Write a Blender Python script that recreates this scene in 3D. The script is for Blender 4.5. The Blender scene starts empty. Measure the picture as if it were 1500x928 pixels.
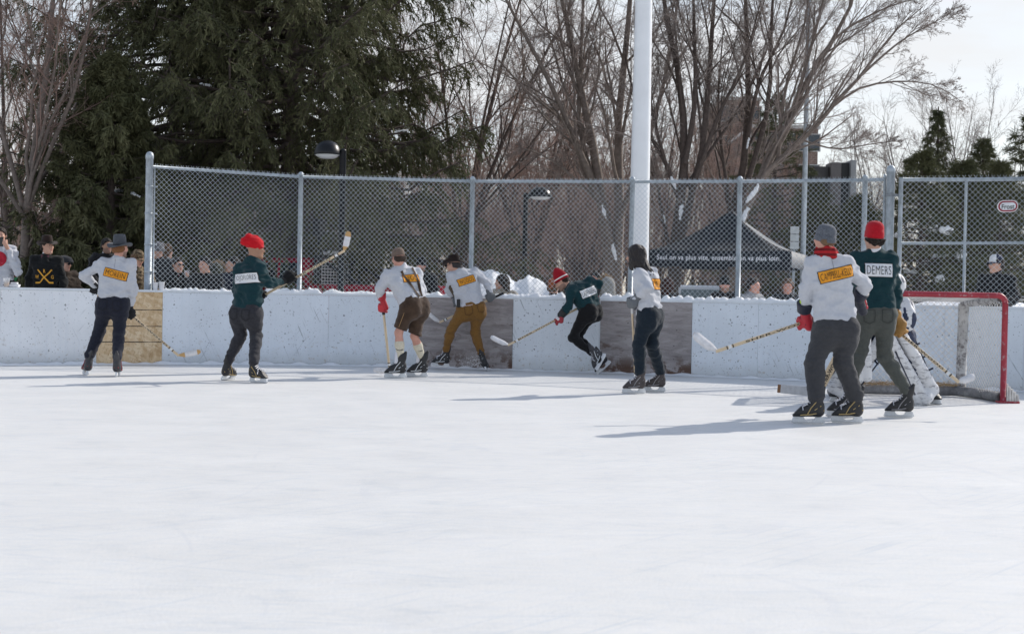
import bpy, bmesh, math, random
import numpy as np
from mathutils import Vector, Matrix
from mathutils.bvhtree import BVHTree

S = bpy.context.scene
COL = S.collection
V = lambda *a: np.array(a, dtype=float)
def nrm(v):
    v = np.asarray(v, float); return v / (np.linalg.norm(v) + 1e-12)

# ---------------------------------------------------------------- camera
FPX, CX, CY = 2083.33, 750.0, 464.0
CAMH, HOR, ROLL = 1.12, 432.0, math.radians(1.1)
PITCH = math.atan((CY - HOR) / FPX)
_f = V(0, math.cos(PITCH), -math.sin(PITCH)); _u = V(0, math.sin(PITCH), math.cos(PITCH)); _r = V(1, 0, 0)
CAMX = math.cos(ROLL) * _r + math.sin(ROLL) * _u
CAMY = -math.sin(ROLL) * _r + math.cos(ROLL) * _u
EYE = V(0, 0, CAMH)
cam_d = bpy.data.cameras.new('camera'); cam = bpy.data.objects.new('camera', cam_d); COL.objects.link(cam)
cam_d.sensor_width = 36; cam_d.lens = 50; cam_d.clip_start = 0.1; cam_d.clip_end = 3000
m = Matrix.Identity(4)
for i in range(3):
    m[i][0], m[i][1], m[i][2], m[i][3] = CAMX[i], CAMY[i], -_f[i], EYE[i]
cam.matrix_world = m
cam_d.dof.use_dof = True; cam_d.dof.focus_distance = 17.5; cam_d.dof.aperture_fstop = 4.0
S.camera = cam

# ---------------------------------------------------------------- sky, sun, exposure
SUN_AZ, SUN_EL = math.radians(52), math.radians(34)
to_sun = V(math.sin(SUN_AZ) * math.cos(SUN_EL), math.cos(SUN_AZ) * math.cos(SUN_EL), math.sin(SUN_EL))
W = bpy.data.worlds.new('World'); S.world = W; W.use_nodes = True
nt = W.node_tree; nt.nodes.clear()
def N(t, **k):
    n = nt.nodes.new(t)
    for a, b in k.items(): setattr(n, a, b)
    return n
out = N('ShaderNodeOutputWorld'); bg = N('ShaderNodeBackground'); bg.inputs['Strength'].default_value = 0.13
sky = N('ShaderNodeTexSky', sky_type='NISHITA', sun_disc=False, sun_elevation=SUN_EL, sun_rotation=SUN_AZ, air_density=1.0, dust_density=1.0, ozone_density=1.5)
tc = N('ShaderNodeTexCoord'); mp = N('ShaderNodeMapping'); mp.inputs['Scale'].default_value = (1.0, 1.0, 4.5)
nz = N('ShaderNodeTexNoise'); nz.inputs['Scale'].default_value = 2.3; nz.inputs['Detail'].default_value = 6; nz.inputs['Roughness'].default_value = .55
cr = N('ShaderNodeValToRGB'); cr.color_ramp.elements[0].position = .33; cr.color_ramp.elements[1].position = .62
cr.color_ramp.elements[0].color = (.40, .40, .40, 1); cr.color_ramp.elements[1].color = (.95, .95, .95, 1)
mx = N('ShaderNodeMix', data_type='RGBA'); mx.inputs['B'].default_value = (4.95, 5.0, 5.08, 1)
L = nt.links.new
L(tc.outputs['Generated'], mp.inputs['Vector']); L(mp.outputs[0], nz.inputs['Vector']); L(nz.outputs['Fac'], cr.inputs['Fac'])
sx = N('ShaderNodeSeparateXYZ'); L(tc.outputs['Generated'], sx.inputs[0]); er = N('ShaderNodeValToRGB'); er.color_ramp.elements[0].position = .22; er.color_ramp.elements[1].position = .6; er.color_ramp.elements[0].color = (1, 1, 1, 1); er.color_ramp.elements[1].color = (.30, .30, .30, 1)
L(sx.outputs[2], er.inputs['Fac']); mm = N('ShaderNodeMath', operation='MULTIPLY'); L(cr.outputs['Color'], mm.inputs[0]); L(er.outputs['Color'], mm.inputs[1]); L(mm.outputs[0], mx.inputs['Factor']); L(sky.outputs[0], mx.inputs['A']); L(mx.outputs['Result'], bg.inputs['Color']); L(bg.outputs[0], out.inputs[0])
sd = bpy.data.lights.new('sun', 'SUN'); sd.energy = 2.75; sd.angle = math.radians(.53); sd.color = (1, .935, .85)
so = bpy.data.objects.new('sun', sd); COL.objects.link(so); so.location = (20, 20, 30)
so.rotation_euler = Vector(-to_sun).to_track_quat('-Z', 'Y').to_euler()
S.view_settings.view_transform = 'Standard'; S.view_settings.look = 'None'; S.view_settings.exposure = 0.46; S.view_settings.gamma = 1
S.render.engine = 'CYCLES'; S.cycles.use_denoising = True
try: S.cycles.denoiser = 'OPENIMAGEDENOISE'
except Exception: pass
S.cycles.max_bounces = 7; S.cycles.diffuse_bounces = 4; S.cycles.transparent_max_bounces = 12

# ---------------------------------------------------------------- pixels of the 1500x928 photo to points
def ray(px, py): return _f + (px - CX) / FPX * CAMX + (CY - py) / FPX * CAMY
def at(px, py, Y):
    d = ray(px, py); return EYE + d * (Y / d[1])
def gnd(px, py, z=0.0):
    d = ray(px, py); return EYE + d * ((z - CAMH) / d[2])

# ---------------------------------------------------------------- objects
ORG = {}
def org(o): return ORG.get(o.name, V(0, 0, 0)) if o is not None else V(0, 0, 0)
def tag(o, label=None, cat=None, group=None, kind=None):
    if label: o['label'] = label
    if cat: o['category'] = cat
    if group: o['group'] = group
    if kind: o['kind'] = kind
    return o
def empty(name, loc, label, cat, group=None):
    o = bpy.data.objects.new(name, None); COL.objects.link(o); o.location = Vector(loc); o.empty_display_size = .2
    ORG[o.name] = V(*loc); return tag(o, label, cat, group)
def mesh(name, v, faces, mats, parent=None, smooth=True, midx=None):
    """v: (n,3) world coordinates; faces: list or int array (all quads or all tris)"""
    v = np.asarray(v, float) - org(parent)
    me = bpy.data.meshes.new(name)
    if isinstance(faces, np.ndarray) and faces.ndim == 2:
        nf, k = faces.shape
        me.vertices.add(len(v)); me.vertices.foreach_set('co', v.astype(np.float32).ravel())
        me.loops.add(nf * k); me.loops.foreach_set('vertex_index', faces.astype(np.int32).ravel())
        me.polygons.add(nf); me.polygons.foreach_set('loop_start', np.arange(0, nf * k, k, dtype=np.int32))
        try: me.polygons.foreach_set('loop_total', np.full(nf, k, np.int32))
        except Exception: pass
        me.update(calc_edges=True); me.validate()
    else:
        me.from_pydata([tuple(p) for p in v], [], [tuple(int(i) for i in f) for f in faces]); me.update()
    for mm in (mats if isinstance(mats, (list, tuple)) else [mats]): me.materials.append(mm)
    if smooth: me.polygons.foreach_set('use_smooth', np.ones(len(me.polygons), bool))
    if midx is not None and len(midx) == len(me.polygons): me.polygons.foreach_set('material_index', np.asarray(midx, np.int32))
    o = bpy.data.objects.new(name, me); COL.objects.link(o)
    if parent is not None: o.parent = parent
    ORG[o.name] = org(parent)
    return o
class MB:
    """collects boxes, tubes, lathes and prisms into one mesh"""
    def __init__(s): s.v = []; s.f = []; s.m = []; s.n = 0
    def add(s, v, f, mi=0):
        v = np.asarray(v, float); s.v.append(v); s.f += [tuple(int(i) + s.n for i in q) for q in f]; s.m += [mi] * len(f); s.n += len(v)
    def box(s, c, sz, ax=None, mi=0, taper=1.0):
        c = np.asarray(c, float); h = np.asarray(sz, float) / 2
        ax = np.eye(3) if ax is None else np.asarray(ax, float)
        p = []
        for z in (-1, 1):
            t = taper if z > 0 else 1
            for x, y in ((-1, -1), (1, -1), (1, 1), (-1, 1)): p.append(c + ax[0] * x * h[0] * t + ax[1] * y * h[1] * t + ax[2] * z * h[2])
        s.add(p, [(3, 2, 1, 0), (4, 5, 6, 7), (0, 1, 5, 4), (1, 2, 6, 5), (2, 3, 7, 6), (3, 0, 4, 7)], mi)
    def tube(s, pts, r, n=8, mi=0, caps=True):
        pts = np.asarray(pts, float); r = np.broadcast_to(np.asarray(r, float), (len(pts),))
        t = np.gradient(pts, axis=0); v = []
        ref = V(0, 0, 1) if abs(nrm(t.mean(0))[2]) < .8 else V(0, 1, 0)
        for p, tt, rr in zip(pts, t, r):
            a = nrm(np.cross(nrm(tt), ref)); b = np.cross(nrm(tt), a)
            for k in range(n):
                q = 2 * math.pi * k / n; v.append(p + rr * (math.cos(q) * a + math.sin(q) * b))
        f = []
        for i in range(len(pts) - 1):
            for k in range(n):
                k2 = (k + 1) % n; f.append((i * n + k, i * n + k2, (i + 1) * n + k2, (i + 1) * n + k))
        if caps:
            f.append(tuple(range(n))); f.append(tuple(range((len(pts) - 1) * n + n - 1, (len(pts) - 1) * n - 1, -1)))
        s.add(v, f, mi)
    def prism(s, poly, o, u, w, t, mi=0):
        """2D polygon (list of (a,b)) in the frame o,u,w, extruded by the vector t (centred)"""
        o, u, w, t = (np.asarray(x, float) for x in (o, u, w, t)); n = len(poly)
        v = [o + u * a + w * b - t / 2 for a, b in poly] + [o + u * a + w * b + t / 2 for a, b in poly]
        f = [tuple(range(n)), tuple(range(2 * n - 1, n - 1, -1))] + [((i + 1) % n, i, n + i, n + (i + 1) % n) for i in range(n)]
        s.add(v, f, mi)
    def lathe(s, prof, c, ax=None, n=20, mi=0, fn=None, ex=1, ey=1):
        c = np.asarray(c, float); ax = np.eye(3) if ax is None else np.asarray(ax, float); v = []
        for i, (r, z) in enumerate(prof):
            for k in range(n):
                q = 2 * math.pi * k / n; dz = fn(r, q) if fn else 0
                v.append(c + ax[0] * r * ex * math.cos(q) + ax[1] * r * ey * math.sin(q) + ax[2] * (z + dz))
        f = []
        for i in range(len(prof) - 1):
            for k in range(n):
                k2 = (k + 1) % n; f.append((i * n + k, i * n + k2, (i + 1) * n + k2, (i + 1) * n + k))
        f.append(tuple(range(n - 1, -1, -1))); f.append(tuple(range((len(prof) - 1) * n, len(prof) * n)))
        s.add(v, f, mi)
    def build(s, name, mats, parent=None, smooth=False, bevel=0):
        o = mesh(name, np.concatenate(s.v), s.f, mats, parent, smooth, s.m)
        if bevel:
            b = o.modifiers.new('bevel', 'BEVEL'); b.width = bevel; b.segments = 2; b.limit_method = 'ANGLE'
        return o

# ---------------------------------------------------------------- materials
_MC = {}
def mat(name, col, rough=.6, metal=0.0, var=.12, scale=8.0, bump=0.0, bscale=60.0, spec=.5, col2=None, sheen=0, detail=5, trans=0, alpha=1, wrinkle=0):
    key = (name, tuple(col))
    if key in _MC: return _MC[key]
    M = bpy.data.materials.new(name); M.use_nodes = True; t = M.node_tree; b = t.nodes['Principled BSDF']
    b.inputs['Roughness'].default_value = rough; b.inputs['Metallic'].default_value = metal; b.inputs['Specular IOR Level'].default_value = spec
    if sheen: b.inputs['Sheen Weight'].default_value = sheen; b.inputs['Sheen Roughness'].default_value = .5
    if trans: b.inputs['Transmission Weight'].default_value = trans
    if alpha < 1: b.inputs['Alpha'].default_value = alpha
    tc = t.nodes.new('ShaderNodeTexCoord')
    if var or col2:
        n = t.nodes.new('ShaderNodeTexNoise'); n.inputs['Scale'].default_value = scale; n.inputs['Detail'].default_value = detail; n.inputs['Roughness'].default_value = .6
        r = t.nodes.new('ShaderNodeValToRGB'); r.color_ramp.elements[0].position = .3; r.color_ramp.elements[1].position = .7
        a, c = (np.array(col) * (1 - var), np.minimum(np.array(col) * (1 + var), 1)) if col2 is None else (np.array(col), np.array(col2))
        r.color_ramp.elements[0].color = (*a, 1); r.color_ramp.elements[1].color = (*c, 1)
        t.links.new(tc.outputs['Object'], n.inputs['Vector']); t.links.new(n.outputs['Fac'], r.inputs['Fac']); t.links.new(r.outputs['Color'], b.inputs['Base Color'])
    else: b.inputs['Base Color'].default_value = (*col, 1)
    if bump:
        n2 = t.nodes.new('ShaderNodeTexNoise'); n2.inputs['Scale'].default_value = bscale; n2.inputs['Detail'].default_value = 4
        bp = t.nodes.new('ShaderNodeBump'); bp.inputs['Strength'].default_value = bump; bp.inputs['Distance'].default_value = .02
        t.links.new(tc.outputs['Object'], n2.inputs['Vector']); t.links.new(n2.outputs['Fac'], bp.inputs['Height']); t.links.new(bp.outputs[0], b.inputs['Normal'])
    if wrinkle:
        mp = t.nodes.new('ShaderNodeMapping'); mp.inputs['Scale'].default_value = (1, 1, 2.2); mp.inputs['Rotation'].default_value = (.3, .5, 0)
        n3 = t.nodes.new('ShaderNodeTexNoise'); n3.noise_type = 'RIDGED_MULTIFRACTAL'; n3.inputs['Scale'].default_value = 4.2; n3.inputs['Detail'].default_value = 2.5; n3.inputs['Roughness'].default_value = .45; n3.inputs['Distortion'].default_value = .5
        b3 = t.nodes.new('ShaderNodeBump'); b3.inputs['Strength'].default_value = wrinkle; b3.inputs['Distance'].default_value = .03
        t.links.new(tc.outputs['Object'], mp.inputs['Vector']); t.links.new(mp.outputs[0], n3.inputs['Vector']); t.links.new(n3.outputs['Fac'], b3.inputs['Height'])
        if bump: t.links.new(b3.outputs[0], bp.inputs['Normal'])
        else: t.links.new(b3.outputs[0], b.inputs['Normal'])
    _MC[key] = M; return M
def cloth(name, col, **k):
    a = dict(rough=.9, var=.10, scale=30, bump=.25, bscale=180, spec=.15, sheen=.15, wrinkle=.35); a.update(k); return mat(name, col, **a)
class SB:
    """small helper to wire a custom principled material"""
    def __init__(s, name):
        s.M = bpy.data.materials.new(name); s.M.use_nodes = True; s.t = s.M.node_tree; s.b = s.t.nodes['Principled BSDF']; s.tc = s.t.nodes.new('ShaderNodeTexCoord')
    def L(s, a, b): s.t.links.new(a, b)
    def map(s, scale=(1, 1, 1), rot=(0, 0, 0), src='Object', loc=(0, 0, 0)):
        n = s.t.nodes.new('ShaderNodeMapping'); n.inputs['Scale'].default_value = scale; n.inputs['Rotation'].default_value = rot; n.inputs['Location'].default_value = loc
        s.L(s.tc.outputs[src], n.inputs['Vector']); return n.outputs[0]
    def rmap(s, scale=(1, 1, 1), rot=(0, 0, 0), loc=(0, 0, 0)):
        n = s.t.nodes.new('ShaderNodeMapping'); n.vector_type = 'TEXTURE'; n.inputs['Scale'].default_value = tuple(1 / q for q in scale); n.inputs['Rotation'].default_value = rot; n.inputs['Location'].default_value = loc
        s.L(s.tc.outputs['Object'], n.inputs['Vector']); return n.outputs[0]
    def noise(s, vec, scale, detail=5, rough=.55, dist=0):
        n = s.t.nodes.new('ShaderNodeTexNoise'); n.inputs['Scale'].default_value = scale; n.inputs['Detail'].default_value = detail; n.inputs['Roughness'].default_value = rough; n.inputs['Distortion'].default_value = dist
        s.L(vec, n.inputs['Vector']); return n.outputs['Fac']
    def vor(s, vec, scale, feature='F1', rand=1):
        n = s.t.nodes.new('ShaderNodeTexVoronoi'); n.feature = feature; n.inputs['Scale'].default_value = scale; n.inputs['Randomness'].default_value = rand
        s.L(vec, n.inputs['Vector']); return n.outputs
    def ramp(s, fac, stops):
        n = s.t.nodes.new('ShaderNodeValToRGB'); e = n.color_ramp.elements
        while len(e) < len(stops): e.new(.5)
        for q, (p, c) in zip(e, stops):
            q.position = p; q.color = (*((c, c, c) if np.isscalar(c) else c), 1)
        s.L(fac, n.inputs['Fac']); return n.outputs['Color']
    def mix(s, fac, a, b, mode='MIX'):
        n = s.t.nodes.new('ShaderNodeMix'); n.data_type = 'RGBA'; n.blend_type = mode
        for sock, x in (('Factor', fac), ('A', a), ('B', b)):
            if hasattr(x, 'is_output') or hasattr(x, 'links'): s.L(x, n.inputs[sock])
            elif sock == 'Factor': n.inputs[sock].default_value = x
            else: n.inputs[sock].default_value = (*x, 1)
        return n.outputs['Result']
    def math(s, op, a, b=0.0):
        n = s.t.nodes.new('ShaderNodeMath'); n.operation = op
        for i, x in enumerate((a, b)):
            if hasattr(x, 'links'): s.L(x, n.inputs[i])
            else: n.inputs[i].default_value = x
        return n.outputs[0]
    def bump(s, h, strength=.3, dist=.02):
        n = s.t.nodes.new('ShaderNodeBump'); n.inputs['Strength'].default_value = strength; n.inputs['Distance'].default_value = dist
        s.L(h, n.inputs['Height']); s.L(n.outputs[0], s.b.inputs['Normal'])
    def done(s, col, rough=.6, spec=.4, metal=0):
        s.L(col, s.b.inputs['Base Color']) if hasattr(col, 'links') else None
        if hasattr(rough, 'links'): s.L(rough, s.b.inputs['Roughness'])
        else: s.b.inputs['Roughness'].default_value = rough
        s.b.inputs['Specular IOR Level'].default_value = spec; s.b.inputs['Metallic'].default_value = metal
        return s.M

# ---------------------------------------------------------------- solids from distance fields (smooth unions), meshed with surface nets
def surface_nets(F, lo, h):
    nx, ny, nz = F.shape; ins = F < 0
    c = [ins[i:nx - 1 + i, j:ny - 1 + j, k:nz - 1 + k] for i in (0, 1) for j in (0, 1) for k in (0, 1)]
    s = sum(x.astype(np.int8) for x in c); act = (s > 0) & (s < 8); I = np.argwhere(act)
    idx = -np.ones(act.shape, np.int64); idx[tuple(I.T)] = np.arange(len(I))
    acc = np.zeros((len(I), 3)); cnt = np.zeros(len(I))
    for ax in range(3):
        o1, o2 = [a for a in range(3) if a != ax]
        for a in (0, 1):
            for b in (0, 1):
                p = I.copy(); p[:, o1] += a; p[:, o2] += b; q = p.copy(); q[:, ax] += 1
                f0 = F[tuple(p.T)]; f1 = F[tuple(q.T)]; mk = (f0 < 0) != (f1 < 0)
                t = np.where(mk, f0 / np.where(mk, f0 - f1, 1), 0); pos = p.astype(float); pos[:, ax] += t
                acc[mk] += pos[mk]; cnt[mk] += 1
    v = lo + h * acc / cnt[:, None]; faces = []
    for ax in range(3):
        o1, o2 = (ax + 1) % 3, (ax + 2) % 3
        sl0 = [slice(None)] * 3; sl1 = [slice(None)] * 3; sl0[ax] = slice(0, -1); sl1[ax] = slice(1, None)
        a, b = ins[tuple(sl0)], ins[tuple(sl1)]; E = np.argwhere(a != b)
        ok = (E[:, o1] > 0) & (E[:, o2] > 0) & (E[:, o1] < F.shape[o1] - 1) & (E[:, o2] < F.shape[o2] - 1); E = E[ok]
        def cell(d1, d2):
            q = E.copy(); q[:, o1] -= d1; q[:, o2] -= d2; return idx[tuple(q.T)]
        quad = np.stack([cell(1, 1), cell(0, 1), cell(0, 0), cell(1, 0)], 1)
        fl = ~a[tuple(E.T)]; quad[fl] = quad[fl][:, ::-1]; faces.append(quad)
    return v, np.concatenate(faces)
def wob(X, f, seed=0):
    """cheap smooth noise, about -1..1, on arrays of points"""
    r = np.random.RandomState(seed); s = 0
    f = np.asarray(f, float) * np.ones(3)
    for k in range(5):
        d = r.normal(size=3); d /= np.linalg.norm(d); s = s + np.sin((X * f) @ d * (1 + .5 * k) * 6.28 + r.uniform(0, 6.28) + 1.2 * np.sin((X * f) @ r.normal(size=3) * 3 + k))
    return s / 3.0
def sdf(prims, h=.013, cuts=(), noise=None):
    """prims: ('c',a,b,ra,rb,k) round cone | ('e',centre,axes3x3,radii3,k) ellipsoid | ('-',a,b,ra,rb,k) carved round cone; cuts: (point, normal) keep the side the normal points away from"""
    lo = np.full(3, 1e9); hi = -lo
    for p in prims:
        if p[0] == 'c':
            for q, r in ((p[1], p[3]), (p[2], p[4])): lo = np.minimum(lo, q - r); hi = np.maximum(hi, q + r)
        elif p[0] == 'e': r = max(p[3]); lo = np.minimum(lo, p[1] - r); hi = np.maximum(hi, p[1] + r)
    lo = lo - 4 * h; hi = hi + 4 * h; n = np.ceil((hi - lo) / h).astype(int) + 1
    F = np.full(n, .5); g = [lo[i] + h * np.arange(n[i]) for i in range(3)]
    for p in prims:
        k = p[-1]
        if p[0] == 'e': c, r = p[1], max(p[3]); a0, a1 = c - r, c + r
        else: a0 = np.minimum(p[1] - p[3], p[2] - p[4]); a1 = np.maximum(p[1] + p[3], p[2] + p[4])
        pad = k + 4 * h
        i0 = np.clip(((a0 - pad - lo) / h).astype(int), 0, n - 1); i1 = np.clip(((a1 + pad - lo) / h).astype(int) + 2, 1, n)
        sl = tuple(slice(i0[i], i1[i]) for i in range(3))
        X = np.stack(np.meshgrid(*[g[i][sl[i]] for i in range(3)], indexing='ij'), -1)
        if p[0] == 'e':
            q = (X - p[1]) @ np.asarray(p[2]).T; r = np.asarray(p[3], float)
            k0 = np.linalg.norm(q / r, axis=-1); k1 = np.linalg.norm(q / r ** 2, axis=-1); d = k0 * (k0 - 1) / np.maximum(k1, 1e-9)
        else:
            ab = p[2] - p[1]; t = np.clip(((X - p[1]) @ ab) / max(ab @ ab, 1e-12), 0, 1)
            d = np.linalg.norm(X - p[1] - t[..., None] * ab, axis=-1) - (p[3] + (p[4] - p[3]) * t)
        o = F[sl]
        if p[0] == '-':
            hh = np.clip(.5 - .5 * (o + d) / max(k, 1e-6), 0, 1) if k > 0 else None
            F[sl] = np.maximum(o, -d) if k <= 0 else o * (1 - hh) - d * hh + k * hh * (1 - hh)
        elif k > 0:
            hh = np.clip(.5 + .5 * (o - d) / k, 0, 1); F[sl] = o * (1 - hh) + d * hh - k * hh * (1 - hh)
        else: F[sl] = np.minimum(o, d)
    if noise is not None or cuts:
        X = np.stack(np.meshgrid(*g, indexing='ij'), -1)
        if noise is not None:
            near = np.abs(F) < .06; F[near] += noise(X[near])
        for q, nn in cuts: F = np.maximum(F, (X - q) @ nrm(nn))
    F[0] = F[-1] = .5; F[:, 0] = F[:, -1] = .5; F[:, :, 0] = F[:, :, -1] = .5
    return surface_nets(F, lo, h)
def solid(name, prims, mats, parent, h=.013, cuts=(), noise=None, matfn=None, label=None):
    v, f = sdf(prims, h, cuts, noise)
    mi = None
    if matfn is not None: mi = matfn(v[f].mean(1))
    o = mesh(name, v, f, mats, parent, True, mi)
    if label: o['label'] = label
    return o, v, f
# ---------------------------------------------------------------- lettering
def text2d(body, w=None, hgt=None, bold=.012, spacing=1.0):
    c = bpy.data.curves.new('lettering', 'FONT'); c.body = body; c.size = 1; c.offset = bold; c.space_character = spacing; c.resolution_u = 3
    o = bpy.data.objects.new('lettering', c); COL.objects.link(o); dg = bpy.context.evaluated_depsgraph_get()
    me = o.evaluated_get(dg).to_mesh(); bm = bmesh.new(); bm.from_mesh(me); bmesh.ops.triangulate(bm, faces=bm.faces[:])
    for _ in range(3):
        ed = [e for e in bm.edges if e.calc_length() > .22]
        if not ed: break
        bmesh.ops.subdivide_edges(bm, edges=ed, cuts=1, use_grid_fill=False); bmesh.ops.triangulate(bm, faces=bm.faces[:])
    bm.verts.ensure_lookup_table(); bm.verts.index_update(); v = np.array([p.co[:2] for p in bm.verts]); f = [tuple(q.index for q in p.verts) for p in bm.faces]; bm.free()
    o.evaluated_get(dg).to_mesh_clear(); bpy.data.objects.remove(o); bpy.data.curves.remove(c)
    lo, hi = v.min(0), v.max(0); v = (v - (lo + hi) / 2); sx, sy = hi - lo
    if w: v[:, 0] *= w / sx
    if hgt: v[:, 1] *= hgt / sy
    elif w: v[:, 1] *= w / sx
    return v, f
def rect2d(w, h, nu=44, nv=14):
    u = np.linspace(-w / 2, w / 2, nu + 1); q = np.linspace(-h / 2, h / 2, nv + 1)
    v = np.array([(a, b) for b in q for a in u]); f = [(j * (nu + 1) + i, j * (nu + 1) + i + 1, (j + 1) * (nu + 1) + i + 1, (j + 1) * (nu + 1) + i) for j in range(nv) for i in range(nu)]
    return v, f
def disc2d(r, n=28, rings=5):
    v = [(0, 0)]; f = []
    for j in range(1, rings + 1):
        for k in range(n): v.append((r * j / rings * math.cos(2 * math.pi * k / n), r * j / rings * math.sin(2 * math.pi * k / n)))
    for k in range(n): f.append((0, 1 + k, 1 + (k + 1) % n))
    for j in range(rings - 1):
        for k in range(n): a = 1 + j * n; f.append((a + k, a + n + k, a + n + (k + 1) % n, a + (k + 1) % n))
    return np.array(v), f
def bar2d(a, b, w, n=6):
    a, b = np.array(a, float), np.array(b, float); d = (b - a) / np.linalg.norm(b - a); p = np.array([-d[1], d[0]]) * w / 2; v = []; f = []
    for i in range(n + 1): q = a + (b - a) * i / n; v += [q - p, q + p]
    for i in range(n): f.append((2 * i, 2 * i + 2, 2 * i + 3, 2 * i + 1))
    return np.array(v), f
def drape(name, layers, c, u, w, mats, parent, bvh=None, n=None):
    """layers: (verts2d, faces, material index, offset) laid on a surface along n"""
    u = nrm(u); w = nrm(w - u * np.dot(u, w)); n = nrm(np.cross(u, w)) if n is None else nrm(n)
    VV = []; FF = []; MI = []; b = 0
    for v2, f, mi, off in layers:
        for a, q in v2:
            p = c + u * a + w * q
            if bvh is not None:
                hit = bvh.ray_cast(Vector(p + n * .35), Vector(-n), .6)
                p = np.array(hit[0]) + n * off if hit[0] is not None else p + n * off
            else: p = p + n * off
            VV.append(p)
        FF += [tuple(i + b for i in q) for q in f]; MI += [mi] * len(f); b += len(v2)
    return mesh(name, np.array(VV), FF, mats, parent, True, MI)
# ================================================================ materials of the setting
def m_ice():
    s = SB('ice'); P = s.map()
    base = s.ramp(s.noise(s.map((.5, .9, 1)), 1.1, 6, .6), [(.25, (.71, .70, .675)), (.55, (.735, .725, .698)), (.78, (.75, .742, .715))])
    h = None
    for k, (rot, sc) in enumerate(((.10, 1.5), (-.32, 1.3), (.45, 1.1), (-.08, 1.7), (.9, 1.0))):
        n = s.noise(s.rmap((.45, 22 * sc, 1), (0, 0, rot), loc=(k * 3.1, k * 7.7, 0)), 2.2, 3, .5, .35)
        c = s.ramp(n, [(.60, 0.0), (.68, .75)])
        msk = s.ramp(s.noise(s.map((1, 1, 1), loc=(k * 11., 4, 0)), .55, 3), [(.38, 0.0), (.56, .75)])
        f = s.mix(1.0, c, msk, 'MULTIPLY'); base = s.mix(f, base, (.50, .55, .60) if k % 3 != 2 else (.86, .86, .86))
    # thin curved skate cuts
    for k, (sc, w) in enumerate(((.22, .006), (.14, .0045), (.17, .004))):
        n = s.noise(s.map((1, 1, 1), loc=(31 * k, 17, 2)), sc, 1.5, .4, 1.0)
        d = s.math('ABSOLUTE', s.math('SUBTRACT', s.math('FRACT', s.math('MULTIPLY', n, 11.0)), .5))
        c = s.ramp(d, [(w * 2, 1.0), (w * 4.5, 0.0)]); msk = s.ramp(s.noise(s.map(loc=(5 * k, 9, 0)), .8, 3), [(.50, 0.0), (.62, .32)])
        base = s.mix(s.mix(1.0, c, msk, 'MULTIPLY'), base, (.60, .61, .63))
    sp = s.ramp(s.vor(s.map(), 2.3)['Distance'], [(.010, 1.0), (.022, 0.0)]); base = s.mix(sp, base, (.93, .93, .93)); sp2 = s.mix(1.0, s.ramp(s.vor(s.map(loc=(3, 5, 0)), 11)['Distance'], [(.03, .8), (.07, 0.0)]), s.ramp(s.noise(P, 1.7, 3), [(.5, 0.0), (.6, 1.0)]), 'MULTIPLY'); base = s.mix(sp2, base, (.90, .90, .90))
    fine = s.noise(P, 55, 5, .7); fz = s.noise(s.map((1, 2.5, 1)), 9, 8, .75); base = s.mix(s.ramp(fine, [(.35, .22), (.6, 0.0)]), base, (.58, .63, .68)); base = s.mix(s.ramp(fz, [(.36, .35), (.52, 0.0)]), base, (.58, .62, .67))
    g = s.ramp(s.noise(s.map((1, 1.6, 1)), 2.2, 14, .78), [(.30, (.86, .885, .91)), (.46, (1.0, 1.0, 1.0)), (.70, (1.05, 1.05, 1.05))]); base = s.mix(1.0, base, g, 'MULTIPLY')
    s.bump(fine, .25, .01)
    return s.done(base, s.ramp(s.noise(P, 1.2, 4), [(.35, .5), (.7, .65)]), .25)
def m_snow(name='snow'):
    s = SB(name); P = s.map()
    c = s.ramp(s.noise(P, 2.2, 6, .65), [(.3, (.80, .83, .87)), (.6, (.90, .91, .92))])
    s.bump(s.noise(P, 9, 8, .65), .6, .06); return s.done(c, .75, .25)
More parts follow.
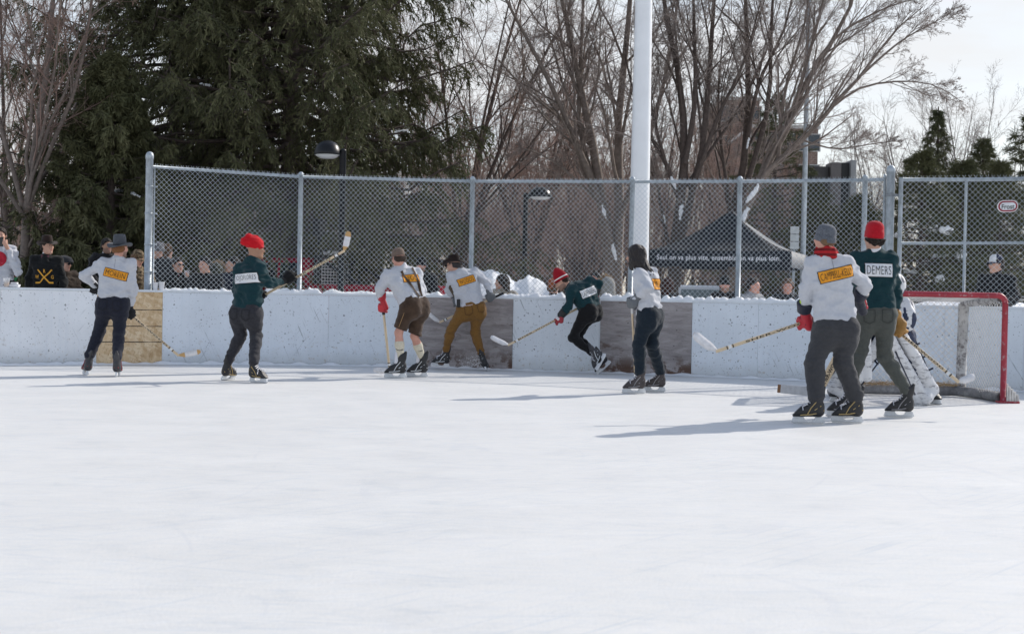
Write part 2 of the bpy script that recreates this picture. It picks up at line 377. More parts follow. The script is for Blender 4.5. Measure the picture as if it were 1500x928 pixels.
def m_board(seed, base=(.70, .75, .80), marks=1.0, left=False):
    s = SB('painted board'); P = s.map(loc=(seed * 3.7, seed * 1.3, 0))
    c = s.ramp(s.noise(P, 1.3, 5, .6), [(.3, tuple(np.array(base) * .93)), (.65, tuple(np.minimum(np.array(base) * 1.06, 1)))])
    # puck marks: small scattered dark dots, sizes uneven
    Pd = s.map((1, 1, 1.15), loc=(seed * 5.1, seed, seed * 2.))
    for sc, th, mk in ((12, .16, (.44, .60)), (25, .22, (.44, .62)), (6.3, .10, (.42, .50))):
        d = s.vor(Pd, sc)['Distance']
        dd = s.math('ADD', d, s.math('MULTIPLY', s.math('SUBTRACT', s.noise(P, 60, 3), .5), .22))
        q = s.ramp(dd, [(th * .6, 1.0), (th, 0.0)]); w = s.ramp(s.noise(P, sc * .45, 4, .75), [(mk[0], 0.0), (mk[1], .9 * marks)])
        c = s.mix(s.mix(1.0, q, w, 'MULTIPLY'), c, (.085, .09, .10))
    # slanted stick scuffs
    for rot, mk in ((1.15, .60), (-.95, .66)):
        n = s.noise(s.rmap((2.0, 2, 34), (0, rot, 0), loc=(seed, 2, seed)), 1.25, 3, .5)
        q = s.ramp(n, [(.62, 0.0), (.72, .8 * marks)]); w = s.ramp(s.noise(s.map(loc=(seed * 9., 0, 5)), 1.1, 3), [(mk - .08, 0.0), (mk, .85)])
        c = s.mix(s.mix(1.0, q, w, 'MULTIPLY'), c, (.23, .25, .27))
    # scuffed grey foot of the board with chipped paint
    sep = s.t.nodes.new('ShaderNodeSeparateXYZ'); s.L(s.tc.outputs['Object'], sep.inputs[0])
    low = s.ramp(s.math('ADD', sep.outputs['Z'], s.math('MULTIPLY', s.noise(P, 5, 5), .22)), [(.17, .55), (.36, 0.0)])
    c = s.mix(low, c, (.50, .52, .52))
    chips = s.mix(1.0, s.ramp(s.noise(P, 16, 4, .7), [(.60, 0.0), (.66, .8)]), s.ramp(sep.outputs['Z'], [(.10, .8), (.55, .06)]), 'MULTIPLY'); c = s.mix(chips, c, (.42, .36, .29))
    st = s.ramp(s.noise(s.map((30, 30, .8), loc=(seed, 0, 0)), 1.0, 3), [(.5, 0.0), (.75, .18)]); c = s.mix(st, c, (.55, .62, .70))
    s.bump(s.noise(P, 30, 5), .12, .01); return s.done(c, .5, .3)
def m_osb():
    s = SB('chipboard'); o = s.vor(s.rmap((5, 5, 13), (0, .5, 0)), 2.4); o2 = s.vor(s.rmap((13, 5, 4), (0, .3, 0)), 2.2)
    c = s.mix(.5, s.ramp(s.t_sep(o['Color']), [(.0, (.50, .32, .16)), (.5, (.72, .53, .32)), (1, (.82, .67, .46))]), s.ramp(s.t_sep(o2['Color']), [(.0, (.55, .37, .20)), (1, (.80, .64, .43))]))
    c = s.mix(s.ramp(s.noise(s.map((20, 20, 9)), 4, 4, .7), [(.57, 0.0), (.66, .7)]), c, (.26, .13, .05)); s.bump(o['Distance'], .25, .01); return s.done(c, .75, .25)
SB.t_sep = lambda s, col: (lambda n: (s.L(col, n.inputs[0]), n.outputs[0])[1])(s.t.nodes.new('ShaderNodeSeparateColor'))
def m_ply(seed):
    s = SB('weathered plywood'); g = s.noise(s.map((1.3, 1.3, 7), loc=(seed * 7., 0, seed)), 1.6, 6, .6, .9)
    rg = s.math('FRACT', s.math('MULTIPLY', g, 9.0))
    c = s.ramp(g, [(.3, (.20, .178, .176)), (.5, (.31, .28, .275)), (.7, (.42, .385, .38))])
    c = s.mix(s.ramp(rg, [(.0, .45), (.08, 0.0), (.92, 0.0), (1, .45)]), c, (.085, .072, .07))
    c = s.mix(s.ramp(s.noise(s.map((2, 2, 30), loc=(seed, 0, 0)), 3, 5, .7), [(.35, .35), (.6, 0.0)]), c, (.42, .40, .40))
    c = s.mix(s.ramp(s.noise(s.map((1, 1, 3.5), loc=(seed, 3, 0)), 2.4, 5, .7), [(.60, 0.0), (.68, .75)]), c, (.115, .07, .05))
    d = s.vor(s.map((1, 1, 1.6), loc=(seed * 2.2, 0, 0)), 6.0, rand=.35)['Distance']; c = s.mix(s.ramp(d, [(.05, .9), (.075, 0.0)]), c, (.03, .025, .025))
    c = s.mix(s.ramp(s.noise(s.map(loc=(seed, 1, 8)), 9, 5, .75), [(.64, 0.0), (.72, .55)]), c, (.48, .48, .47))
    sep = s.t.nodes.new('ShaderNodeSeparateXYZ'); s.L(s.tc.outputs['Object'], sep.inputs[0])
    lo = s.mix(1.0, s.ramp(sep.outputs['Z'], [(.1, .9), (.34, 0.0)]), s.ramp(s.noise(s.map(loc=(seed, 0, 0)), 5, 6, .7), [(.48, 0.0), (.56, 1.0)]), 'MULTIPLY')
    c = s.mix(lo, c, (.10, .055, .035)); s.bump(rg, .2, .006); return s.done(c, .8, .2)
def m_galv(name='galvanised steel', col=(.42, .47, .51)):
    s = SB(name); c = s.ramp(s.noise(s.map((1, 1, .5)), 16, 5, .7), [(.35, tuple(np.array(col) * .72)), (.65, tuple(np.array(col) * 1.15))])
    return s.done(c, .5, .5, .35)
M_ICE, M_SNOW, M_GALV = m_ice(), m_snow(), m_galv()
M_WIRE = mat('galvanised wire', (.50, .56, .61), .5, .2, .1, 3)
M_OSB = m_osb()
M_CAP = mat('white board cap', (.72, .76, .80), .5, 0, .1, 5)
M_BLACKLINE = mat('dark seam', (.02, .02, .02), .8)

# ================================================================ ice and snow ground: one big sheet each
def sheet(name, x0, x1, y0, y1, z, M, nx=60, ny=60, amp=0.0, hole=None):
    xs = np.linspace(x0, x1, nx + 1); ys = np.linspace(y0, y1, ny + 1); X, Y = np.meshgrid(xs, ys)
    P = np.stack([X.ravel(), Y.ravel(), np.full(X.size, z)], 1)
    if amp: P[:, 2] += amp * wob(P * V(1, 1, 0), .23, 4)
    j, i = np.meshgrid(np.arange(ny), np.arange(nx), indexing='ij'); a = (j * (nx + 1) + i).ravel()
    return tag(mesh(name, P, np.stack([a, a + 1, a + nx + 2, a + nx + 1], 1), M), kind='structure')
# board line: photo pixels of the foot of the boards, on the ice
_bp = [(-420, 541), (-220, 537.5), (-90, 535.6), (0, 535), (70, 534.4), (140, 534), (237, 533.5), (350, 534), (480, 535.5), (610, 537.5), (680, 540), (750, 542), (878, 546), (1012, 550.5), (1108, 554.5), (1240, 560.5), (1300, 563.5), (1380, 567), (1497, 573.5), (1620, 581), (1900, 600)]
BASE = np.array([gnd(*p) for p in _bp]); BPX = np.array([p[0] for p in _bp], float)
def smoothline(P, k=6):
    n = len(P); o = []
    for i in range(n - 1):
        p0, p1, p2, p3 = P[max(i - 1, 0)], P[i], P[i + 1], P[min(i + 2, n - 1)]
        for t in np.linspace(0, 1, k, endpoint=False): o.append(.5 * (2 * p1 + (p2 - p0) * t + (2 * p0 - 5 * p1 + 4 * p2 - p3) * t * t + (3 * p1 - 3 * p2 + p3 - p0) * t ** 3))
    o.append(P[-1]); return np.array(o)
BL = smoothline(BASE); BLPX = np.interp(np.arange(len(BL)) / 6, np.arange(len(BASE)), BPX)
def board_pt(px, off=0.0):
    """point on the foot of the boards under image column px; off = metres behind the ice face"""
    p = np.array([np.interp(px, BLPX, BL[:, i]) for i in range(3)]); q = np.array([np.interp(px + 6, BLPX, BL[:, i]) for i in range(3)]) - np.array([np.interp(px - 6, BLPX, BL[:, i]) for i in range(3)])
    t = nrm(q); return p + V(-t[1], t[0], 0) * off
ice = sheet('ice', -60, 60, -30, 30, 0.0, M_ICE, 4, 4)
# snow ground behind the boards, its near edge following the board line
def snow_ground():
    x = [board_pt(p, .10) for p in np.linspace(-420, 1900, 70)]; rows = [0, .3, 1, 2, 4, 8, 14, 25, 60, 150, 500]; P = []
    x[0] = x[0] + V(-40, -12, 0); x[-1] = x[-1] + V(40, -10, 0)
    for r in rows:
        for p in x:
            fan = 1 + r / 22; q = V(p[0] * fan, p[1] + r, .08)
            q[2] += (.035 * wob(q[None] * V(1, 1, 0), .5, 3)[0] if r > .5 else 0); P.append(q)
    n = len(x); j, i = np.meshgrid(np.arange(len(rows) - 1), np.arange(n - 1), indexing='ij'); a = (j * n + i).ravel()
    tag(mesh('snow_ground', np.array(P), np.stack([a, a + 1, a + n + 1, a + n], 1), M_SNOW), kind='structure')
snow_ground()

# ================================================================ boards
BH = 1.06
def board(a, b, M, label, proud=0.0, top=BH, cap=True, seams=(), group='boards round the rink'):
    pa = board_pt((a + b) / 2); root = empty('rink_board', (pa[0], pa[1], 0), label, 'rink board', group)
    xs = np.linspace(a, b, max(3, int((b - a) / 35) + 2)); v = []; f = []
    for k, x in enumerate(xs):
        fr = board_pt(x, -proud); bk = board_pt(x, .09)
        if k == 0 or k == len(xs) - 1:
            sh = .0015 * (1 if k == 0 else -1); fr[0] += sh; bk[0] += sh
        v += [fr + V(0, 0, -.02), fr + V(0, 0, top), bk + V(0, 0, top), bk + V(0, 0, -.02)]
    n = len(xs)
    for k in range(n - 1):
        o = 4 * k
        for e in range(4): f.append((o + e, o + 4 + e, o + 4 + (e + 1) % 4, o + (e + 1) % 4))
    f += [(0, 1, 2, 3), (4 * n - 1, 4 * n - 2, 4 * n - 3, 4 * n - 4)]
    mesh('panel', v, f, M, root, False)
    if cap:
        v = []; f = []
        for x in xs:
            fr = board_pt(x, -.012); bk = board_pt(x, .16)
            v += [fr + V(0, 0, BH + .002), fr + V(0, 0, BH + .034), bk + V(0, 0, BH + .034), bk + V(0, 0, BH + .002)]
        for k in range(n - 1):
            o = 4 * k
            for e in range(4): f.append((o + e, o + 4 + e, o + 4 + (e + 1) % 4, o + (e + 1) % 4))
        f += [(0, 1, 2, 3), (4 * n - 1, 4 * n - 2, 4 * n - 3, 4 * n - 4)]
        mesh('cap_rail', v, f, M_CAP, root, False)
    for z, r in seams:
        mb = MB()
        mb.tube([board_pt(x, -proud - .001) + V(0, 0, z) for x in np.linspace(a + 1, b - 1, 12)], r, 4); mb.build('seam', M_BLACKLINE, root)
    return root
board(-420, -1, m_board(1, (.80, .82, .85)), 'white painted rink board reaching the left picture edge', group=None)  # this board and the next: grazing sun painted in as a paler base
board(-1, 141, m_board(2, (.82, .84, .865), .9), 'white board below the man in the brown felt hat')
board(141, 237, M_OSB, 'raw chipboard panel with three dark seams behind the man in the grey hat', seams=((.33, .006), (.56, .006), (.80, .006)))
board(237, 480, m_board(3, (.74, .79, .85), .9), 'white board behind the red slouch hat skater, right of the chipboard')
board(480, 612, m_board(4, (.73, .785, .845), .9), 'white board behind the man in leather shorts')
board(612, 750, m_ply(1), 'weathered grey plywood panel behind the man in mustard trousers', proud=.012)
board(750, 878, m_board(5, (.74, .785, .83), 1.15), 'scuffed white board behind the leaping man in the striped toque')
board(878, 1012, m_ply(4), 'weathered plywood panel with rusty foot behind the long haired skater', proud=.012)
board(1012, 1109, m_board(6, (.74, .79, .845), 1.25), 'white board with black skid marks right beside the plywood')
board(1109, 1241, m_board(7, (.74, .79, .845), 1.15), 'white board behind the skater in the red plaid scarf')
board(1241, 1382, m_board(8, (.74, .79, .845), .8), 'white board seen through the middle of the goal net')
board(1382, 1498, m_board(9, (.73, .78, .83), .9), 'white board below the man in the blue and white cap')
board(1498, 1900, m_board(10), 'white rink board leaving the picture at the right edge', group=None)

# snow lying along the cap
def ridge(name, a, b, hgt, label, seed, n=None):
    n = n or int((b - a) * .9) + 4; xs = np.linspace(a, b, n); r = np.random.RandomState(seed); v = []; m = 9
    env = np.clip(np.minimum(np.arange(n), np.arange(n)[::-1]) / 6.0, 0, 1)
    for i, x in enumerate(xs):
        hh = hgt * env[i] * (.35 + .65 * abs(wob(V(x * .022, seed, 0)[None], 1, seed)[0]) + .22 * abs(wob(V(x * .06, seed, 3)[None], 1, seed + 1)[0]))
        for k in range(m):
            t = k / (m - 1); p = board_pt(x, -.008 + t * .165); v.append(p + V(0, 0, BH + .033 + hh * math.sin(math.pi * t) ** .7 * (1 + .10 * r.uniform(-1, 1))))
    j, i = np.meshgrid(np.arange(n - 1), np.arange(m - 1), indexing='ij'); q = (j * m + i).ravel()
    o = mesh(name, np.array(v), np.stack([q, q + m, q + m + 1, q + 1], 1), M_SNOW); tag(o, label, 'snow', kind='stuff'); return o
ridge('snow', 236, 345, .045, 'thin snow along the board top under the fence', 2)
ridge('snow', 384, 470, .085, 'lumpy snow on the board top by the red truck', 5)
ridge('snow', 470, 640, .05, 'thin snow on the board top behind the leather shorts', 7)
ridge('snow', 640, 830, .07, 'snow on the board top in front of the snow pile', 9)
ridge('snow', 872, 930, .07, 'snow on the board top left of the long haired skater', 12)
ridge('snow', 960, 1175, .065, 'snow on the board top below the tent', 15)
ridge('snow', 1240, 1312, .04, 'snow on the board top behind the green sweater skater', 17)
# wind-blown snow along the foot of the boards
def foot_snow():
    xs = np.linspace(-300, 1700, 700); v = []; m = 6
    for i, x in enumerate(xs):
        hh = .045 * (.3 + .7 * abs(wob(V(x * .012, 1, 0)[None], 1, 33)[0])) * (1.2 if x < 700 else .8); w = .10 + .06 * abs(wob(V(x * .03, 1, 0)[None], 1, 35)[0])
        for k in range(m):
            t = k / (m - 1); p = board_pt(x, -.015 - w * (1 - t)); v.append(p + V(0, 0, .003 + hh * t ** 1.6))
    n = len(xs); j, i = np.meshgrid(np.arange(n - 1), np.arange(m - 1), indexing='ij'); q = (j * m + i).ravel()
    tag(mesh('snow_drift', np.array(v), np.stack([q, q + m, q + m + 1, q + 1], 1), M_SNOW), 'scraped snow along the foot of the boards', 'snow', kind='stuff')
foot_snow()

# ================================================================ chain-link fence on the boards
def top_z(px, py, p):
    """height of the point seen at pixel (px,py) that stands over the ground point p"""
    d = ray(px, py); return CAMH + d[2] * p[1] / d[1]
def wire_mesh(name, A, B, z0, zA, zB, parent, q=.0365, r=.0029, spike=.035, M=None, nsub=1):
    Lw = np.linalg.norm((B - A)[:2]); n = int(Lw / q); u = (B - A) / Lw; u[2] = 0; nn = V(-u[1], u[0], 0); q = Lw / n
    Vt = []; Fq = []; lev = int(max(zA, zB) - z0) if False else int((max(zA, zB) - z0) / .038)
    k = np.arange(lev + 1); base = 0
    for i in range(n):
        s = (i + (k + i) % 2) * q; zt = zA + (zB - zA) * (s / Lw); z = z0 + (zt - z0) * k / lev
        dep = np.where((k + i) % 2 == 0, .003, -.003)
        P = A[None, :2] + s[:, None] * u[None, :2]; P = np.concatenate([P + dep[:, None] * nn[None, :2], z[:, None]], 1)
        if spike: P = np.concatenate([P, [P[-1] + V(0, 0, spike) + u * (q * .5 if (k[-1] + i) % 2 == 0 else -q * .5)]])
        m = len(P); off = np.array([u * r, nn * r, -u * r, -nn * r])
        Vt.append((P[:, None, :] + off[None]).reshape(-1, 3))
        a = (np.arange(m - 1)[:, None] * 4 + np.arange(4)[None]); b = (np.arange(m - 1)[:, None] * 4 + (np.arange(4)[None] + 1) % 4)
        Fq.append((np.stack([a, b, b + 4, a + 4], -1) + base).reshape(-1, 4)); base += m * 4
    return mesh(name, np.concatenate(Vt), np.concatenate(Fq), M or M_WIRE, parent, True)
posts = [(218.5, 231, .055, True), (436.5, 256, .036, False), (684, 262.5, .036, False), (918, 263, .036, False), (1075, 262.5, .036, False), (1252, 260.5, .036, False), (1284, 259.5, .02, False)]
fp = []
for px, py, r, big in posts:
    b = board_pt(px, .13); fp.append((b, top_z(px, py, b)))
fence = empty('chain_link_fence', (fp[3][0][0], fp[3][0][1], BH), 'galvanised chain link fence standing on the rink boards', 'fence')
for (px, py, r, big), (b, zt) in zip(posts, fp):
    mb = MB(); zb = BH + .036 if not big else BH + .034
    mb.tube([b + V(0, 0, zb), b + V(0, 0, zt)], r, 14)
    if big:
        mb.lathe([(r * 1.1, 0), (r * 1.1, .05), (r * .9, .085), (r * .5, .105), (.004, .112)], b + V(0, 0, zt - .02), n=14)
        for z in (1.35, 1.75, 2.2, 2.6): mb.lathe([(r * 1.08, 0), (r * 1.08, .03)], b + V(0, 0, z), n=14); mb.box(b + V(r + .035, 0, z + .015), (.07, .012, .02))
    else: mb.lathe([(r * 1.12, -.02), (r * 1.12, .02), (r * .5, .045)], b + V(0, 0, zt), n=12)
    mb.build('post', M_GALV, fence, True)
for i in range(len(fp) - 1):
    (A, za), (B, zb) = fp[i], fp[i + 1]; za -= .03; zb -= .03
    if i == 0: za = top_z(222, 244, A)
    mb = MB(); mb.tube([A + V(0, 0, za), B + V(0, 0, zb)], .024, 10); mb.build('top_rail', M_GALV, fence, True)
    sh = V(0, -.045, 0)
    wire_mesh('wire_mesh', A + sh, B + sh, BH + .05, za + .01, zb + .01, fence)
mb = MB(); A = fp[0][0] + V(.085, -.03, 0); mb.tube([A + V(0, 0, BH + .05), A + V(0, 0, top_z(229, 246, A))], .012, 8); mb.build('tension_bar', M_GALV, fence, True)
# free-standing gate post and the gate
gp = board_pt(1294.5, .12); zt = top_z(1295, 250, gp)
mb = MB(); mb.tube([gp + V(0, 0, .08), gp + V(0, 0, zt)], .056, 16); mb.lathe([(.061, 0), (.061, .05), (.05, .085), (.02, .105)], gp + V(0, 0, zt - .03), n=16)
g = empty('gate_post', (gp[0], gp[1], .08), 'thick capped steel post that the fence gate hangs on', 'post'); mb.build('shaft', M_GALV, g, True)
mb = MB(); mb.box(gp + V(.08, -.03, top_z(1304, 286, gp)), (.16, .05, .035)); mb.lathe([(.066, 0), (.066, .04)], gp + V(0, 0, top_z(1304, 286, gp) - .02), n=14); mb.build('hinge', m_galv('hinge steel', (.22, .24, .26)), g)
gate = empty('fence_gate', board_pt(1400, .12), 'chain link gate panel behind the goal with a small oval plate', 'gate')
GA, GB, GM, GC = (board_pt(x, .12) for x in (1312, 1620, 1406.5, 1497.5))
zg = [top_z(1312, 263, GA), top_z(1406, 261.5, GM), top_z(1497, 261.5, GC)]
slope = (zg[2] - zg[0]) / np.linalg.norm(GC - GA); zgb = zg[0] + slope * np.linalg.norm(GB - GA)
zm = top_z(1406, 356, GM); zl = top_z(1440, 451, GM)
for nm, pts, r in (('gate_frame', [GA + V(0, 0, zl), GA + V(0, 0, zg[0] + .03)], .030), ('gate_frame', [GC + V(0, 0, zl), GC + V(0, 0, zg[2])], .028), ('brace', [GM + V(0, 0, zl), GM + V(0, 0, zg[1])], .02)):
    mb = MB(); mb.tube(pts, r, 12); mb.build(nm, M_GALV, gate, True)
for z0, z1, nm, r in ((zg[0], zg[2], 'top_rail', .026), (zm, zm, 'middle_rail', .02), (zl, zl, 'bottom_rail', .022)):
    mb = MB(); mb.tube([GA + V(0, 0, z0), GM + V(0, 0, (z0 + z1) / 2), GC + V(0, 0, z1)], r, 10); mb.build(nm, M_GALV, gate, True)
for A, B, a, b in ((GA, GM, zg[0], zg[1]), (GM, GC, zg[1], zg[2])): wire_mesh('wire_mesh', A + V(0, -.035, 0), B + V(0, -.035, 0), zl + .01, a + .01, b + .01, gate, .0385)
f2 = empty('chain_link_fence', board_pt(1560, .12), 'end of another chain link panel at the right picture edge', 'fence')
D0, D1 = board_pt(1500.5, .12), board_pt(1640, .12)
mb = MB(); mb.tube([D0 + V(.05, 0, .9), D0 + V(.05, 0, zg[2] + .05)], .03, 12); mb.build('post', M_GALV, f2, True)
mb = MB(); mb.tube([D0 + V(.05, 0, zg[2]), D1 + V(0, 0, zg[2])], .024, 10); mb.build('top_rail', M_GALV, f2, True)
wire_mesh('wire_mesh', D0 + V(.05, -.03, 0), D1 + V(0, -.03, 0), zl, zg[2], zg[2], f2)
# oval plate on the gate
sp = at(1476, 302, GC[1] - .09); sg = empty('oval_sign', sp, 'small oval red and white fence plate with black lettering', 'sign')
def stadium(w, h, n=10):
    r = h / 2; c = w / 2 - r
    return [(c + r * math.cos(t), r * math.sin(t)) for t in np.linspace(-math.pi / 2, math.pi / 2, n)] + [(-c + r * math.cos(t), r * math.sin(t)) for t in np.linspace(math.pi / 2, 1.5 * math.pi, n)]
ax_u = nrm(GC - GM); ax_u[2] = 0
for nm, w, h, d, c in (('plate', .27, .155, .0, (.75, .75, .75)), ('red_band', .245, .135, .006, (.30, .015, .03)), ('white_field', .205, .098, .010, (.72, .74, .76))):
    mb = MB(); mb.prism(stadium(w, h), sp + V(0, -d, 0), ax_u, V(0, 0, 1), V(0, .006, 0)); mb.build(nm, mat(nm, c, .45), sg)
tv, tf = text2d('Frost', .165, .062, .02); drape('lettering', [(tv, tf, 0, .0)], sp + V(0, -.0155, -.006), ax_u, V(0, 0, 1), mat('black lettering', (.02, .02, .02), .5), sg, n=V(0, -1, 0))

# ================================================================ goal
M_RED = (lambda s: s.done(s.mix(s.ramp(s.noise(s.map(), 22, 5, .7), [(.56, 0.0), (.66, .8)]), s.ramp(s.noise(s.map(), 5, 4), [(.3, (.27, .015, .03)), (.7, (.40, .03, .05))]), (.42, .30, .30)), .45, .5))(SB('chipped red paint'))
M_PAD = (lambda s: s.done(s.mix(s.ramp(s.noise(s.map(), 14, 6, .7), [(.48, 0.0), (.62, .85)]), s.ramp(s.noise(s.map(), 4, 4), [(.3, (.45, .45, .45)), (.7, (.62, .62, .61))]), (.13, .12, .12)), .7, .3))(SB('grimy goal padding'))
M_PAD2 = (lambda s: s.done(s.ramp(s.noise(s.map(), 7, 6, .7), [(.35, (.14, .14, .145)), (.55, (.25, .25, .255)), (.72, (.42, .42, .42))]), .75, .3))(SB('grey base padding'))
M_NET = mat('net cord', (.72, .69, .65), .8)
PR = gnd(1469, 590); GY = PR[1]; GW, GH, GD = 1.83, 1.22, .98
xr = PR[0]; xl = xr - GW
goal = empty('hockey_goal', (xr - GW / 2, GY, 0), 'red framed hockey goal with white cord net behind the goalie', 'hockey goal')
rz = .09
arc = [V(xr - rz + rz * math.sin(t), GY, GH - rz + rz * math.cos(t)) for t in np.linspace(0, math.pi / 2, 7)]
for x, s in ((xr, 1), (xl, -1)):
    mb = MB(); mb.tube([V(x, GY, 0.0), V(x, GY, GH - rz)], .034, 14); mb.build('post', M_RED, goal, True)
mb = MB(); pts = arc[::-1] + [V(2 * xr - GW - p[0], p[1], p[2]) for p in arc]
pts = [V(xr, GY, GH - rz + .002)] + arc[::-1][1:-1] + [V(xr - rz, GY, GH), V(xl + rz, GY, GH)] + [V(xl + xr - p[0], GY, p[2]) for p in arc[1:-1]] + [V(xl, GY, GH - rz + .002)]
mb.tube(pts, .0335, 14); mb.build('crossbar', M_RED, goal, True)
xr2, xl2, Y2 = xr - .13, xl + .13, GY + GD; ytop = GY + .55
mb = MB(); mb.tube([V(xr, GY + .03, .055), V(xr - .02, GY + GD * .6, .06), V(xr2 - .12, Y2, .07), V(xl2 + .12, Y2, .07), V(xl + .02, GY + GD * .6, .06), V(xl, GY + .03, .055)], .062, 14); mb.build('base_frame', M_PAD2, goal, True)
for x in (xr2 - .05, xl2 + .05):
    mb = MB(); mb.tube([V(x, Y2 - .02, .12), V(x, Y2 - .06, GH - .1)], .062, 12); mb.build('back_post', M_PAD, goal, True)
for x, x2 in ((xr - .04, xr2 - .05), (xl + .04, xl2 + .05)):
    mb = MB(); mb.tube([V(x, GY + .03, GH - .02), V(x2, Y2 - .06, GH - .10)], .05, 10); mb.build('top_shelf', M_PAD, goal, True)
mb = MB()
for k in range(5):
    x = xr + .045 + k * .03; mb.box(V(x, GY + .06, .10 - k * .012), (.03, .18, .24 - k * .035), taper=.8)
mb.build('corner_pad', mat('white corner pad', (.62, .60, .57), .8, var=.25, scale=10), goal, bevel=.008)
mb = MB(); mb.box(V(xr + .06, GY + .02, .012), (.24, .12, .024)); mb.build('skid_foot', M_RED, goal, bevel=.004)
def net_patch(mb, P00, P10, P11, P01, cell=.055, sag=.02, r=.0034):
    """diamond cord net over a bilinear quad"""
    A = lambda a, b: P00 * (1 - a) * (1 - b) + P10 * a * (1 - b) + P11 * a * b + P01 * (1 - a) * b
    Lu = (np.linalg.norm(P10 - P00) + np.linalg.norm(P11 - P01)) / 2; Lv = (np.linalg.norm(P01 - P00) + np.linalg.norm(P11 - P10)) / 2
    nrmv = nrm(np.cross(P10 - P00, P01 - P00)); c2 = cell * 1.41
    for sgn in (1, -1):
        for k in range(int(-Lv / c2) - 1, int((Lu + Lv) / c2) + 2):
            o = k * c2; pts = []
            for t in np.linspace(0, 1, 12):
                v = t * Lv; u = o + sgn * (v if sgn > 0 else v) if sgn > 0 else o - v
                pts.append((u / Lu, t))
            if sgn > 0: pts = [((o + t * Lv - (Lv if False else 0)) / Lu, t) for t in np.linspace(0, 1, 12)]
            seg = [(a, b) for a, b in pts if -.001 <= a <= 1.001]
            # clip ends to the border
            if len(seg) >= 2: mb.tube([A(min(max(a, 0), 1), b) + nrmv * sag * math.sin(math.pi * min(max(a, 0), 1)) * math.sin(math.pi * b) for a, b in seg], r, 4, caps=False)
mb = MB(); T = lambda x, y, z: V(x, y, z)
bl, br, tl, tr = T(xl2, Y2 - .02, .1), T(xr2, Y2 - .02, .1), T(xl2, Y2 - .06, GH - .08), T(xr2, Y2 - .06, GH - .08)
net_patch(mb, bl, br, tr, tl); net_patch(mb, br, T(xr, GY + .03, .06), T(xr, GY + .03, GH - .03), tr, .045); net_patch(mb, T(xl, GY + .03, .06), bl, tl, T(xl, GY + .03, GH - .03), .045)
net_patch(mb, tl, tr, T(xr, GY + .02, GH), T(xl, GY + .02, GH), .05, -.03); mb.build('net', M_NET, goal, True)
def straw():
    r = np.random.RandomState(4); v = []; f = []
    for i in range(700):
        x = r.uniform(xl2, xr2 - .1); p = V(x, Y2 - .05 + r.normal(0, .02), .13 + abs(r.normal(0, .018))); d = nrm(V(r.normal(0, 1), r.normal(0, .3), r.normal(0, .25))) * r.uniform(.02, .06); w = V(0, 0, .003)
        v += [p - d, p + d, p + d + w, p - d + w]; f.append((4 * i, 4 * i + 1, 4 * i + 2, 4 * i + 3))
    o = mesh('frayed_cord', np.array(v), np.array(f), mat('frayed cord', (.42, .30, .17), .9), goal); o['kind'] = 'stuff'
straw()
# ================================================================ trees
M_BARK = mat('grey brown bark', (.175, .14, .118), .9, 0, .3, 14, .6, 40)
M_BARKD = mat('dark bark', (.085, .064, .054), .9, 0, .3, 14, .6, 40)
M_TWIG = mat('brown twigs', (.27, .185, .148), .9, 0, .3, 2)
M_TWIGR = mat('reddish twigs', (.24, .158, .126), .9, 0, .3, 2)
M_TWIGG = mat('grey twigs', (.26, .215, .19), .9, 0, .3, 2)
def tubes(P, R, sides):
    """P [N,M,3], R [N,M] -> verts, quads"""
    Nn, M, _ = P.shape; T = np.gradient(P, axis=1); T /= np.linalg.norm(T, axis=2, keepdims=True) + 1e-9
    ref = np.where(np.abs(T[:, :1, 2:3]) < .85, V(0, 0, 1), V(0, 1, 0)); A = np.cross(T, ref); A /= np.linalg.norm(A, axis=2, keepdims=True) + 1e-9; B = np.cross(T, A)
    q = 2 * np.pi * np.arange(sides) / sides
    v = P[:, :, None] + R[:, :, None, None] * (np.cos(q)[:, None] * A[:, :, None] + np.sin(q)[:, None] * B[:, :, None])
    n, i, k = np.meshgrid(np.arange(Nn), np.arange(M - 1), np.arange(sides), indexing='ij'); k2 = (k + 1) % sides
    b = n * M * sides + i * sides
    return v.reshape(-1, 3), np.stack([b + k, b + k2, b + sides + k2, b + sides + k], -1).reshape(-1, 4)
def join(parts):
    v = []; f = []; b = 0
    for a, c in parts: v.append(a); f.append(c + b); b += len(a)
    return np.concatenate(v), np.concatenate(f)
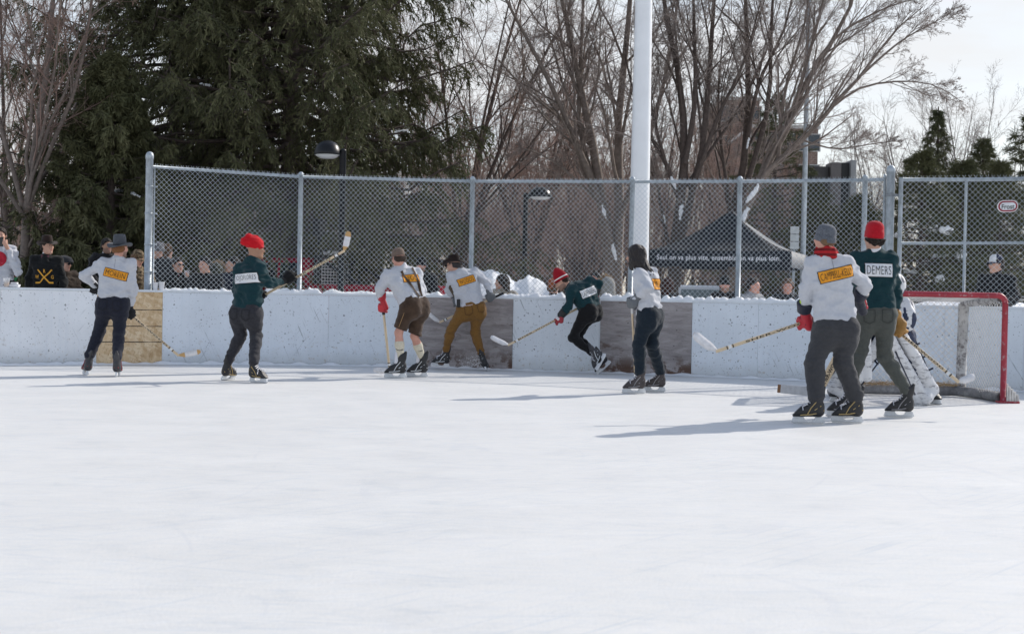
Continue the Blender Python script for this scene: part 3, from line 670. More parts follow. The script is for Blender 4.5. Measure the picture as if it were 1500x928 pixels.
def branchlets(P, R, rng, count, t0, t1, ang, lfac, rfac, M, up=.0, bend=.12, rmin=.002, lens=None):
    """grow count children off every parent polyline"""
    Nn, Mp, _ = P.shape; seg = np.linalg.norm(np.diff(P, axis=1), axis=2); Lp = seg.sum(1)
    t = rng.uniform(t0, t1, (Nn, count)); x = t * (Mp - 1); i = np.minimum(x.astype(int), Mp - 2); fr = (x - i)[..., None]
    n = np.arange(Nn)[:, None]; st = P[n, i] * (1 - fr) + P[n, i + 1] * fr; rr = R[n, i] * (1 - fr[..., 0]) + R[n, i + 1] * fr[..., 0]
    T = P[n, i + 1] - P[n, i]; T /= np.linalg.norm(T, axis=2, keepdims=True) + 1e-9
    rd = rng.normal(size=T.shape); rd -= T * (rd * T).sum(2, keepdims=True); rd /= np.linalg.norm(rd, axis=2, keepdims=True)
    a = np.radians(rng.uniform(ang[0], ang[1], t.shape))[..., None]; D = (T * np.cos(a) + rd * np.sin(a)).reshape(-1, 3)
    Lc = (Lp[:, None] * lfac * rng.uniform(.55, 1.15, t.shape) * (1.15 - .75 * t)).reshape(-1); rc = np.maximum(rr * rfac, rmin).reshape(-1)
    st = st.reshape(-1, 3); out = [st]; p = st; step = (Lc / (M - 1))[:, None]
    for k in range(M - 1):
        D = D + rng.normal(size=D.shape) * bend + V(0, 0, up); D /= np.linalg.norm(D, axis=1, keepdims=True); p = p + D * step; out.append(p)
    Q = np.stack(out, 1); return Q, rc[:, None] * np.linspace(1, .35, M)[None]
def resample(pts, M):
    pts = np.array(pts, float); d = np.r_[0, np.cumsum(np.linalg.norm(np.diff(pts, axis=0), axis=1))]; t = np.linspace(0, d[-1], M)
    return np.stack([np.interp(t, d, pts[:, i]) for i in range(3)], 1)
def stems(lines, M=9):
    P = np.stack([resample(smoothline(np.array(l[0]), 4), M) for l in lines]); R = np.stack([np.interp(np.linspace(0, 1, M), [0, 1], [l[1], l[2]]) for l in lines]); return P, R
TREES = {}
def bare_tree(name, lines, levels, label, seed, mt=None, mtw=None, group=None, snow=(), cat='tree', thick=.6):
    """lines: main stems (points, r0, r1); levels: branching passes; first pass joins the trunk part, the rest form the crown"""
    rng = np.random.default_rng(seed); P, R = stems(lines); R = R * thick
    base = P[0][0]; root = empty(name, (base[0], base[1], base[2]), label, cat, group)
    tp = [tubes(P, R, 8)]; cp = []
    for k, lv in enumerate(levels):
        P, R = branchlets(P, R, rng, **lv); (tp if k == 0 and lv.get('M', 0) >= 6 else cp).append(tubes(P, R, 5 if k == 0 else (4 if k == 1 else 3)))
    v, f = join(tp); mesh('trunk', v, f, mt or M_BARK, root)
    if cp: v, f = join(cp); mesh('crown', v, f, mtw or M_TWIG, root)
    if snow:
        SP, SR = stems(lines); SR = SR * thick
        for p, r, dr in snow:
            k = np.unravel_index(np.argmin(np.linalg.norm((SP - p)[:, :, [0, 2]], axis=2)), SP.shape[:2]); tg = nrm(SP[k[0], min(k[1] + 1, SP.shape[1] - 1)] - SP[k[0], max(k[1] - 1, 0)]); dr = tg; p = SP[k] + V(.25, -.85, .1) * SR[k]
            pr = []; rg = np.random.RandomState(int(abs(p[0] * 100)))
            for i in range(5): q = p + nrm(dr) * (i - 2) * r * .55; pr.append(('c', q, q + V(*rg.uniform(-.3, .3, 3)) * r, r * (.10 + .26 * math.sin(math.pi * (i + .5) / 5)) * rg.uniform(.8, 1.2), r * .12, r * .3))
            solid('snow_clump', pr, M_SNOW, root, h=max(r * .1, .010))
    return root
def copy_tree(o, loc, rz, sc, label=None):
    c = o.copy(); COL.objects.link(c); c.location = loc; c.rotation_euler = (0, 0, rz); c.scale = (sc, sc, sc)
    if label: c['label'] = label
    for ch in o.children: d = ch.copy(); COL.objects.link(d); d.parent = c
    return c
LV = lambda c, t0, t1, a0, a1, lf, rf, M, up=0.0, bend=.12, rmin=.0035: dict(count=c, t0=t0, t1=t1, ang=(a0, a1), lfac=lf, rfac=rf, M=M, up=up, bend=bend, rmin=rmin)
FINE = [LV(9, .22, .98, 22, 48, .62, .5, 7, .05), LV(8, .15, 1, 25, 55, .48, .5, 5, .03), LV(7, .1, 1, 25, 60, .5, .55, 4, .02), LV(4, .1, 1, 30, 60, .6, .7, 3)]
DENSE0 = [LV(11, .1, .95, 20, 50, .6, .5, 7, .06), LV(9, .1, 1, 22, 50, .5, .5, 5, .04), LV(8, .1, 1, 25, 55, .5, .6, 4, .02), LV(4, .1, 1, 25, 60, .6, .8, 3)]
# ---- bare trees left of the spruce
def px_line(Y, pts, dY=0.0): return [at(x, y, Y + dY * i) for i, (x, y) in enumerate(pts)]
bare_tree('bare_tree', [(px_line(27, [(34, 452), (36, 380), (40, 300), (52, 210), (70, 90), (84, -80)]), .17, .05), (px_line(27, [(40, 330), (20, 250), (-5, 160), (-20, 20), (-30, -120)], .1), .09, .03), (px_line(27, [(42, 300), (75, 215), (110, 130), (135, 0), (150, -140)], -.15), .08, .03), (px_line(27, [(37, 372), (62, 322), (92, 300), (120, 296)], -.1), .045, .012)], FINE, 'bare tree with a grey trunk standing behind the man in the brown felt hat', 11, M_BARK, M_TWIGR)
def far_tree(px, Y, pxtop, seed, label, lean=0, group='bare trees far behind the fence', mtw=None, levels=None, r=.16, spread=.9, base=None):
    rng = np.random.default_rng(seed); b = at(px, 440, Y); b[2] = 0.05; top = at(px + lean, pxtop, Y); H = top[2] - b[2]; L0 = []
    n = 4
    for k in range(n):
        a = rng.uniform(0, 6.28); s = spread * H * .22 * rng.uniform(.5, 1.2); e = top + V(math.cos(a) * s * 1.3, math.sin(a) * s, rng.uniform(-.25, .05) * H)
        m1 = b + (e - b) * .25; m1[:2] = b[:2] + (e - b)[:2] * .06; m2 = b + (e - b) * .6; m2[:2] = b[:2] + (e - b)[:2] * .42
        L0.append(([b + V(rng.normal(0, .1), rng.normal(0, .1), 0), m1, m2, e], r * rng.uniform(.6, 1), r * .16))
    return bare_tree('bare_tree', L0, levels or FINE, label, seed, M_BARKD, mtw or M_TWIG, group)
far_tree(8, 40, -110, 21, 'bare reddish tree at the left picture edge beyond the nearer grey trunk', mtw=M_TWIGR, levels=DENSE0)
far_tree(110, 44, -140, 22, 'bare reddish tree half hidden by the left side of the big spruce', mtw=M_TWIGR, levels=DENSE0)
# ---- fine twigged trees right of the spruce
DENSE = [LV(11, .1, .95, 20, 50, .6, .5, 7, .06), LV(9, .1, 1, 22, 50, .5, .5, 5, .04), LV(8, .1, 1, 25, 55, .5, .6, 4, .02), LV(4, .1, 1, 25, 60, .6, .8, 3)]
far_tree(672, 37, -60, 31, 'round crowned tree of fine reddish twigs right of the spruce', mtw=M_TWIGR, levels=DENSE, spread=1.2)
far_tree(775, 42, 40, 32, 'fine reddish tree behind the second lamp', mtw=M_TWIGR, levels=DENSE, spread=1.1)
far_tree(590, 50, -130, 33, 'tall bare tree seen through the gap beside the spruce top', mtw=M_TWIG, levels=FINE)
# ---- the multi-stemmed trees by the pole
G = [LV(11, .2, .98, 15, 42, .50, .45, 7, .05, .10), LV(9, .15, 1, 22, 50, .55, .5, 6, .03, .14), LV(8, .1, 1, 25, 60, .55, .6, 5, .01, .16), LV(5, .1, 1, 30, 65, .6, .8, 3)]
def stems_scale(l, k): return [(a, b * k, c * k) for a, b, c in l]
def sn(px, py, Y, r, d=(0, 0, 1)): return (at(px, py, Y), r, V(*d))
Yt = 33
bare_tree('bare_tree', [(px_line(Yt, [(893, 452), (893, 380), (884, 310), (866, 200), (842, 90), (815, -40)], .05), .26, .05), (px_line(Yt, [(903, 450), (904, 370), (908, 300), (905, 190), (918, 60), (930, -90)], .08), .24, .06), (px_line(Yt, [(898, 370), (880, 300), (855, 235), (810, 130), (752, 20), (700, -80)], -.1), .15, .03), (px_line(Yt, [(896, 330), (868, 262), (848, 180), (852, 60), (858, -90)], .1), .13, .03), (px_line(Yt, [(908, 320), (930, 260), (960, 170), (985, 60), (1000, -70)], -.05), .12, .03), (px_line(Yt, [(880, 300), (842, 262), (800, 230), (760, 215)], -.2), .07, .02)], G, 'many stemmed bare tree directly left of the white pole', 41, M_BARK, M_TWIGG, snow=(sn(855, 325, Yt - .2, .13, (.9, 0, -.3)), sn(880, 360, Yt - .25, .15, (.05, 0, 1))))
bare_tree('bare_tree', [(px_line(31, [(985, 450), (986, 380), (996, 300), (1003, 220), (996, 120), (975, 20), (960, -110)], .05), .22, .04), (px_line(31, [(990, 420), (1000, 330), (1026, 240), (1038, 120), (1046, 0), (1055, -120)], .06), .16, .04), (px_line(31, [(1003, 240), (1018, 150), (1017, 40), (1012, -90)], .04), .11, .03), (px_line(31, [(998, 300), (972, 230), (950, 130), (948, 30)], -.1), .09, .02), (px_line(31, [(1020, 260), (1052, 170), (1090, 90), (1120, -20)], -.08), .09, .02), (px_line(31, [(985, 390), (968, 300), (960, 262), (930, 215)], -.1), .09, .02)], G, 'dark stemmed bare tree right of the white pole with snow in its fork', 42, M_BARKD, M_TWIGG, snow=(sn(998, 322, 30.7, .17, (.05, 0, 1)), sn(991, 272, 30.8, .12, (1, 0, .1)), sn(974, 318, 30.7, .08, (.05, 0, 1))))
bare_tree('bare_tree', [(px_line(32, [(1058, 452), (1066, 380), (1076, 300), (1094, 215), (1096, 120), (1092, 0), (1090, -110)], .05), .20, .04), (px_line(32, [(1072, 330), (1100, 250), (1126, 150), (1130, 30), (1140, -100)], .03), .13, .03), (px_line(32, [(1094, 210), (1112, 120), (1150, 40), (1170, -60)], -.08), .09, .02), (px_line(32, [(1074, 320), (1060, 240), (1052, 150), (1060, 40)], .1), .08, .02)], G, 'upright bare tree behind the tent peak', 43, M_BARKD, M_TWIGG, snow=(sn(1087, 222, 31.7, .1, (.6, 0, .8)),))
bare_tree('bare_tree', [(px_line(30, [(1062, 455), (1076, 380), (1096, 290), (1136, 225), (1162, 165), (1192, 95), (1236, 40), (1262, -60)], .03), .19, .04), (px_line(30, [(1100, 285), (1138, 235), (1178, 205), (1215, 160), (1262, 110), (1308, 48), (1352, 10)], -.1), .12, .015), (px_line(30, [(1160, 170), (1185, 80), (1206, 0), (1222, -90)], .1), .08, .02), (px_line(30, [(1192, 96), (1230, 50), (1290, 15), (1360, -8)], -.06), .06, .012), (px_line(30, [(1215, 160), (1262, 128), (1325, 119), (1372, 126), (1410, 150)], -.1), .05, .01), (px_line(30, [(1178, 206), (1222, 218), (1270, 212), (1330, 203)], -.2), .035, .008), (px_line(30, [(1262, 110), (1320, 60), (1378, 28), (1402, 12)], .1), .05, .008), (px_line(30, [(1140, 232), (1150, 130), (1180, 30), (1190, -80)], .1), .07, .02)],
          [LV(13, .22, .97, 12, 38, .45, .45, 8, .03, .09), LV(8, .15, 1, 16, 42, .60, .5, 6, .02, .12), LV(6, .1, 1, 18, 48, .62, .6, 5, .01, .15), LV(3, .1, 1, 25, 55, .65, .8, 3)], 'leaning bare tree whose limbs arch far to the right over the gate', 44, M_BARK, M_TWIGG, snow=(sn(1098, 272, 29.6, .18, (.6, 0, .8)), sn(1088, 298, 29.6, .16, (.5, 0, .8))))
# ---- small far trees over the pines, at the right
SMALL = [LV(14, .15, .97, 20, 50, .42, .5, 6, .05), LV(9, .15, 1, 25, 55, .55, .5, 5, .02), LV(7, .1, 1, 25, 55, .55, .7, 3)]
for i, (px, top, lab) in enumerate(((1290, 165, 'thin bare tree right behind the gate post'), (1340, 150, 'bare tree above the left end of the gate'), (1420, 140, 'slim bare tree standing between two dark pines'), (1482, 140, 'bare tree at the right picture edge above the pines'), (1255, 180, 'faint bare shrubby tree behind the dark monument'), (1385, 135, 'bare tree rising behind the pointed spruce'))):
    far_tree(px, 52 + i, top, 60 + i, lab, group='small bare trees above the pines', mtw=M_TWIGG, levels=SMALL, r=.10, spread=.55)
# ---- thickets and far trees that close the view behind the fence
THK = [LV(8, .1, .95, 15, 45, .6, .55, 6, .05), LV(8, .1, 1, 20, 55, .55, .55, 4, .03), LV(6, .05, 1, 20, 60, .6, .8, 3)]
protos = []
for i in range(3):
    rng = np.random.default_rng(80 + i); L0 = []
    for k in range(7):
        a = rng.uniform(0, 6.28); s = rng.uniform(.4, 1.7); L0.append(([V(rng.normal(0, .3), 70 + rng.normal(0, .3), 0), V(.3 * s * math.cos(a), 70 + .3 * s * math.sin(a), 1.6), V(s * math.cos(a), 70 + s * math.sin(a), rng.uniform(3.4, 5.2))], .05, .012))
    protos.append(bare_tree('bare_shrub', L0, THK, 'tall leafless thicket', 90 + i, M_BARKD, M_TWIGR if i == 0 else M_TWIG, 'leafless thickets behind the fence', cat='shrub'))
rng = np.random.default_rng(5)
sp = [(575, 44, 1.3), (625, 40, 1.05), (668, 52, 1.5), (705, 47, 1.2), (742, 55, 1.6), (780, 48, 1.3), (815, 56, 1.7), (845, 46, 1.2), (872, 58, 1.7), (925, 52, 1.5), (958, 60, 1.9), (985, 48, 1.25), (1030, 56, 1.7), (1058, 49, 1.35), (1095, 58, 1.6), (1128, 47, 1.1), (1160, 55, 1.35), (1200, 60, 1.2), (1240, 62, 1.25), (20, 60, 1.5), (60, 52, 1.1), (100, 62, 1.5), (-40, 55, 1.4), (140, 58, 1.3), (1300, 66, 1.3), (760, 66, 2.1), (860, 70, 2.2), (1010, 70, 2.2), (1110, 72, 2.1), (690, 64, 2.0), (930, 68, 2.2), (250, 50, 1.3), (300, 46, 1.2), (350, 52, 1.4), (400, 47, 1.25), (450, 50, 1.4), (500, 46, 1.2), (545, 52, 1.5), (210, 55, 1.4), (824, 50, 1.3), (640, 60, 1.5)]
txt = ['behind the leather shorts skater', 'above the hooded watcher', 'behind the mustard trousers skater', 'left of the second lamp post', 'just left of the second lamp', 'right of the second lamp post', 'above the striped toque', 'beside the trunk with snow', 'left of the white pole', 'at the white pole', 'right of the white pole', 'at the left tent corner', 'behind the left tent slope', 'behind the tent peak', 'behind the right tent slope', 'between tent and thin pole', 'at the thin pole', 'behind the dark monument', 'right of the dark monument', 'at the far left behind the phone holder', 'behind the brown felt hat', 'left of the spruce', 'at the very left edge', 'under the left spruce branches', 'behind the gate post', 'far behind the second lamp', 'far behind the snowy trunk', 'far behind the tent, left', 'far behind the tent, right', 'far behind the spruce edge', 'far behind the white pole', 'behind the corner post', 'behind the swept haired man', 'behind the red slouch hat', 'behind the cab of the red truck', 'behind the truck rack', 'behind the first lamp post', 'behind the truck bed', 'left of the corner post', 'right of the rust red building', 'behind the dark brown felt hat skater']
for i, ((px, Y, sc), tx) in enumerate(zip(sp, txt)):
    q = at(px, 440, Y); o = protos[i % 3]; lab = 'tall leafless thicket ' + tx
    if i < 3: o.location = (q[0], q[1], 0); o.rotation_euler = (0, 0, rng.uniform(0, 6)); o.scale = (sc,) * 3; o['label'] = lab
    else: copy_tree(o, (q[0], q[1], 0), rng.uniform(0, 6), sc * rng.uniform(.92, 1.1), lab)

# ================================================================ conifers
def m_needle(name, a, b):
    s = SB(name); c = s.ramp(s.noise(s.map(), .9, 4, .6), [(.3, a), (.7, b)]); return s.done(c, .75, .2)
M_NEEDLE = m_needle('spruce needles', (.060, .066, .030), (.135, .132, .066))
M_PINE = m_needle('pine needles', (.062, .072, .036), (.140, .138, .070))
def needle_quads(C, D, ln, wd, rng):
    """flat needle sprays at C pointing along D"""
    n = len(C); w = rng.normal(size=(n, 3)); w -= D * (w * D).sum(1, keepdims=True); w /= np.linalg.norm(w, axis=1, keepdims=True) + 1e-9
    L_ = (ln * rng.uniform(.6, 1.3, n))[:, None]; W_ = (wd * rng.uniform(.6, 1.3, n))[:, None]
    v = np.stack([C - w * W_ * .35, C + w * W_ * .35, C + D * L_ * .6 + w * W_ * .5, C + D * L_, C + D * L_ * .6 - w * W_ * .5], 1)
    b = np.arange(n)[:, None] * 5; f = np.concatenate([b + np.array([0, 1, 2, 4]), b + np.array([4, 2, 3, 3])])
    tri = np.concatenate([b + np.array([0, 1, 2]), b + np.array([0, 2, 4]), b + np.array([4, 2, 3])])
    return v.reshape(-1, 3), tri
def spruce(px, Y, H, rmax, nlimb, label, seed, M, droop=.22, lo=.02, sub=16, spray=12, ln=.16, wd=.05, group=None, low_cut=.3, name='spruce_tree', snow=0, hang=.75, skirt=1.0, rbase=None, zb=0.05):
    rng = np.random.default_rng(seed); b = at(px, 440, Y); b[2] = zb; root = empty(name, b, label, 'tree', group)
    tr = stems([([b, b + V(.03, 0, H * .5), b + V(0, 0, H)], rbase or H * .018, .02)])
    mesh('trunk', *tubes(*tr, 10), M_BARKD, root)
    t = lo + (.99 - lo) * ((np.arange(nlimb) + rng.uniform(0, 1, nlimb)) / nlimb) ** .9; az = np.arange(nlimb) * 2.399 + rng.normal(0, .3, nlimb)
    Ll = rmax * np.clip((1 - t) ** .8, .04, 1) * np.clip(skirt + (1 - skirt) * t * 3, 0, 1) * rng.uniform(.72, 1.12, nlimb); M_ = 8; s = np.linspace(0, 1, M_)
    Z0 = b[2] + t * H; out = np.stack([np.cos(az), np.sin(az)], 1)
    P = np.zeros((nlimb, M_, 3)); P[:, :, :2] = b[:2] + out[:, None] * (Ll[:, None] * s)[..., None]
    P[:, :, 2] = Z0[:, None] + Ll[:, None] * (.22 * t[:, None] * s - droop * (1.1 - .8 * t)[:, None] * 1.6 * s ** 1.3 + droop * 1.25 * s ** 3.2)
    P += rng.normal(0, .03, P.shape) * Ll[:, None, None] * s[None, :, None]; P[:, :, 2] = np.maximum(P[:, :, 2], .12)
    R = (.012 + .011 * Ll)[:, None] * np.linspace(1, .25, M_)
    lv, lf = tubes(P, R, 5); parts_t = [(lv, lf)]
    # side branchlets: flat, drooping
    ns = sub; i = np.repeat(np.arange(nlimb), ns); u = rng.uniform(.18, 1, len(i)) ** .8; x = u * (M_ - 1); k = np.minimum(x.astype(int), M_ - 2); fr = (x - k)[:, None]
    st = P[i, k] * (1 - fr) + P[i, k + 1] * fr; T = P[i, k + 1] - P[i, k]; T /= np.linalg.norm(T, axis=1, keepdims=True) + 1e-9
    side = np.cross(T, V(0, 0, 1)); side /= np.linalg.norm(side, axis=1, keepdims=True) + 1e-9; sg = np.where(rng.random(len(i)) < .5, -1, 1)[:, None]
    D = T * .65 + side * sg * rng.uniform(.3, 1, (len(i), 1)) + V(0, 0, -.25) + rng.normal(0, .15, (len(i), 3)); D /= np.linalg.norm(D, axis=1, keepdims=True)
    Lb = (Ll[i] * .30 * (1.15 - .7 * u) * rng.uniform(.5, 1.2, len(i)) + .12); B = [st]; p = st; d = D
    for q in range(4): d = d + V(0, 0, -hang * .32) + rng.normal(0, .06, d.shape); d /= np.linalg.norm(d, axis=1, keepdims=True); p = p + d * (Lb / 4)[:, None]; B.append(p)
    B = np.stack(B, 1); B[:, :, 2] = np.maximum(B[:, :, 2], .06)
    bv, bf = tubes(B, np.full((len(B), 5), .006) * np.linspace(1, .5, 5), 3); parts_t.append((bv, bf)); v, f = join(parts_t); mesh('limb', v, f, M_BARKD, root)['kind'] = 'stuff'
    # needle sprays along branchlets and limb tips
    j = np.repeat(np.arange(len(B)), spray); u = rng.uniform(0, 1, len(j)); x = u * 4; k = np.minimum(x.astype(int), 3); fr = (x - k)[:, None]
    C = B[j, k] * (1 - fr) + B[j, k + 1] * fr; T = B[j, k + 1] - B[j, k]; T /= np.linalg.norm(T, axis=1, keepdims=True) + 1e-9
    D = T * .8 + rng.normal(0, .55, C.shape) + V(0, 0, -.35 * hang); D /= np.linalg.norm(D, axis=1, keepdims=True)
    C = C + rng.normal(0, .02, C.shape); v, f = needle_quads(C, D, ln, wd, rng)
    mesh('foliage', v, f, M, root, False)
    if snow:
        for q in range(snow):
            li = rng.integers(int(nlimb * .0), int(nlimb * .55)); s0 = P[li, rng.integers(3, 7)]; pr = []
            for e in range(4): c = s0 + V(*rng.uniform(-1, 1, 3)) * V(.14, .14, .04) + V(0, -.04, .07); pr.append(('c', c, c + V(*rng.uniform(-.06, .06, 3)), rng.uniform(.03, .09), .04, .06))
            solid('snow_clump', pr, M_SNOW, root, h=.028)
    return root, P
big, BP = spruce(420, 31.5, 18.5, 5.7, 400, 'huge dark spruce filling the left half behind the fence', 7, M_NEEDLE, sub=36, spray=38, ln=.13, wd=.024, droop=.26, hang=.95, rbase=.24, zb=.05, lo=.005)
# a low second spruce whose branches hang over the watchers at the left
spruce(252, 33.5, 18.5, 4.9, 330, 'second tall dark spruce left of the huge one', 9, M_NEEDLE, sub=30, spray=30, ln=.13, wd=.024, droop=.26, hang=.95, rbase=.22, lo=.02)
low, LP = spruce(158, 27.5, 5.6, 2.35, 100, 'lower dark spruce with hanging branches left of the corner post', 8, M_NEEDLE, sub=30, spray=34, ln=.13, wd=.024, droop=.3, hang=1.0, rbase=.12)
# snow still lying on the lowest left limbs of the spruces
def snow_on(P, root, targets):
    Q = P[:, 3:].reshape(-1, 3); D = P[:, 3:] - P[:, 2:-1]; D = D.reshape(-1, 3); rel = Q - EYE; dep = rel @ _f; X = CX + FPX * (rel @ CAMX) / dep; Yp = CY - FPX * (rel @ CAMY) / dep
    for px, py, r in targets:
        k = np.argmin((X - px) ** 2 + (Yp - py) ** 2 + (dep - dep.min()) * 60); p, d = Q[k], nrm(D[k]); rq = np.random.RandomState(px)
        pr = [('c', p + d * (i - 2) * r * .6 + V(0, -.02, .05 + rq.uniform(-.1, .1) * r), p + d * (i - 1.5) * r * .6 + V(rq.uniform(-.3, .3) * r, rq.uniform(-.3, .3) * r, .045), r * rq.uniform(.12, .34), r * rq.uniform(.1, .25), r * .2) for i in range(5)]
        solid('snow_clump', pr, M_SNOW, root, h=.014)
snow_on(BP, big, ((316, 119, .10), (400, 190, .08), (590, 200, .10), (470, 260, .07)))
snow_on(LP, low, ((172, 282, .15), (208, 290, .12)))
# pines at the right
PN = dict(sub=9, spray=26, ln=.17, wd=.015, droop=.0, hang=.05, name='pine_tree', group='pines behind the gate')
for i, (px, Y, H, r, lab, sn_) in enumerate(((1255, 38, 3.9, 2.0, 'bushy snow dotted pine directly left of the gate post', 5), (1345, 33, 4.6, 2.1, 'snowy bushy pine behind the left half of the gate', 14), (1405, 36, 4.7, 2.2, 'bushy pine behind the middle bar of the gate', 8), (1460, 34, 4.5, 2.0, 'bushy pine behind the oval plate', 8), (1515, 38, 6.6, 2.4, 'taller pine at the right picture edge', 3), (1190, 42, 4.6, 2.3, 'olive pine between the tent and the dark monument', 3), (1130, 45, 7.6, 2.8, 'dense olive conifer behind the leaning tree', 0), (1435, 44, 6.2, 2.0, 'dark pine over the right half of the gate', 2))):
    spruce(px, Y, H, r, 85, lab, 100 + i, M_PINE, snow=sn_, **PN)
spruce(1368, 46, 7.4, 1.6, 120, 'slim pointed dark spruce rising above the gate', 120, M_PINE, sub=7, spray=20, ln=.15, wd=.016, group=None, droop=.05)
spruce(1418, 50, 6.2, 1.3, 100, 'small pointed dark spruce right of the slim one', 121, M_PINE, sub=7, spray=20, ln=.15, wd=.016, group=None, droop=.05)

# ================================================================ poles, lamps
def pole(name, px, pxtop_x, Y, r0, r1, H, label, M, z0=.05):
    b = at(px, 440, Y); b[2] = z0; root = empty(name, b, label, 'pole'); mb = MB(); mb.tube([b + V(0, 0, H * t) for t in np.linspace(0, 1, 8)], np.linspace(r0, r1, 8), 24); mb.build('shaft', M, root, True); return root, b
pr, pb = pole('floodlight_pole', 934, 0, 23.5, .178, .085, 15, 'thick white tapered floodlight pole behind the fence', mat('white pole paint', (.80, .815, .83), .35, 0, .04, 3))
mb = MB(); mb.lathe([(.26, 0), (.26, .03)], pb, n=20); mb.build('base_plate', M_GALV, pr)
mb = MB(); mb.box(pb + V(-.02, -.172, 1.6), (.11, .02, .26)); mb.build('hand_hole_cover', mat('white pole paint', (.80, .815, .83), .35, 0, .04, 3), pr, bevel=.004)
tp, tb = pole('thin_pole', 1175, 0, 31, .058, .045, 11, 'thin galvanised pole right of the tent', M_GALV)
mb = MB(); q = at(1182.5, 87, 31); mb.box(q, (.1, .06, .06)); mb.build('bracket', M_GALV, tp)
M_LAMP = mat('black lamp enamel', (.010, .011, .013), .35, spec=.3)
def lamp(px, py, pxdome, Y, dw, label):
    b = at(px, 440, Y); b[2] = .05; t = at(px, py, Y); root = empty('street_lamp', (b[0], b[1], .05), label, 'street lamp'); mb = MB(); mb.tube([V(t[0], t[1], .05), t], .055, 14); mb.lathe([(.06, 0), (.05, .03), (.01, .05)], t, n=14); mb.build('lamp_post', M_LAMP, root, True)
    d = at(pxdome, py + 1, Y); mb = MB(); mb.tube([t + V(0, 0, -.08), d + V((t[0] - d[0]) * .3, 0, -.03)], .028, 10); mb.build('arm', M_LAMP, root, True)
    mb = MB(); r = dw / 2; mb.lathe([(r, -.045), (r * 1.02, -.02), (r * .97, .02), (r * .85, .095), (r * .6, .155), (r * .3, .185), (.02, .195)], d, n=28); mb.build('lamp_shade', M_LAMP, root, True)
    mb = MB(); mb.lathe([(r * .55, -.10), (r * .9, -.055), (r * .94, -.045)], d, n=24); mb.build('diffuser', mat('lamp glass', (.55, .56, .55), .2), root, True)
lamp(502.5, 222, 480, 23.3, .44, 'black dome street lamp in front of the spruce')
lamp(770, 285, 791, 33, .56, 'black dome street lamp seen through the fence right of the spruce')
# small blank notice board by the thin pole
q = at(1164, 348, 33); r0 = empty('notice_board', (q[0], q[1], .05), 'small pale notice board on a post by the thin pole', 'sign')
mb = MB(); mb.box(q, (.20, .03, .52)); mb.build('panel', mat('pale board', (.55, .58, .58), .5), r0); mb = MB(); mb.tube([V(q[0], q[1] + .04, .05), q + V(0, .04, .2)], .03, 8); mb.build('post', M_GALV, r0)
for z in (-.09, .08): mb = MB(); mb.box(q + V(0, -.019, z), (.2, .006, .014)); mb.build('seam', mat('dark trim', (.08, .08, .08), .6), r0)

# ================================================================ buildings far behind
M_BRICK = None
def m_brick(a, b, sc):
    s = SB('brick'); n = s.t.nodes.new('ShaderNodeTexBrick'); n.inputs['Scale'].default_value = sc; n.inputs['Color1'].default_value = (*a, 1); n.inputs['Color2'].default_value = (*b, 1); n.inputs['Mortar'].default_value = (.3, .26, .23, 1); n.inputs['Mortar Size'].default_value = .012
    s.L(s.map((1, 1, 1), (math.pi / 2, 0, 0)), n.inputs['Vector']); return s.done(s.mix(s.ramp(s.noise(s.map(), .6, 4), [(.4, 0.0), (.7, .35)]), n.outputs['Color'], tuple(np.array(a) * .6)), .85, .2)
M_PANE = mat('dark window glass', (.03, .04, .05), .1); M_STONE = mat('pale stone', (.34, .33, .31), .8)
def building(px0, px1, ptop, Y, D, label, M, rows, cols, name='brick_building', win=(1.3, 1.5), M2=None):
    a = at(px0, 440, Y); b = at(px1, 440, Y); zt = at((px0 + px1) / 2, ptop, Y)[2]; c = (a + b) / 2; root = empty(name, (c[0], Y, 0), label, 'building')
    Wd = b[0] - a[0]; mb = MB(); mb.box(V(c[0], Y + D / 2, zt / 2), (Wd, D, zt)); mb.build('wall', M, root)
    mb = MB(); mb.box(V(c[0], Y + D / 2, zt + .15), (Wd + .4, D + .4, .3)); mb.build('roof', M_STONE, root)
    for i in range(rows):
        for j in range(cols):
            p = V(a[0] + Wd * (j + .5) / cols, Y - .02, zt * (i + .55) / rows); mb = MB(); mb.box(p, (win[0] + .2, .12, win[1] + .2)); w = mb.build('window', M_STONE, root)
            mb = MB(); mb.box(p + V(0, -.065, 0), (win[0], .02, win[1])); mb.build('pane', M_PANE, w)
    return root
M_BR1 = m_brick((.30, .105, .06), (.38, .15, .085), 1.6); M_BR2 = m_brick((.13, .09, .075), (.17, .12, .10), 1.2)
building(-90, 95, 318, 85, 10, 'low red brick building behind the watchers at the far left', M_BR1, 2, 5)
building(676, 812, 322, 80, 10, 'rust red brick building seen through the fence behind the second lamp', M_BR1, 2, 4)
building(1052, 1106, 147, 150, 14, 'tall brown building block behind the upright bare tree', M_BR2, 7, 4, 'apartment_block')
building(1098, 1193, 188, 135, 14, 'wider brown building block left of the thin pole', M_BR2, 6, 6, 'apartment_block')
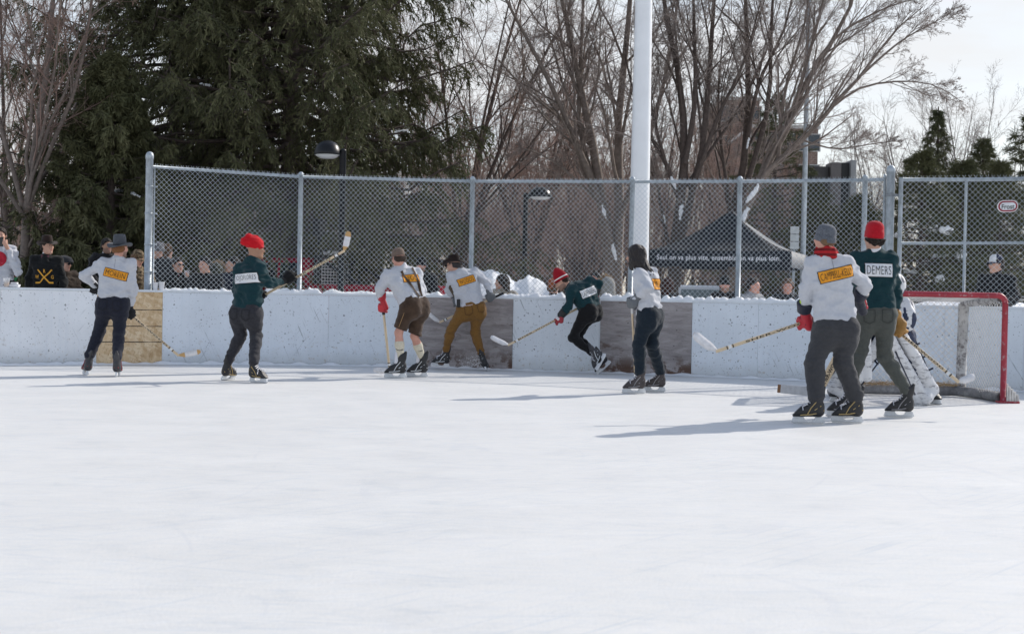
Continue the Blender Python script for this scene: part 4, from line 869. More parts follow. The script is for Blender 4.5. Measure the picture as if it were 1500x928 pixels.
# dark monument
Ym = 46; root = empty('monument', at(1216, 440, Ym) * V(1, 1, 0), 'dark stone monument of upright slabs behind the thin pole', 'monument')
for x0, x1, y, c, nm, dd in ((1183, 1192, 246, (.02, .02, .022), 'dark_slab', 0), (1192, 1216, 243, (.055, .05, .05), 'dark_slab', .1), (1216, 1232, 238, (.15, .135, .13), 'stone_column', -.1), (1232, 1246, 238, (.02, .02, .022), 'dark_slab', 0), (1244, 1253, 235, (.36, .36, .36), 'pale_slab', -.2)):
    a, b = at(x0, y, Ym), at(x1, y, Ym); mb = MB(); mb.box(V((a[0] + b[0]) / 2, Ym + dd + .4, a[2] / 2), (b[0] - a[0] - .01, .8, a[2])); mb.build(nm, mat('monument ' + nm, c, .5, 0, .15, 2), root, bevel=.02)

# ================================================================ snow heaps
def heap(pts, Y, dy, label, seed, name='snow_pile', nx=90, ny=26, rough=.09):
    """pts: silhouette pixels of a heap at depth Y"""
    P = np.array([at(x, y, Y) for x, y in pts]); x0, x1 = P[0, 0], P[-1, 0]; xs = np.linspace(x0, x1, nx); h = np.interp(xs, P[:, 0], P[:, 2]); ts = np.linspace(-1, 1, ny); v = []
    for t in ts:
        for x, z in zip(xs, h):
            q = V(x, Y + t * dy, max(0, z) * max(0, 1 - abs(t) ** 1.6)); k = min(1, (1 - abs(t)) * 4)
            q[2] += rough * k * (wob(q[None], .55, seed)[0] * .7 + abs(wob(q[None], 1.7, seed + 1)[0]) * .55 + wob(q[None], 5.0, seed + 2)[0] * .18); v.append(q)
    j, i = np.meshgrid(np.arange(ny - 1), np.arange(nx - 1), indexing='ij'); a = (j * nx + i).ravel(); v = np.array(v); r = empty(name, ((x0 + x1) / 2, Y, .05), label, 'snow pile')
    mesh('snow', v, np.stack([a, a + 1, a + nx + 1, a + nx], 1), M_SNOW, r)
heap([(655, 452), (670, 425), (688, 402), (705, 393), (722, 394), (740, 404), (755, 416), (766, 414), (774, 408), (784, 412), (800, 424), (822, 434), (845, 450)], 24.5, 1.5, 'rough white snow pile behind the fence right of the mustard trousers', 3)
heap([(1290, 452), (1330, 445), (1370, 440), (1415, 436), (1450, 440), (1480, 445), (1540, 448), (1620, 456)], 24, 2.5, 'broad smooth snow bank behind the gate', 6, 'snow_bank', rough=.04)
#heap([(1150, 452), (1165, 388), (1172, 383), (1182, 388), (1190, 420), (1200, 452)], 34, .6, 'small snow heap beside the right tent corner', 8, rough=.05, nx=40, ny=14)
# ================================================================ people
M_SKIN = mat('skin', (.52, .30, .22), .55, 0, .08, 12, .1, 90, .4)
M_SKINR = mat('wind reddened skin', (.56, .29, .22), .55, 0, .10, 12, .1, 90, .4)
M_SKIND = mat('tanned skin', (.36, .20, .13), .55, 0, .08, 12, .1, 90, .4)
M_EYE = mat('dark eye', (.03, .02, .02), .2); M_LIP = mat('lips', (.40, .17, .14), .5); M_STUB = mat('stubble', (.25, .15, .11), .7)
M_STEEL = mat('steel', (.55, .57, .6), .25, .9, .05, 5); M_HOLD = mat('white skate holder', (.68, .70, .72), .4, 0, .12, 14)
M_BOOT = mat('black skate boot', (.016, .016, .018), .45, 0, .2, 20, .15, 120); M_LACE = mat('white lace', (.68, .68, .72), .7)
def frame(F, U):
    F = nrm(F); R = nrm(np.cross(F, U)); U = np.cross(R, F); return R, F, U
def head_prims(c, ax, s=1.0, neck=None, nr=.056):
    R, F, U = ax; Lc = lambda x, y, z: c + s * (R * x + F * y + U * z); E = np.array([R, F, U]); p = []
    p.append(('e', Lc(0, -.012, .03), E, s * V(.074, .094, .092), .02)); p.append(('e', Lc(0, .03, -.04), E, s * V(.058, .066, .078), .03))
    for q in (-1, 1):
        p.append(('c', Lc(q * .04, .01, -.08), Lc(0, .072, -.098), s * .025, s * .022, .02)); p.append(('e', Lc(q * .037, .07, -.018), E, s * V(.022, .02, .018), .02))
        p.append(('-', Lc(q * .031, .108, .012), Lc(q * .031, .112, .012), s * .013, s * .013, .012)); p.append(('e', Lc(q * .031, .085, .011), E, s * V(.011, .011, .009), .002))
        p.append(('e', Lc(q * .077, -.008, 0), E, s * V(.010, .021, .031), .006))
    p.append(('c', Lc(0, .092, .012), Lc(0, .112, -.026), s * .008, s * .0135, .008)); p.append(('c', Lc(-.033, .084, .031), Lc(.033, .084, .031), s * .010, s * .010, .012))
    p.append(('c', Lc(-.015, .094, -.058), Lc(.015, .094, -.058), s * .0075, s * .0075, .006)); p.append(('c', Lc(0, .082, -.10), Lc(0, .084, -.10), s * .017, s * .017, .015))
    if neck is not None: p.append(('c', Lc(0, -.025, -.05), neck, s * nr * .95, s * nr * 1.08, .03))
    return p, Lc
def face_mats(Lc, beard=False, R_=None):
    e1, e2, m0, ch = Lc(-.031, .094, .011), Lc(.031, .094, .011), Lc(0, .10, -.058), Lc(0, .06, -.08)
    U = nrm(Lc(0, 0, 1) - Lc(0, 0, 0)); F = nrm(Lc(0, 1, 0) - Lc(0, 0, 0)); c0 = Lc(0, 0, 0)
    def fn(C):
        mi = np.zeros(len(C), int)
        if beard:
            z = (C - c0) @ U; y = (C - c0) @ F; mi[(z < -.042) & (y > -.02) & (z > -.135) & (np.linalg.norm(C - c0, axis=1) < .17)] = 3
        mi[np.linalg.norm((C - m0), axis=1) < .017] = 2
        for e in (e1, e2): mi[np.linalg.norm(C - e, axis=1) < .0095] = 1
        return mi
    return fn
def torso(J, g=0.0, w=1.0):
    """round-cone list for the trunk, g = cloth thickness"""
    C = (J['shA'] + J['shB']) / 2; P = (J['hipA'] + J['hipB']) / 2; lS = nrm(J['shB'] - J['shA']); lH = nrm(J['hipB'] - J['hipA']); up = nrm(C - P); sw = np.linalg.norm(J['shB'] - J['shA']) / 2; p = []
    f = nrm(np.cross(up, lS)); f = f if f @ J['front'] > 0 else -f
    for q in (-1, 1):
        p.append(('c', P + q * lH * .070 * w, C + q * lS * (sw * .52) - up * .13, .098 * w + g, .108 * w + g, .06))
        s = J['shA'] if q < 0 else J['shB']; p.append(('c', C + q * lS * sw * .45 - up * .06, s - up * .02, .085 * w + g, .062 * w + g, .06))
        p.append(('c', s, J['neck'] + (P - C) * .06, .052 * w + g, .048 + g * .6, .05))
    p.append(('c', P + up * .12 + f * .02, C - up * .13 + f * .025, .10 * w + g, .105 * w + g, .06))
    p.append(('c', C - up * .02, J['neck'], .07 + g, .054 + g * .6, .05))
    return p, up, f, lS, C, P
def arm(J, k, g=0.0, w=1.0, hand=False):
    s, e, r = J['sh' + k], J['el' + k], J['wr' + k]
    p = [('c', s, e, .059 * w + g, .044 * w + g, .035), ('c', e, e + (r - e) * .35, .045 * w + g, .044 * w + g, .03), ('c', e + (r - e) * .3, r, .045 * w + g, .031 * w + g * 1.1, .03)]
    return p
def leg(J, k, g=0.0, w=1.0, cuff=None, full=True):
    h, n, a = J['hip' + k], J['kn' + k], J['an' + k]; b = n + (a - n) * .32
    p = [('c', h, n, .090 * w + g, .060 * w + g, .05)]
    if full: p += [('c', n, b, .060 * w + g, .058 * w + g, .03), ('c', b, a, .058 * w + g if cuff is None else .058 * w + g, (.040 * w + g) if cuff is None else cuff, .03)]
    return p
def hand_prims(H, ax, n, size=1.0, glove=False, thumb=1):
    """a hand closed round a bar through H along ax; n = from the bar towards the back of the hand"""
    ax = nrm(ax); n = nrm(n - ax * (n @ ax)); d = np.cross(ax, n); r = (.0135 if glove else .0088) * size; o = (.036 if glove else .026) * size; sp = (.027 if glove else .0195) * size; p = []
    p.append(('c', H + n * o - d * .03 * size - ax * sp, H + n * o - d * .03 * size + ax * sp, r * 1.7, r * 1.7, r)); p.append(('c', H + n * o - ax * sp, H + n * o + ax * sp, r * 1.45, r * 1.45, r))
    for k, ln in zip((-1.5, -.5, .5, 1.5), (.88, 1, .97, .8)):
        q = H + ax * k * sp; A = q + n * o; B = q + n * o * .55 + d * o * ln * 1.05; Cc = q - n * o * .45 + d * o * .72 * ln; D = q - n * o * .75 - d * o * .1
        p += [('c', A, B, r * 1.12, r, r * .3), ('c', B, Cc, r, r * .92, r * .3), ('c', Cc, D, r * .92, r * .8, r * .3)]
    t = ax * thumb; A = H + n * o * .5 - d * .03 * size + t * sp * 1.6; B = H - d * o * 1.0 + t * sp * 2.0 - n * o * .2; Cc = H - n * o * .85 - d * o * .2 + t * sp * 1.7
    p += [('c', A, B, r * 1.35, r * 1.15, r * .5), ('c', B, Cc, r * 1.15, r * .9, r * .3)]
    return p, H + n * o - d * .055 * size
def open_hand(W, d, n, size=1.0, curl=.35, side=1):
    """relaxed open hand from the wrist W along d, n = back of the hand"""
    d = nrm(d); n = nrm(n - d * (n @ d)); s = np.cross(d, n) * side; r = .0088 * size; p = [('c', W, W + d * .03 * size, r * 2.6, r * 2.2, .01)]
    for k in (-1.5, -.5, .5, 1.5): p.append(('c', W + d * .03 * size + s * k * .008 * size, W + d * .085 * size + s * k * .0195 * size, r * 1.5, r * 1.2, r))
    for k, ln in zip((-1.5, -.5, .5, 1.5), (.07, .08, .075, .058)):
        A = W + d * .088 * size + s * k * .0195 * size; B = A + (d * math.cos(curl) - n * math.sin(curl)) * ln * .55 * size; Cc = B + (d * math.cos(curl * 2.4) - n * math.sin(curl * 2.4)) * ln * .5 * size
        p += [('c', A, B, r * 1.05, r * .95, r * .3), ('c', B, Cc, r * .95, r * .8, r * .3)]
    A = W + d * .03 * size - s * .022 * size; B = A - s * .035 * size + d * .025 * size - n * .008; Cc = B - s * .006 * size + d * .03 * size - n * .006
    p += [('c', A, B, r * 1.5, r * 1.2, r * .6), ('c', B, Cc, r * 1.15, r * .9, r * .3)]
    return p
def ridged(X, f, seed):
    a = np.abs(wob(X, f, seed)); return .45 - np.minimum(a, 1.0)
def folds(amp=.004, seed=0, f=4.0):
    def fn(X): return amp * 1.5 * wob(X, (3, 3, 4.5), seed) - amp * 1.5 * ridged(X, (2.2, 2.2, 5.5), seed + 9) - amp * .7 * ridged(X @ np.array([[.8, 0, .6], [0, 1, 0], [-.6, 0, .8]]), (3, 3, 9), seed + 5)
    return fn
def bunch(J, amp=.006, seed=0):
    """cloth bunching in rings near knees and ankles"""
    def fn(X):
        d = np.full(len(X), 9.0)
        for k in 'AB':
            for j, w in (('kn', 1.0), ('an', .8)): d = np.minimum(d, np.linalg.norm(X - J[j + k], axis=1) / w)
        e = np.exp(-(d / .13) ** 2); return -amp * (.45 + 1.1 * e) * ridged(X, (2, 2, 7.5), seed) + .004 * wob(X, (4, 4, 6), seed + 3) - .004 * ridged(X, (5, 5, 2.5), seed + 7)
    return fn
# ---------------------------------------------------------------- headwear
def lathe_head(parent, name, prof, Lc, ax, M, ex=.88, ey=1.08, n=40, z=0, tilt=0.0, rip=0.0, seed=0, fn=None, midx=None, rk=9):
    R, F, U = ax; c, s = math.cos(tilt), math.sin(tilt); F2 = F * c + U * s; U2 = U * c - F * s; o = Lc(0, -.012, z); v = []; rg = np.random.RandomState(seed); ph = rg.uniform(0, 6, 4)
    for i, (r, h) in enumerate(prof):
        for k in range(n):
            q = 2 * math.pi * k / n; rr = r * (1 + rip * (math.sin(q * rk + ph[0] + i * .7) * .5 + math.sin(q * 4 + ph[1] + i * 1.1) * .7)); dz = fn(r, q) if fn else 0
            v.append(o + R * rr * ex * math.cos(q) + F2 * rr * ey * math.sin(q) + U2 * (h + dz))
    f = [(i * n + k, i * n + (k + 1) % n, (i + 1) * n + (k + 1) % n, (i + 1) * n + k) for i in range(len(prof) - 1) for k in range(n)]
    mi = [midx[i] if midx else 0 for i in range(len(prof) - 1) for k in range(n)]
    f.append(tuple(range((len(prof) - 1) * n, len(prof) * n))); mi.append(mi[-1] if midx else 0)
    f.append(tuple(range(n - 1, -1, -1))); mi.append(0)
    return mesh(name, np.array(v), f, M, parent, True, mi)
BEANIE = [(.088, -.02), (.100, -.018), (.103, -.002), (.102, .03), (.098, .038), (.094, .040), (.0955, .06), (.092, .09), (.078, .117), (.05, .135), (.01, .141)]
def beanie(parent, Lc, ax, M, tilt=.15, rip=.012, seed=1, prof=None, name='beanie', midx=None, z=.012): return lathe_head(parent, name, prof or BEANIE, Lc, ax, M, .86, 1.08, 44, z, tilt, rip, seed, None, midx, 22)
def fedora(parent, Lc, ax, M, Mb, tilt=.1, brim=.155, h=.115, z=.045, droop=.018):
    hat = lathe_head(parent, 'hat', [(.086, -.004), (.090, .0), (.091, .02), (.087, .06), (.080, h * .86), (.072, h), (.045, h + .004), (.015, h - .012)], Lc, ax, M, .86, 1.07, 36, z, tilt, .006, 2)
    b = lathe_head(hat, 'brim', [(.084, .004), (.12, .006), (brim, .012), (brim + .003, .007), (.12, -.002), (.084, -.004)], Lc, ax, M, .90, 1.08, 48, z, tilt, .01, 3, lambda r, q: (-droop * math.cos(2 * q + math.pi) if r > .1 else 0) * (r - .08) / .07 * 1.2)
    lathe_head(hat, 'hat_band', [(.0912, .003), (.0935, .004), (.0925, .028), (.0905, .029)], Lc, ax, Mb, .86, 1.07, 36, z, tilt, 0, 2)
    return hat
def cap(parent, Lc, ax, M, Mv=None, tilt=.05, visor=True, back=False, z=.02, midx=None, panel=None):
    c = lathe_head(parent, 'cap', [(.094, .0), (.0965, .012), (.095, .045), (.086, .083), (.062, .108), (.03, .118), (.008, .121)], Lc, ax, M, .86, 1.07, 32, z, tilt, .004, 4, None, midx)
    if panel is not None:
        PF = [(.0985, .004), (.0985, .025), (.0955, .05), (.088, .083), (.068, .106), (.045, .117)]; R, F, U = ax; v = [Lc(math.sin(q) * r * .875, math.cos(q) * r * 1.085 - .012, z + hh) for r, hh in PF for q in np.linspace(-1.0, 1.0, 13)]
        mesh('front_panel', np.array(v), [(j * 13 + i, j * 13 + i + 1, (j + 1) * 13 + i + 1, (j + 1) * 13 + i) for j in range(len(PF) - 1) for i in range(12)], panel, c)
    if visor:
        R, F, U = ax; mb = MB(); v = []; n = 12
        for j in range(4):
            for i in range(n + 1):
                q = math.pi * (.14 + .72 * i / n); sg = -1 if back else 1; x = math.cos(q) * .078; y0 = math.sin(q) * .094; y = y0 + (j / 3) * .068 * math.sin(q) ** .7
                v.append(Lc(x * (1 + .06 * j / 3), sg * y - .012, z + .012 - .010 * j / 3 - .16 * abs(x) * (j / 3) ** 1 + (-.006 if j == 0 else 0)))
        f = [(j * (n + 1) + i, j * (n + 1) + i + 1, (j + 1) * (n + 1) + i + 1, (j + 1) * (n + 1) + i) for j in range(3) for i in range(n)]
        o = mesh('visor', np.array(v), f, Mv or M, c); sm = o.modifiers.new('thickness', 'SOLIDIFY'); sm.thickness = .004
    return c
def hair(parent, Lc, ax, M, g=.012, low=-.05, front=.055, name='hair', seed=1, extra=(), h=.008, rough=.004, top=None, cut=True):
    R, F, U = ax; E = np.array([R, F, U]); p = [('e', Lc(0, -.014, .03), E, V(.074, .094, .092) + g, .01), ('c', Lc(-.03, -.05, -.02), Lc(.03, -.05, -.02), .05 + g * .6, .05 + g * .6, .03)] + list(extra)
    cuts = [(Lc(0, front, .045), F * .8 - U * .75), (Lc(0, -.05, low), -U * 1.0 + F * .35)]
    if top is not None: cuts.append((Lc(0, 0, top), U - F * .15))
    if not cut: cuts = []
    o, _, _ = solid(name, p, M, parent, h, cuts, lambda X: rough * wob(X, 34, seed) + rough * wob(X, 12, seed + 2)); return o
def glasses(parent, Lc, M=None, dark=True):
    mb = MB()
    for q in (-1, 1):
        mb.prism([(.024 * math.cos(t), .018 * math.sin(t)) for t in np.linspace(0, 6.28, 12, endpoint=False)], Lc(q * .031, .112, .010), Lc(1, 0, 0) - Lc(0, 0, 0), Lc(0, 0, 1) - Lc(0, 0, 0), (Lc(0, 1, 0) - Lc(0, 0, 0)) * .005)
        mb.tube([Lc(q * .055, .108, .014), Lc(q * .08, .06, .014), Lc(q * .081, -.01, .008)], .0025, 5)
    mb.tube([Lc(-.009, .113, .013), Lc(.009, .113, .013)], .0025, 5)
    return mb.build('sunglasses', M or mat('dark sunglass lens', (.012, .012, .014), .12), parent)
# ---------------------------------------------------------------- skates
SK_HOLD = [(-.105, .062), (-.122, .022), (-.118, .012), (.150, .012), (.158, .024), (.146, .064), (.062, .062), (.045, .034), (.022, .026), (-.010, .026), (-.030, .036), (-.042, .062)]
_sk = {}
def skate(parent, foot, toe, up=(0, 0, 1), boot=M_BOOT, trim=None, lace=True, hold=M_HOLD, s=1.0, tongue=None, tilt=0.0):
    """foot = middle of the blade on the ice"""
    X = nrm(toe); Z = nrm(np.asarray(up, float) - X * np.dot(up, X)); Y = np.cross(Z, X); T = lambda x, y, z: foot + s * (X * (x - .018) + Y * y + Z * z); A = np.array([X, Y, Z])
    p = [('c', T(-.075, 0, .108), T(-.078, 0, .15), .040 * s, .036 * s, .02), ('c', T(-.06, 0, .11), T(-.052, 0, .265), .044 * s, .050 * s, .03), ('c', T(-.05, 0, .105), T(.09, 0, .095), .043 * s, .041 * s, .03), ('c', T(.07, -.004, .095), T(.132, .003, .088), .043 * s, .037 * s, .02), ('c', T(-.02, 0, .16), T(.06, 0, .12), .040 * s, .034 * s, .03), ('c', T(-.095, 0, .24), T(-.108, 0, .315), .018 * s, .016 * s, .03)]
    o, _, _ = solid('skate', p, boot, parent, .010, [(T(0, 0, .060), -Z), (T(-.045, 0, .285), Z * .7 + X * .75)])
    mb = MB(); mb.prism([(a - .018, b) for a, b in SK_HOLD], foot, X * s, Z * s, Y * .022 * s); mb.build('blade_holder', hold, o, bevel=.004)
    mb = MB(); mb.prism([(-.128, .016), (-.126, .006), (-.112, .0005), (.120, .0005), (.140, .006), (.147, .018)], foot, X * s, Z * s, Y * .005); mb.build('blade', M_STEEL, o)
    if lace:
        mb = MB()
        for i, (x, z, w) in enumerate(((.074, .147, .024), (.052, .158, .026), (.030, .172, .027), (.010, .190, .028), (-.002, .212, .03), (-.006, .236, .031))):
            mb.tube([T(x, -w, z - .010), T(x + .006, 0, z + .003), T(x - .006, w, z - .012)], .0055 * s, 5)
            mb.tube([T(x, w, z - .010), T(x + .004, 0, z + .004), T(x - .008, -w, z - .014)], .005 * s, 5)
        mb.tube([T(.03, -.03, .17), T(.07, -.062, .155), T(.062, -.07, .115)], .005 * s, 5); mb.tube([T(.03, .03, .17), T(.075, .060, .15), T(.07, .07, .12)], .005 * s, 5)
        mb.build('lace', M_LACE, o, True)
    if trim:
        mb = MB()
        for q in (-1, 1):
            mb.tube([T(-.115, q * .02, .12), T(-.08, q * .043, .10), T(.0, q * .047, .082), (T(.09, q * .044, .075))], .005 * s, 5); mb.tube([T(-.05, q * .049, .20), T(.0, q * .0465, .14), T(.03, q * .046, .085)], .0045 * s, 5); mb.tube([T(-.085, q * .042, .16), T(-.03, q * .0475, .12)], .0045 * s, 5)
        mb.build('stripe', trim, o, True)
    if tongue is not None:
        solid('tongue', [('c', T(.0, 0, .19), T(-.004, 0, .30), .034 * s, .030 * s, .01)], tongue, o, .011)
    return o, T(-.052, 0, .20)
def glove(parent, H, ax, n, wr, el, Mo, Mc=None, Mt=None, size=1.0, bulky=True, thumb=1, name='glove'):
    p, wrist = hand_prims(np.asarray(H), ax, n, size, True, thumb); p.append(('c', wrist, wr, .034 * size, .036 * size, .02))
    o, v, f = solid(name, p, Mo, parent, .0085, (), lambda X: .0015 * wob(X, 22, 4))
    d = nrm(el - wr)
    if bulky:
        c = [('c', wr + d * .0, wr + d * .075, .050 * size, .058 * size, .01)]; solid('cuff', c, Mc or Mo, o, .0095, [(wr + d * .085, d), (wr - d * .02, -d)])
        nn = nrm(n - nrm(ax) * (n @ nrm(ax))); dd = np.cross(nrm(ax), nn); pr = []
        for k in (-.6, .25, 1.1): pr.append(('c', H + nn * .058 * size - dd * .03 * k * size - nrm(ax) * .03, H + nn * .058 * size - dd * .03 * k * size + nrm(ax) * .03, .0165 * size, .0165 * size, .004))
        solid('back_roll', pr, Mt or Mc or Mo, o, .0085)
    else: solid('cuff', [('c', wr - d * .02, wr + d * .04, .038 * size, .042 * size, .01)], Mc or Mo, o, .009)
    return o
# ---------------------------------------------------------------- hockey sticks
def m_wood(name, a, b):
    s = SB(name); c = s.ramp(s.noise(s.map((22, 22, 22)), 1.6, 6, .7, 2.2), [(.3, a), (.7, b)]); return s.done(c, .5, .4)
M_ASH = m_wood('pale ash wood', (.58, .45, .29), (.70, .57, .40)); M_ASH2 = m_wood('varnished blade wood', (.46, .27, .10), (.58, .37, .16))
M_TAPE = mat('white cloth tape', (.70, .70, .72), .8, 0, .12, 25); M_BTAPE = mat('black tape', (.02, .02, .022), .8)
M_INK = mat('black stick print', (.02, .018, .018), .5)
def stick(label, butt, heel, tip, text='SHER-WOOD', tf=(.30, .72), taped=(0, 1), tipwood=.0, wide=.068, flip=1, butt_tape=True, wood=None, size=1.0, view=None, dark=False):
    butt, heel, tip = (np.asarray(x, float) for x in (butt, heel, tip)); d = nrm(heel - butt); Ls = np.linalg.norm(heel - butt); b = nrm(tip - heel); w = nrm(d * -1 - b * (-d @ b)) if abs(d @ b) < .98 else V(0, 0, 1)
    nrmv = nrm(np.cross(b, w)); nrmv = nrmv if nrmv[1] < 0 else -nrmv; side = np.cross(d, nrmv); side = nrm(side); n2 = nrm(np.cross(side, d)); n2 = n2 if n2[1] < 0 else -n2
    root = empty('hockey_stick', (butt + heel) / 2, label, 'hockey stick'); mb = MB(); c = (butt + heel) / 2; mb.box(c, (.030 * size, .021 * size, Ls), np.array([side, n2, d])); sh = mb.build('shaft', wood or (M_BTAPE if dark else M_ASH), root, bevel=.005)
    Lb = np.linalg.norm(tip - heel); n = 12; top = []; bot = []; thick = .011
    def bl(a0, a1, t, nm, M, par):
        v = []; m = 9
        for i in range(m):
            a = a0 + (a1 - a0) * i / (m - 1); cc = heel + b * Lb * a; cu = nrmv * (-.012 * a * a) ; hw = wide * size * (.34 + .66 * min(1, a / .28)) if a < .28 else wide * size * (1.0 if a < .8 else math.sqrt(max(.02, 1 - ((a - .8) / .215) ** 2 * .85)))
            lift = w * (.016 * max(0, a - .55) ** 1.5)
            for z in (-.5, .5):
                for y in (-1, 1): v.append(cc + cu + lift + w * (z * hw + wide * size * .14 * (1 - min(1, a / .28))) + nrmv * y * t / 2)
        f = []
        for i in range(m - 1):
            o = 4 * i
            for p, q in ((0, 1), (1, 3), (3, 2), (2, 0)): f.append((o + p, o + q, o + 4 + q, o + 4 + p))
        f += [(0, 2, 3, 1), (4 * m - 4, 4 * m - 3, 4 * m - 1, 4 * m - 2)]; o = mesh(nm, np.array(v), f, M, par); return o
    bd = bl(-.02, 1, thick, 'blade', M_ASH2, root); bv = bd.modifiers.new('bevel', 'BEVEL'); bv.width = .003; bv.segments = 2
    if taped: bl(taped[0], taped[1], thick + .005, 'blade_tape', M_TAPE, bd)
    if butt_tape: mb = MB(); mb.box(butt + d * .10, (.034 * size, .025 * size, .20), np.array([side, n2, d])); mb.build('grip_tape', M_BTAPE if butt_tape is True else butt_tape, sh)
    # joint band: white label between two black bars
    for a, lw, M in ((.885, .012, M_INK), (.905, .03, mat('white label', (.75, .77, .78), .5)), (.925, .012, M_INK)):
        mb = MB(); mb.box(butt + d * Ls * a, (.0315 * size, .0225 * size, lw), np.array([side, n2, d])); mb.build('label_band', M, sh)
    if text:
        tv, tf_ = text2d(text, Ls * (tf[1] - tf[0]), .021 * size, .02, 1.15); u = -d if (d @ CAMX) < 0 else d; ww = np.cross(n2, u); ww = ww if ww[2] > 0 else -ww
        drape('lettering', [(tv, tf_, 0, 0.0)], butt + d * Ls * (tf[0] + tf[1]) / 2 + n2 * .0122 * size, u, ww, M_INK if not dark else M_TAPE, sh, n=n2)
    return root
# ---------------------------------------------------------------- name patches
M_ORANGE = mat('orange patch cloth', (.74, .30, .015), .8, 0, .05, 20, .1, 150); M_PATCHW = mat('white patch cloth', (.72, .73, .75), .8, 0, .04, 20, .1, 150); M_PRINT = mat('black patch print', (.012, .012, .014), .7)
def patch(parent, text, c, u, w, n, width, hgt, vf, M, txt=.86, tall=.66, border=True, name='name_patch', spacing=1.08, bold=-.010):
    bv = BVHTree.FromPolygons([tuple(p) for p in vf[0]], [tuple(int(i) for i in q) for q in vf[1]]); ly = []
    if border: a, b = rect2d(width + .014, hgt + .014); ly.append((a, b, 1, .006))
    a, b = rect2d(width, hgt); ly.append((a, b, 0, .0085)); tv, tf = text2d(text, width * txt, hgt * tall, bold, spacing); ly.append((tv, tf, 1, .0115))
    return drape(name, ly, c, u, w, [M, M_PRINT], parent, bv, n)
def person(label, J, F, U, skin=M_SKIN, sweater=None, sw_g=.012, legs=None, hem=-.02, cat='person', group=None, beard=False, h=.012, hands=(), w=1.0, sleeve='AB', collar=None, foldseed=1, headscale=1.0, hemtilt=None, leg_g=.014, cuff=.062, leg_cut=None, fold=.0085):
    fz = min(J['anA'][2], J['anB'][2]); P = (J['hipA'] + J['hipB']) / 2; ft = (J['anA'] + J['anB']) / 2; root = empty('person', (ft[0], ft[1], max(0, fz - .2)), label, cat, group)
    ax = frame(F, U); hp, Lc = head_prims(J['head'], ax, headscale, J['neck']); tp, up, f, lS, C, Pm = torso(J, -.024, w); pr = list(tp)
    for k in 'AB': pr += arm(J, k, -.014, w) + leg(J, k, -.012, w)
    for q in hands: pr += q
    pr += hp; o, v, fc = solid('body', pr, [skin, M_EYE, M_LIP, M_STUB], root, h, (), None, face_mats(Lc, beard))
    R = dict(root=root, ax=ax, Lc=Lc, up=up, f=f, lS=lS, C=C, P=Pm)
    if sweater is not None:
        tp, *_ = torso(J, sw_g, w); pr = list(tp)
        for k in sleeve: pr += arm(J, k, sw_g * .85, w)
        hb = Pm + up * hem; lH_ = nrm(J['hipB'] - J['hipA'])
        for q in (-1, 1): pr.append(('c', Pm + q * lH_ * .068 * w + up * (hem - .03) - f * .006, Pm + q * lH_ * .064 * w + up * (hem + .09), .104 * w + leg_g + .016, .10 * w + sw_g, .06))
        so, v, fc = solid('sweater', pr, sweater, root, .0125, [(hb, -(up if hemtilt is None else nrm(up + hemtilt)))], (lambda fn: lambda X: fn(X) * np.clip(((X - hb) @ up) / .10, .12, 1))(folds(fold, foldseed))); R['sweater'] = so; R['svf'] = (v, fc)
        nk = [('c', J['neck'] + up * .004, J['neck'] + (J['head'] - J['neck']) * .26, .073, .062, .01)]; 
        if collar is not None: solid('collar', nk, collar, root, .010)
    if legs is not None:
        pr = []
        for k in 'AB': pr += leg(J, k, leg_g, w, cuff)
        lH = nrm(J['hipB'] - J['hipA']); hw = np.linalg.norm(J['hipB'] - J['hipA']) / 2
        for q in (-1, 1): pr.append(('c', Pm + q * lH * .065 * w - f * .022, Pm + q * lH * .055 + up * .13, .104 * w + leg_g, .10 * w, .07))
        for q, k in ((-1, 'A'), (1, 'B')): pr.append(('c', J['hip' + k] - f * .022 - up * .02, J['hip' + k] - f * .02 - up * .10, .090 * w + leg_g * .7, .086 * w + leg_g * .4, .08))
        cuts = [(Pm + up * .14, up)]
        if leg_cut: cuts += leg_cut
        lo, v, fc = solid('trousers' if leg_cut is None else 'shorts', pr, legs, root, .0135, cuts, bunch(J, .0105, foldseed + 4)); R['legs'] = lo; R['lvf'] = (v, fc)
    return R
# ================================================================ the skaters
M_GREY = cloth('pale grey jersey', (.52, .535, .575), scale=40, var=.05); M_GREEN = cloth('bottle green wool', (.008, .036, .044), scale=60, var=.12, bscale=220)
def PX(Y0): return lambda x, y, d=0.0: at(x, y, Y0 + d)
def on_ice(px, py): return gnd(px, py, .001)
def setup(Y0, front, **j):
    q = PX(Y0); J = {k: q(*v) for k, v in j.items()}; J['front'] = nrm(front); return J
def back_seam(R, M=None):
    bv = BVHTree.FromPolygons([tuple(p) for p in R['svf'][0]], [tuple(int(i) for i in q) for q in R['svf'][1]]); n = -R['f']; u = np.cross(R['up'], n); drape('neck_seam', [(*bar2d((0, .07), (0, -.05), .006, 10), 0, .002)], R['C'], u, R['up'], M or mat('grey seam', (.30, .31, .34), .9), R['sweater'], bv, n)
def back_patch(R, text, down, width, hgt, M, roll=0.0, side=0.0, parent=None, **k):
    n = -R['f']; u = np.cross(R['up'], n); u = u if u @ CAMX > 0 else -u; w = R['up']; c = R['C'] - R['up'] * down + u * side; u2 = u * math.cos(roll) + w * math.sin(roll); w2 = w * math.cos(roll) - u * math.sin(roll)
    return patch(R['sweater'], text, c, u2, w2, n, width, hgt, R['svf'], M, **k)
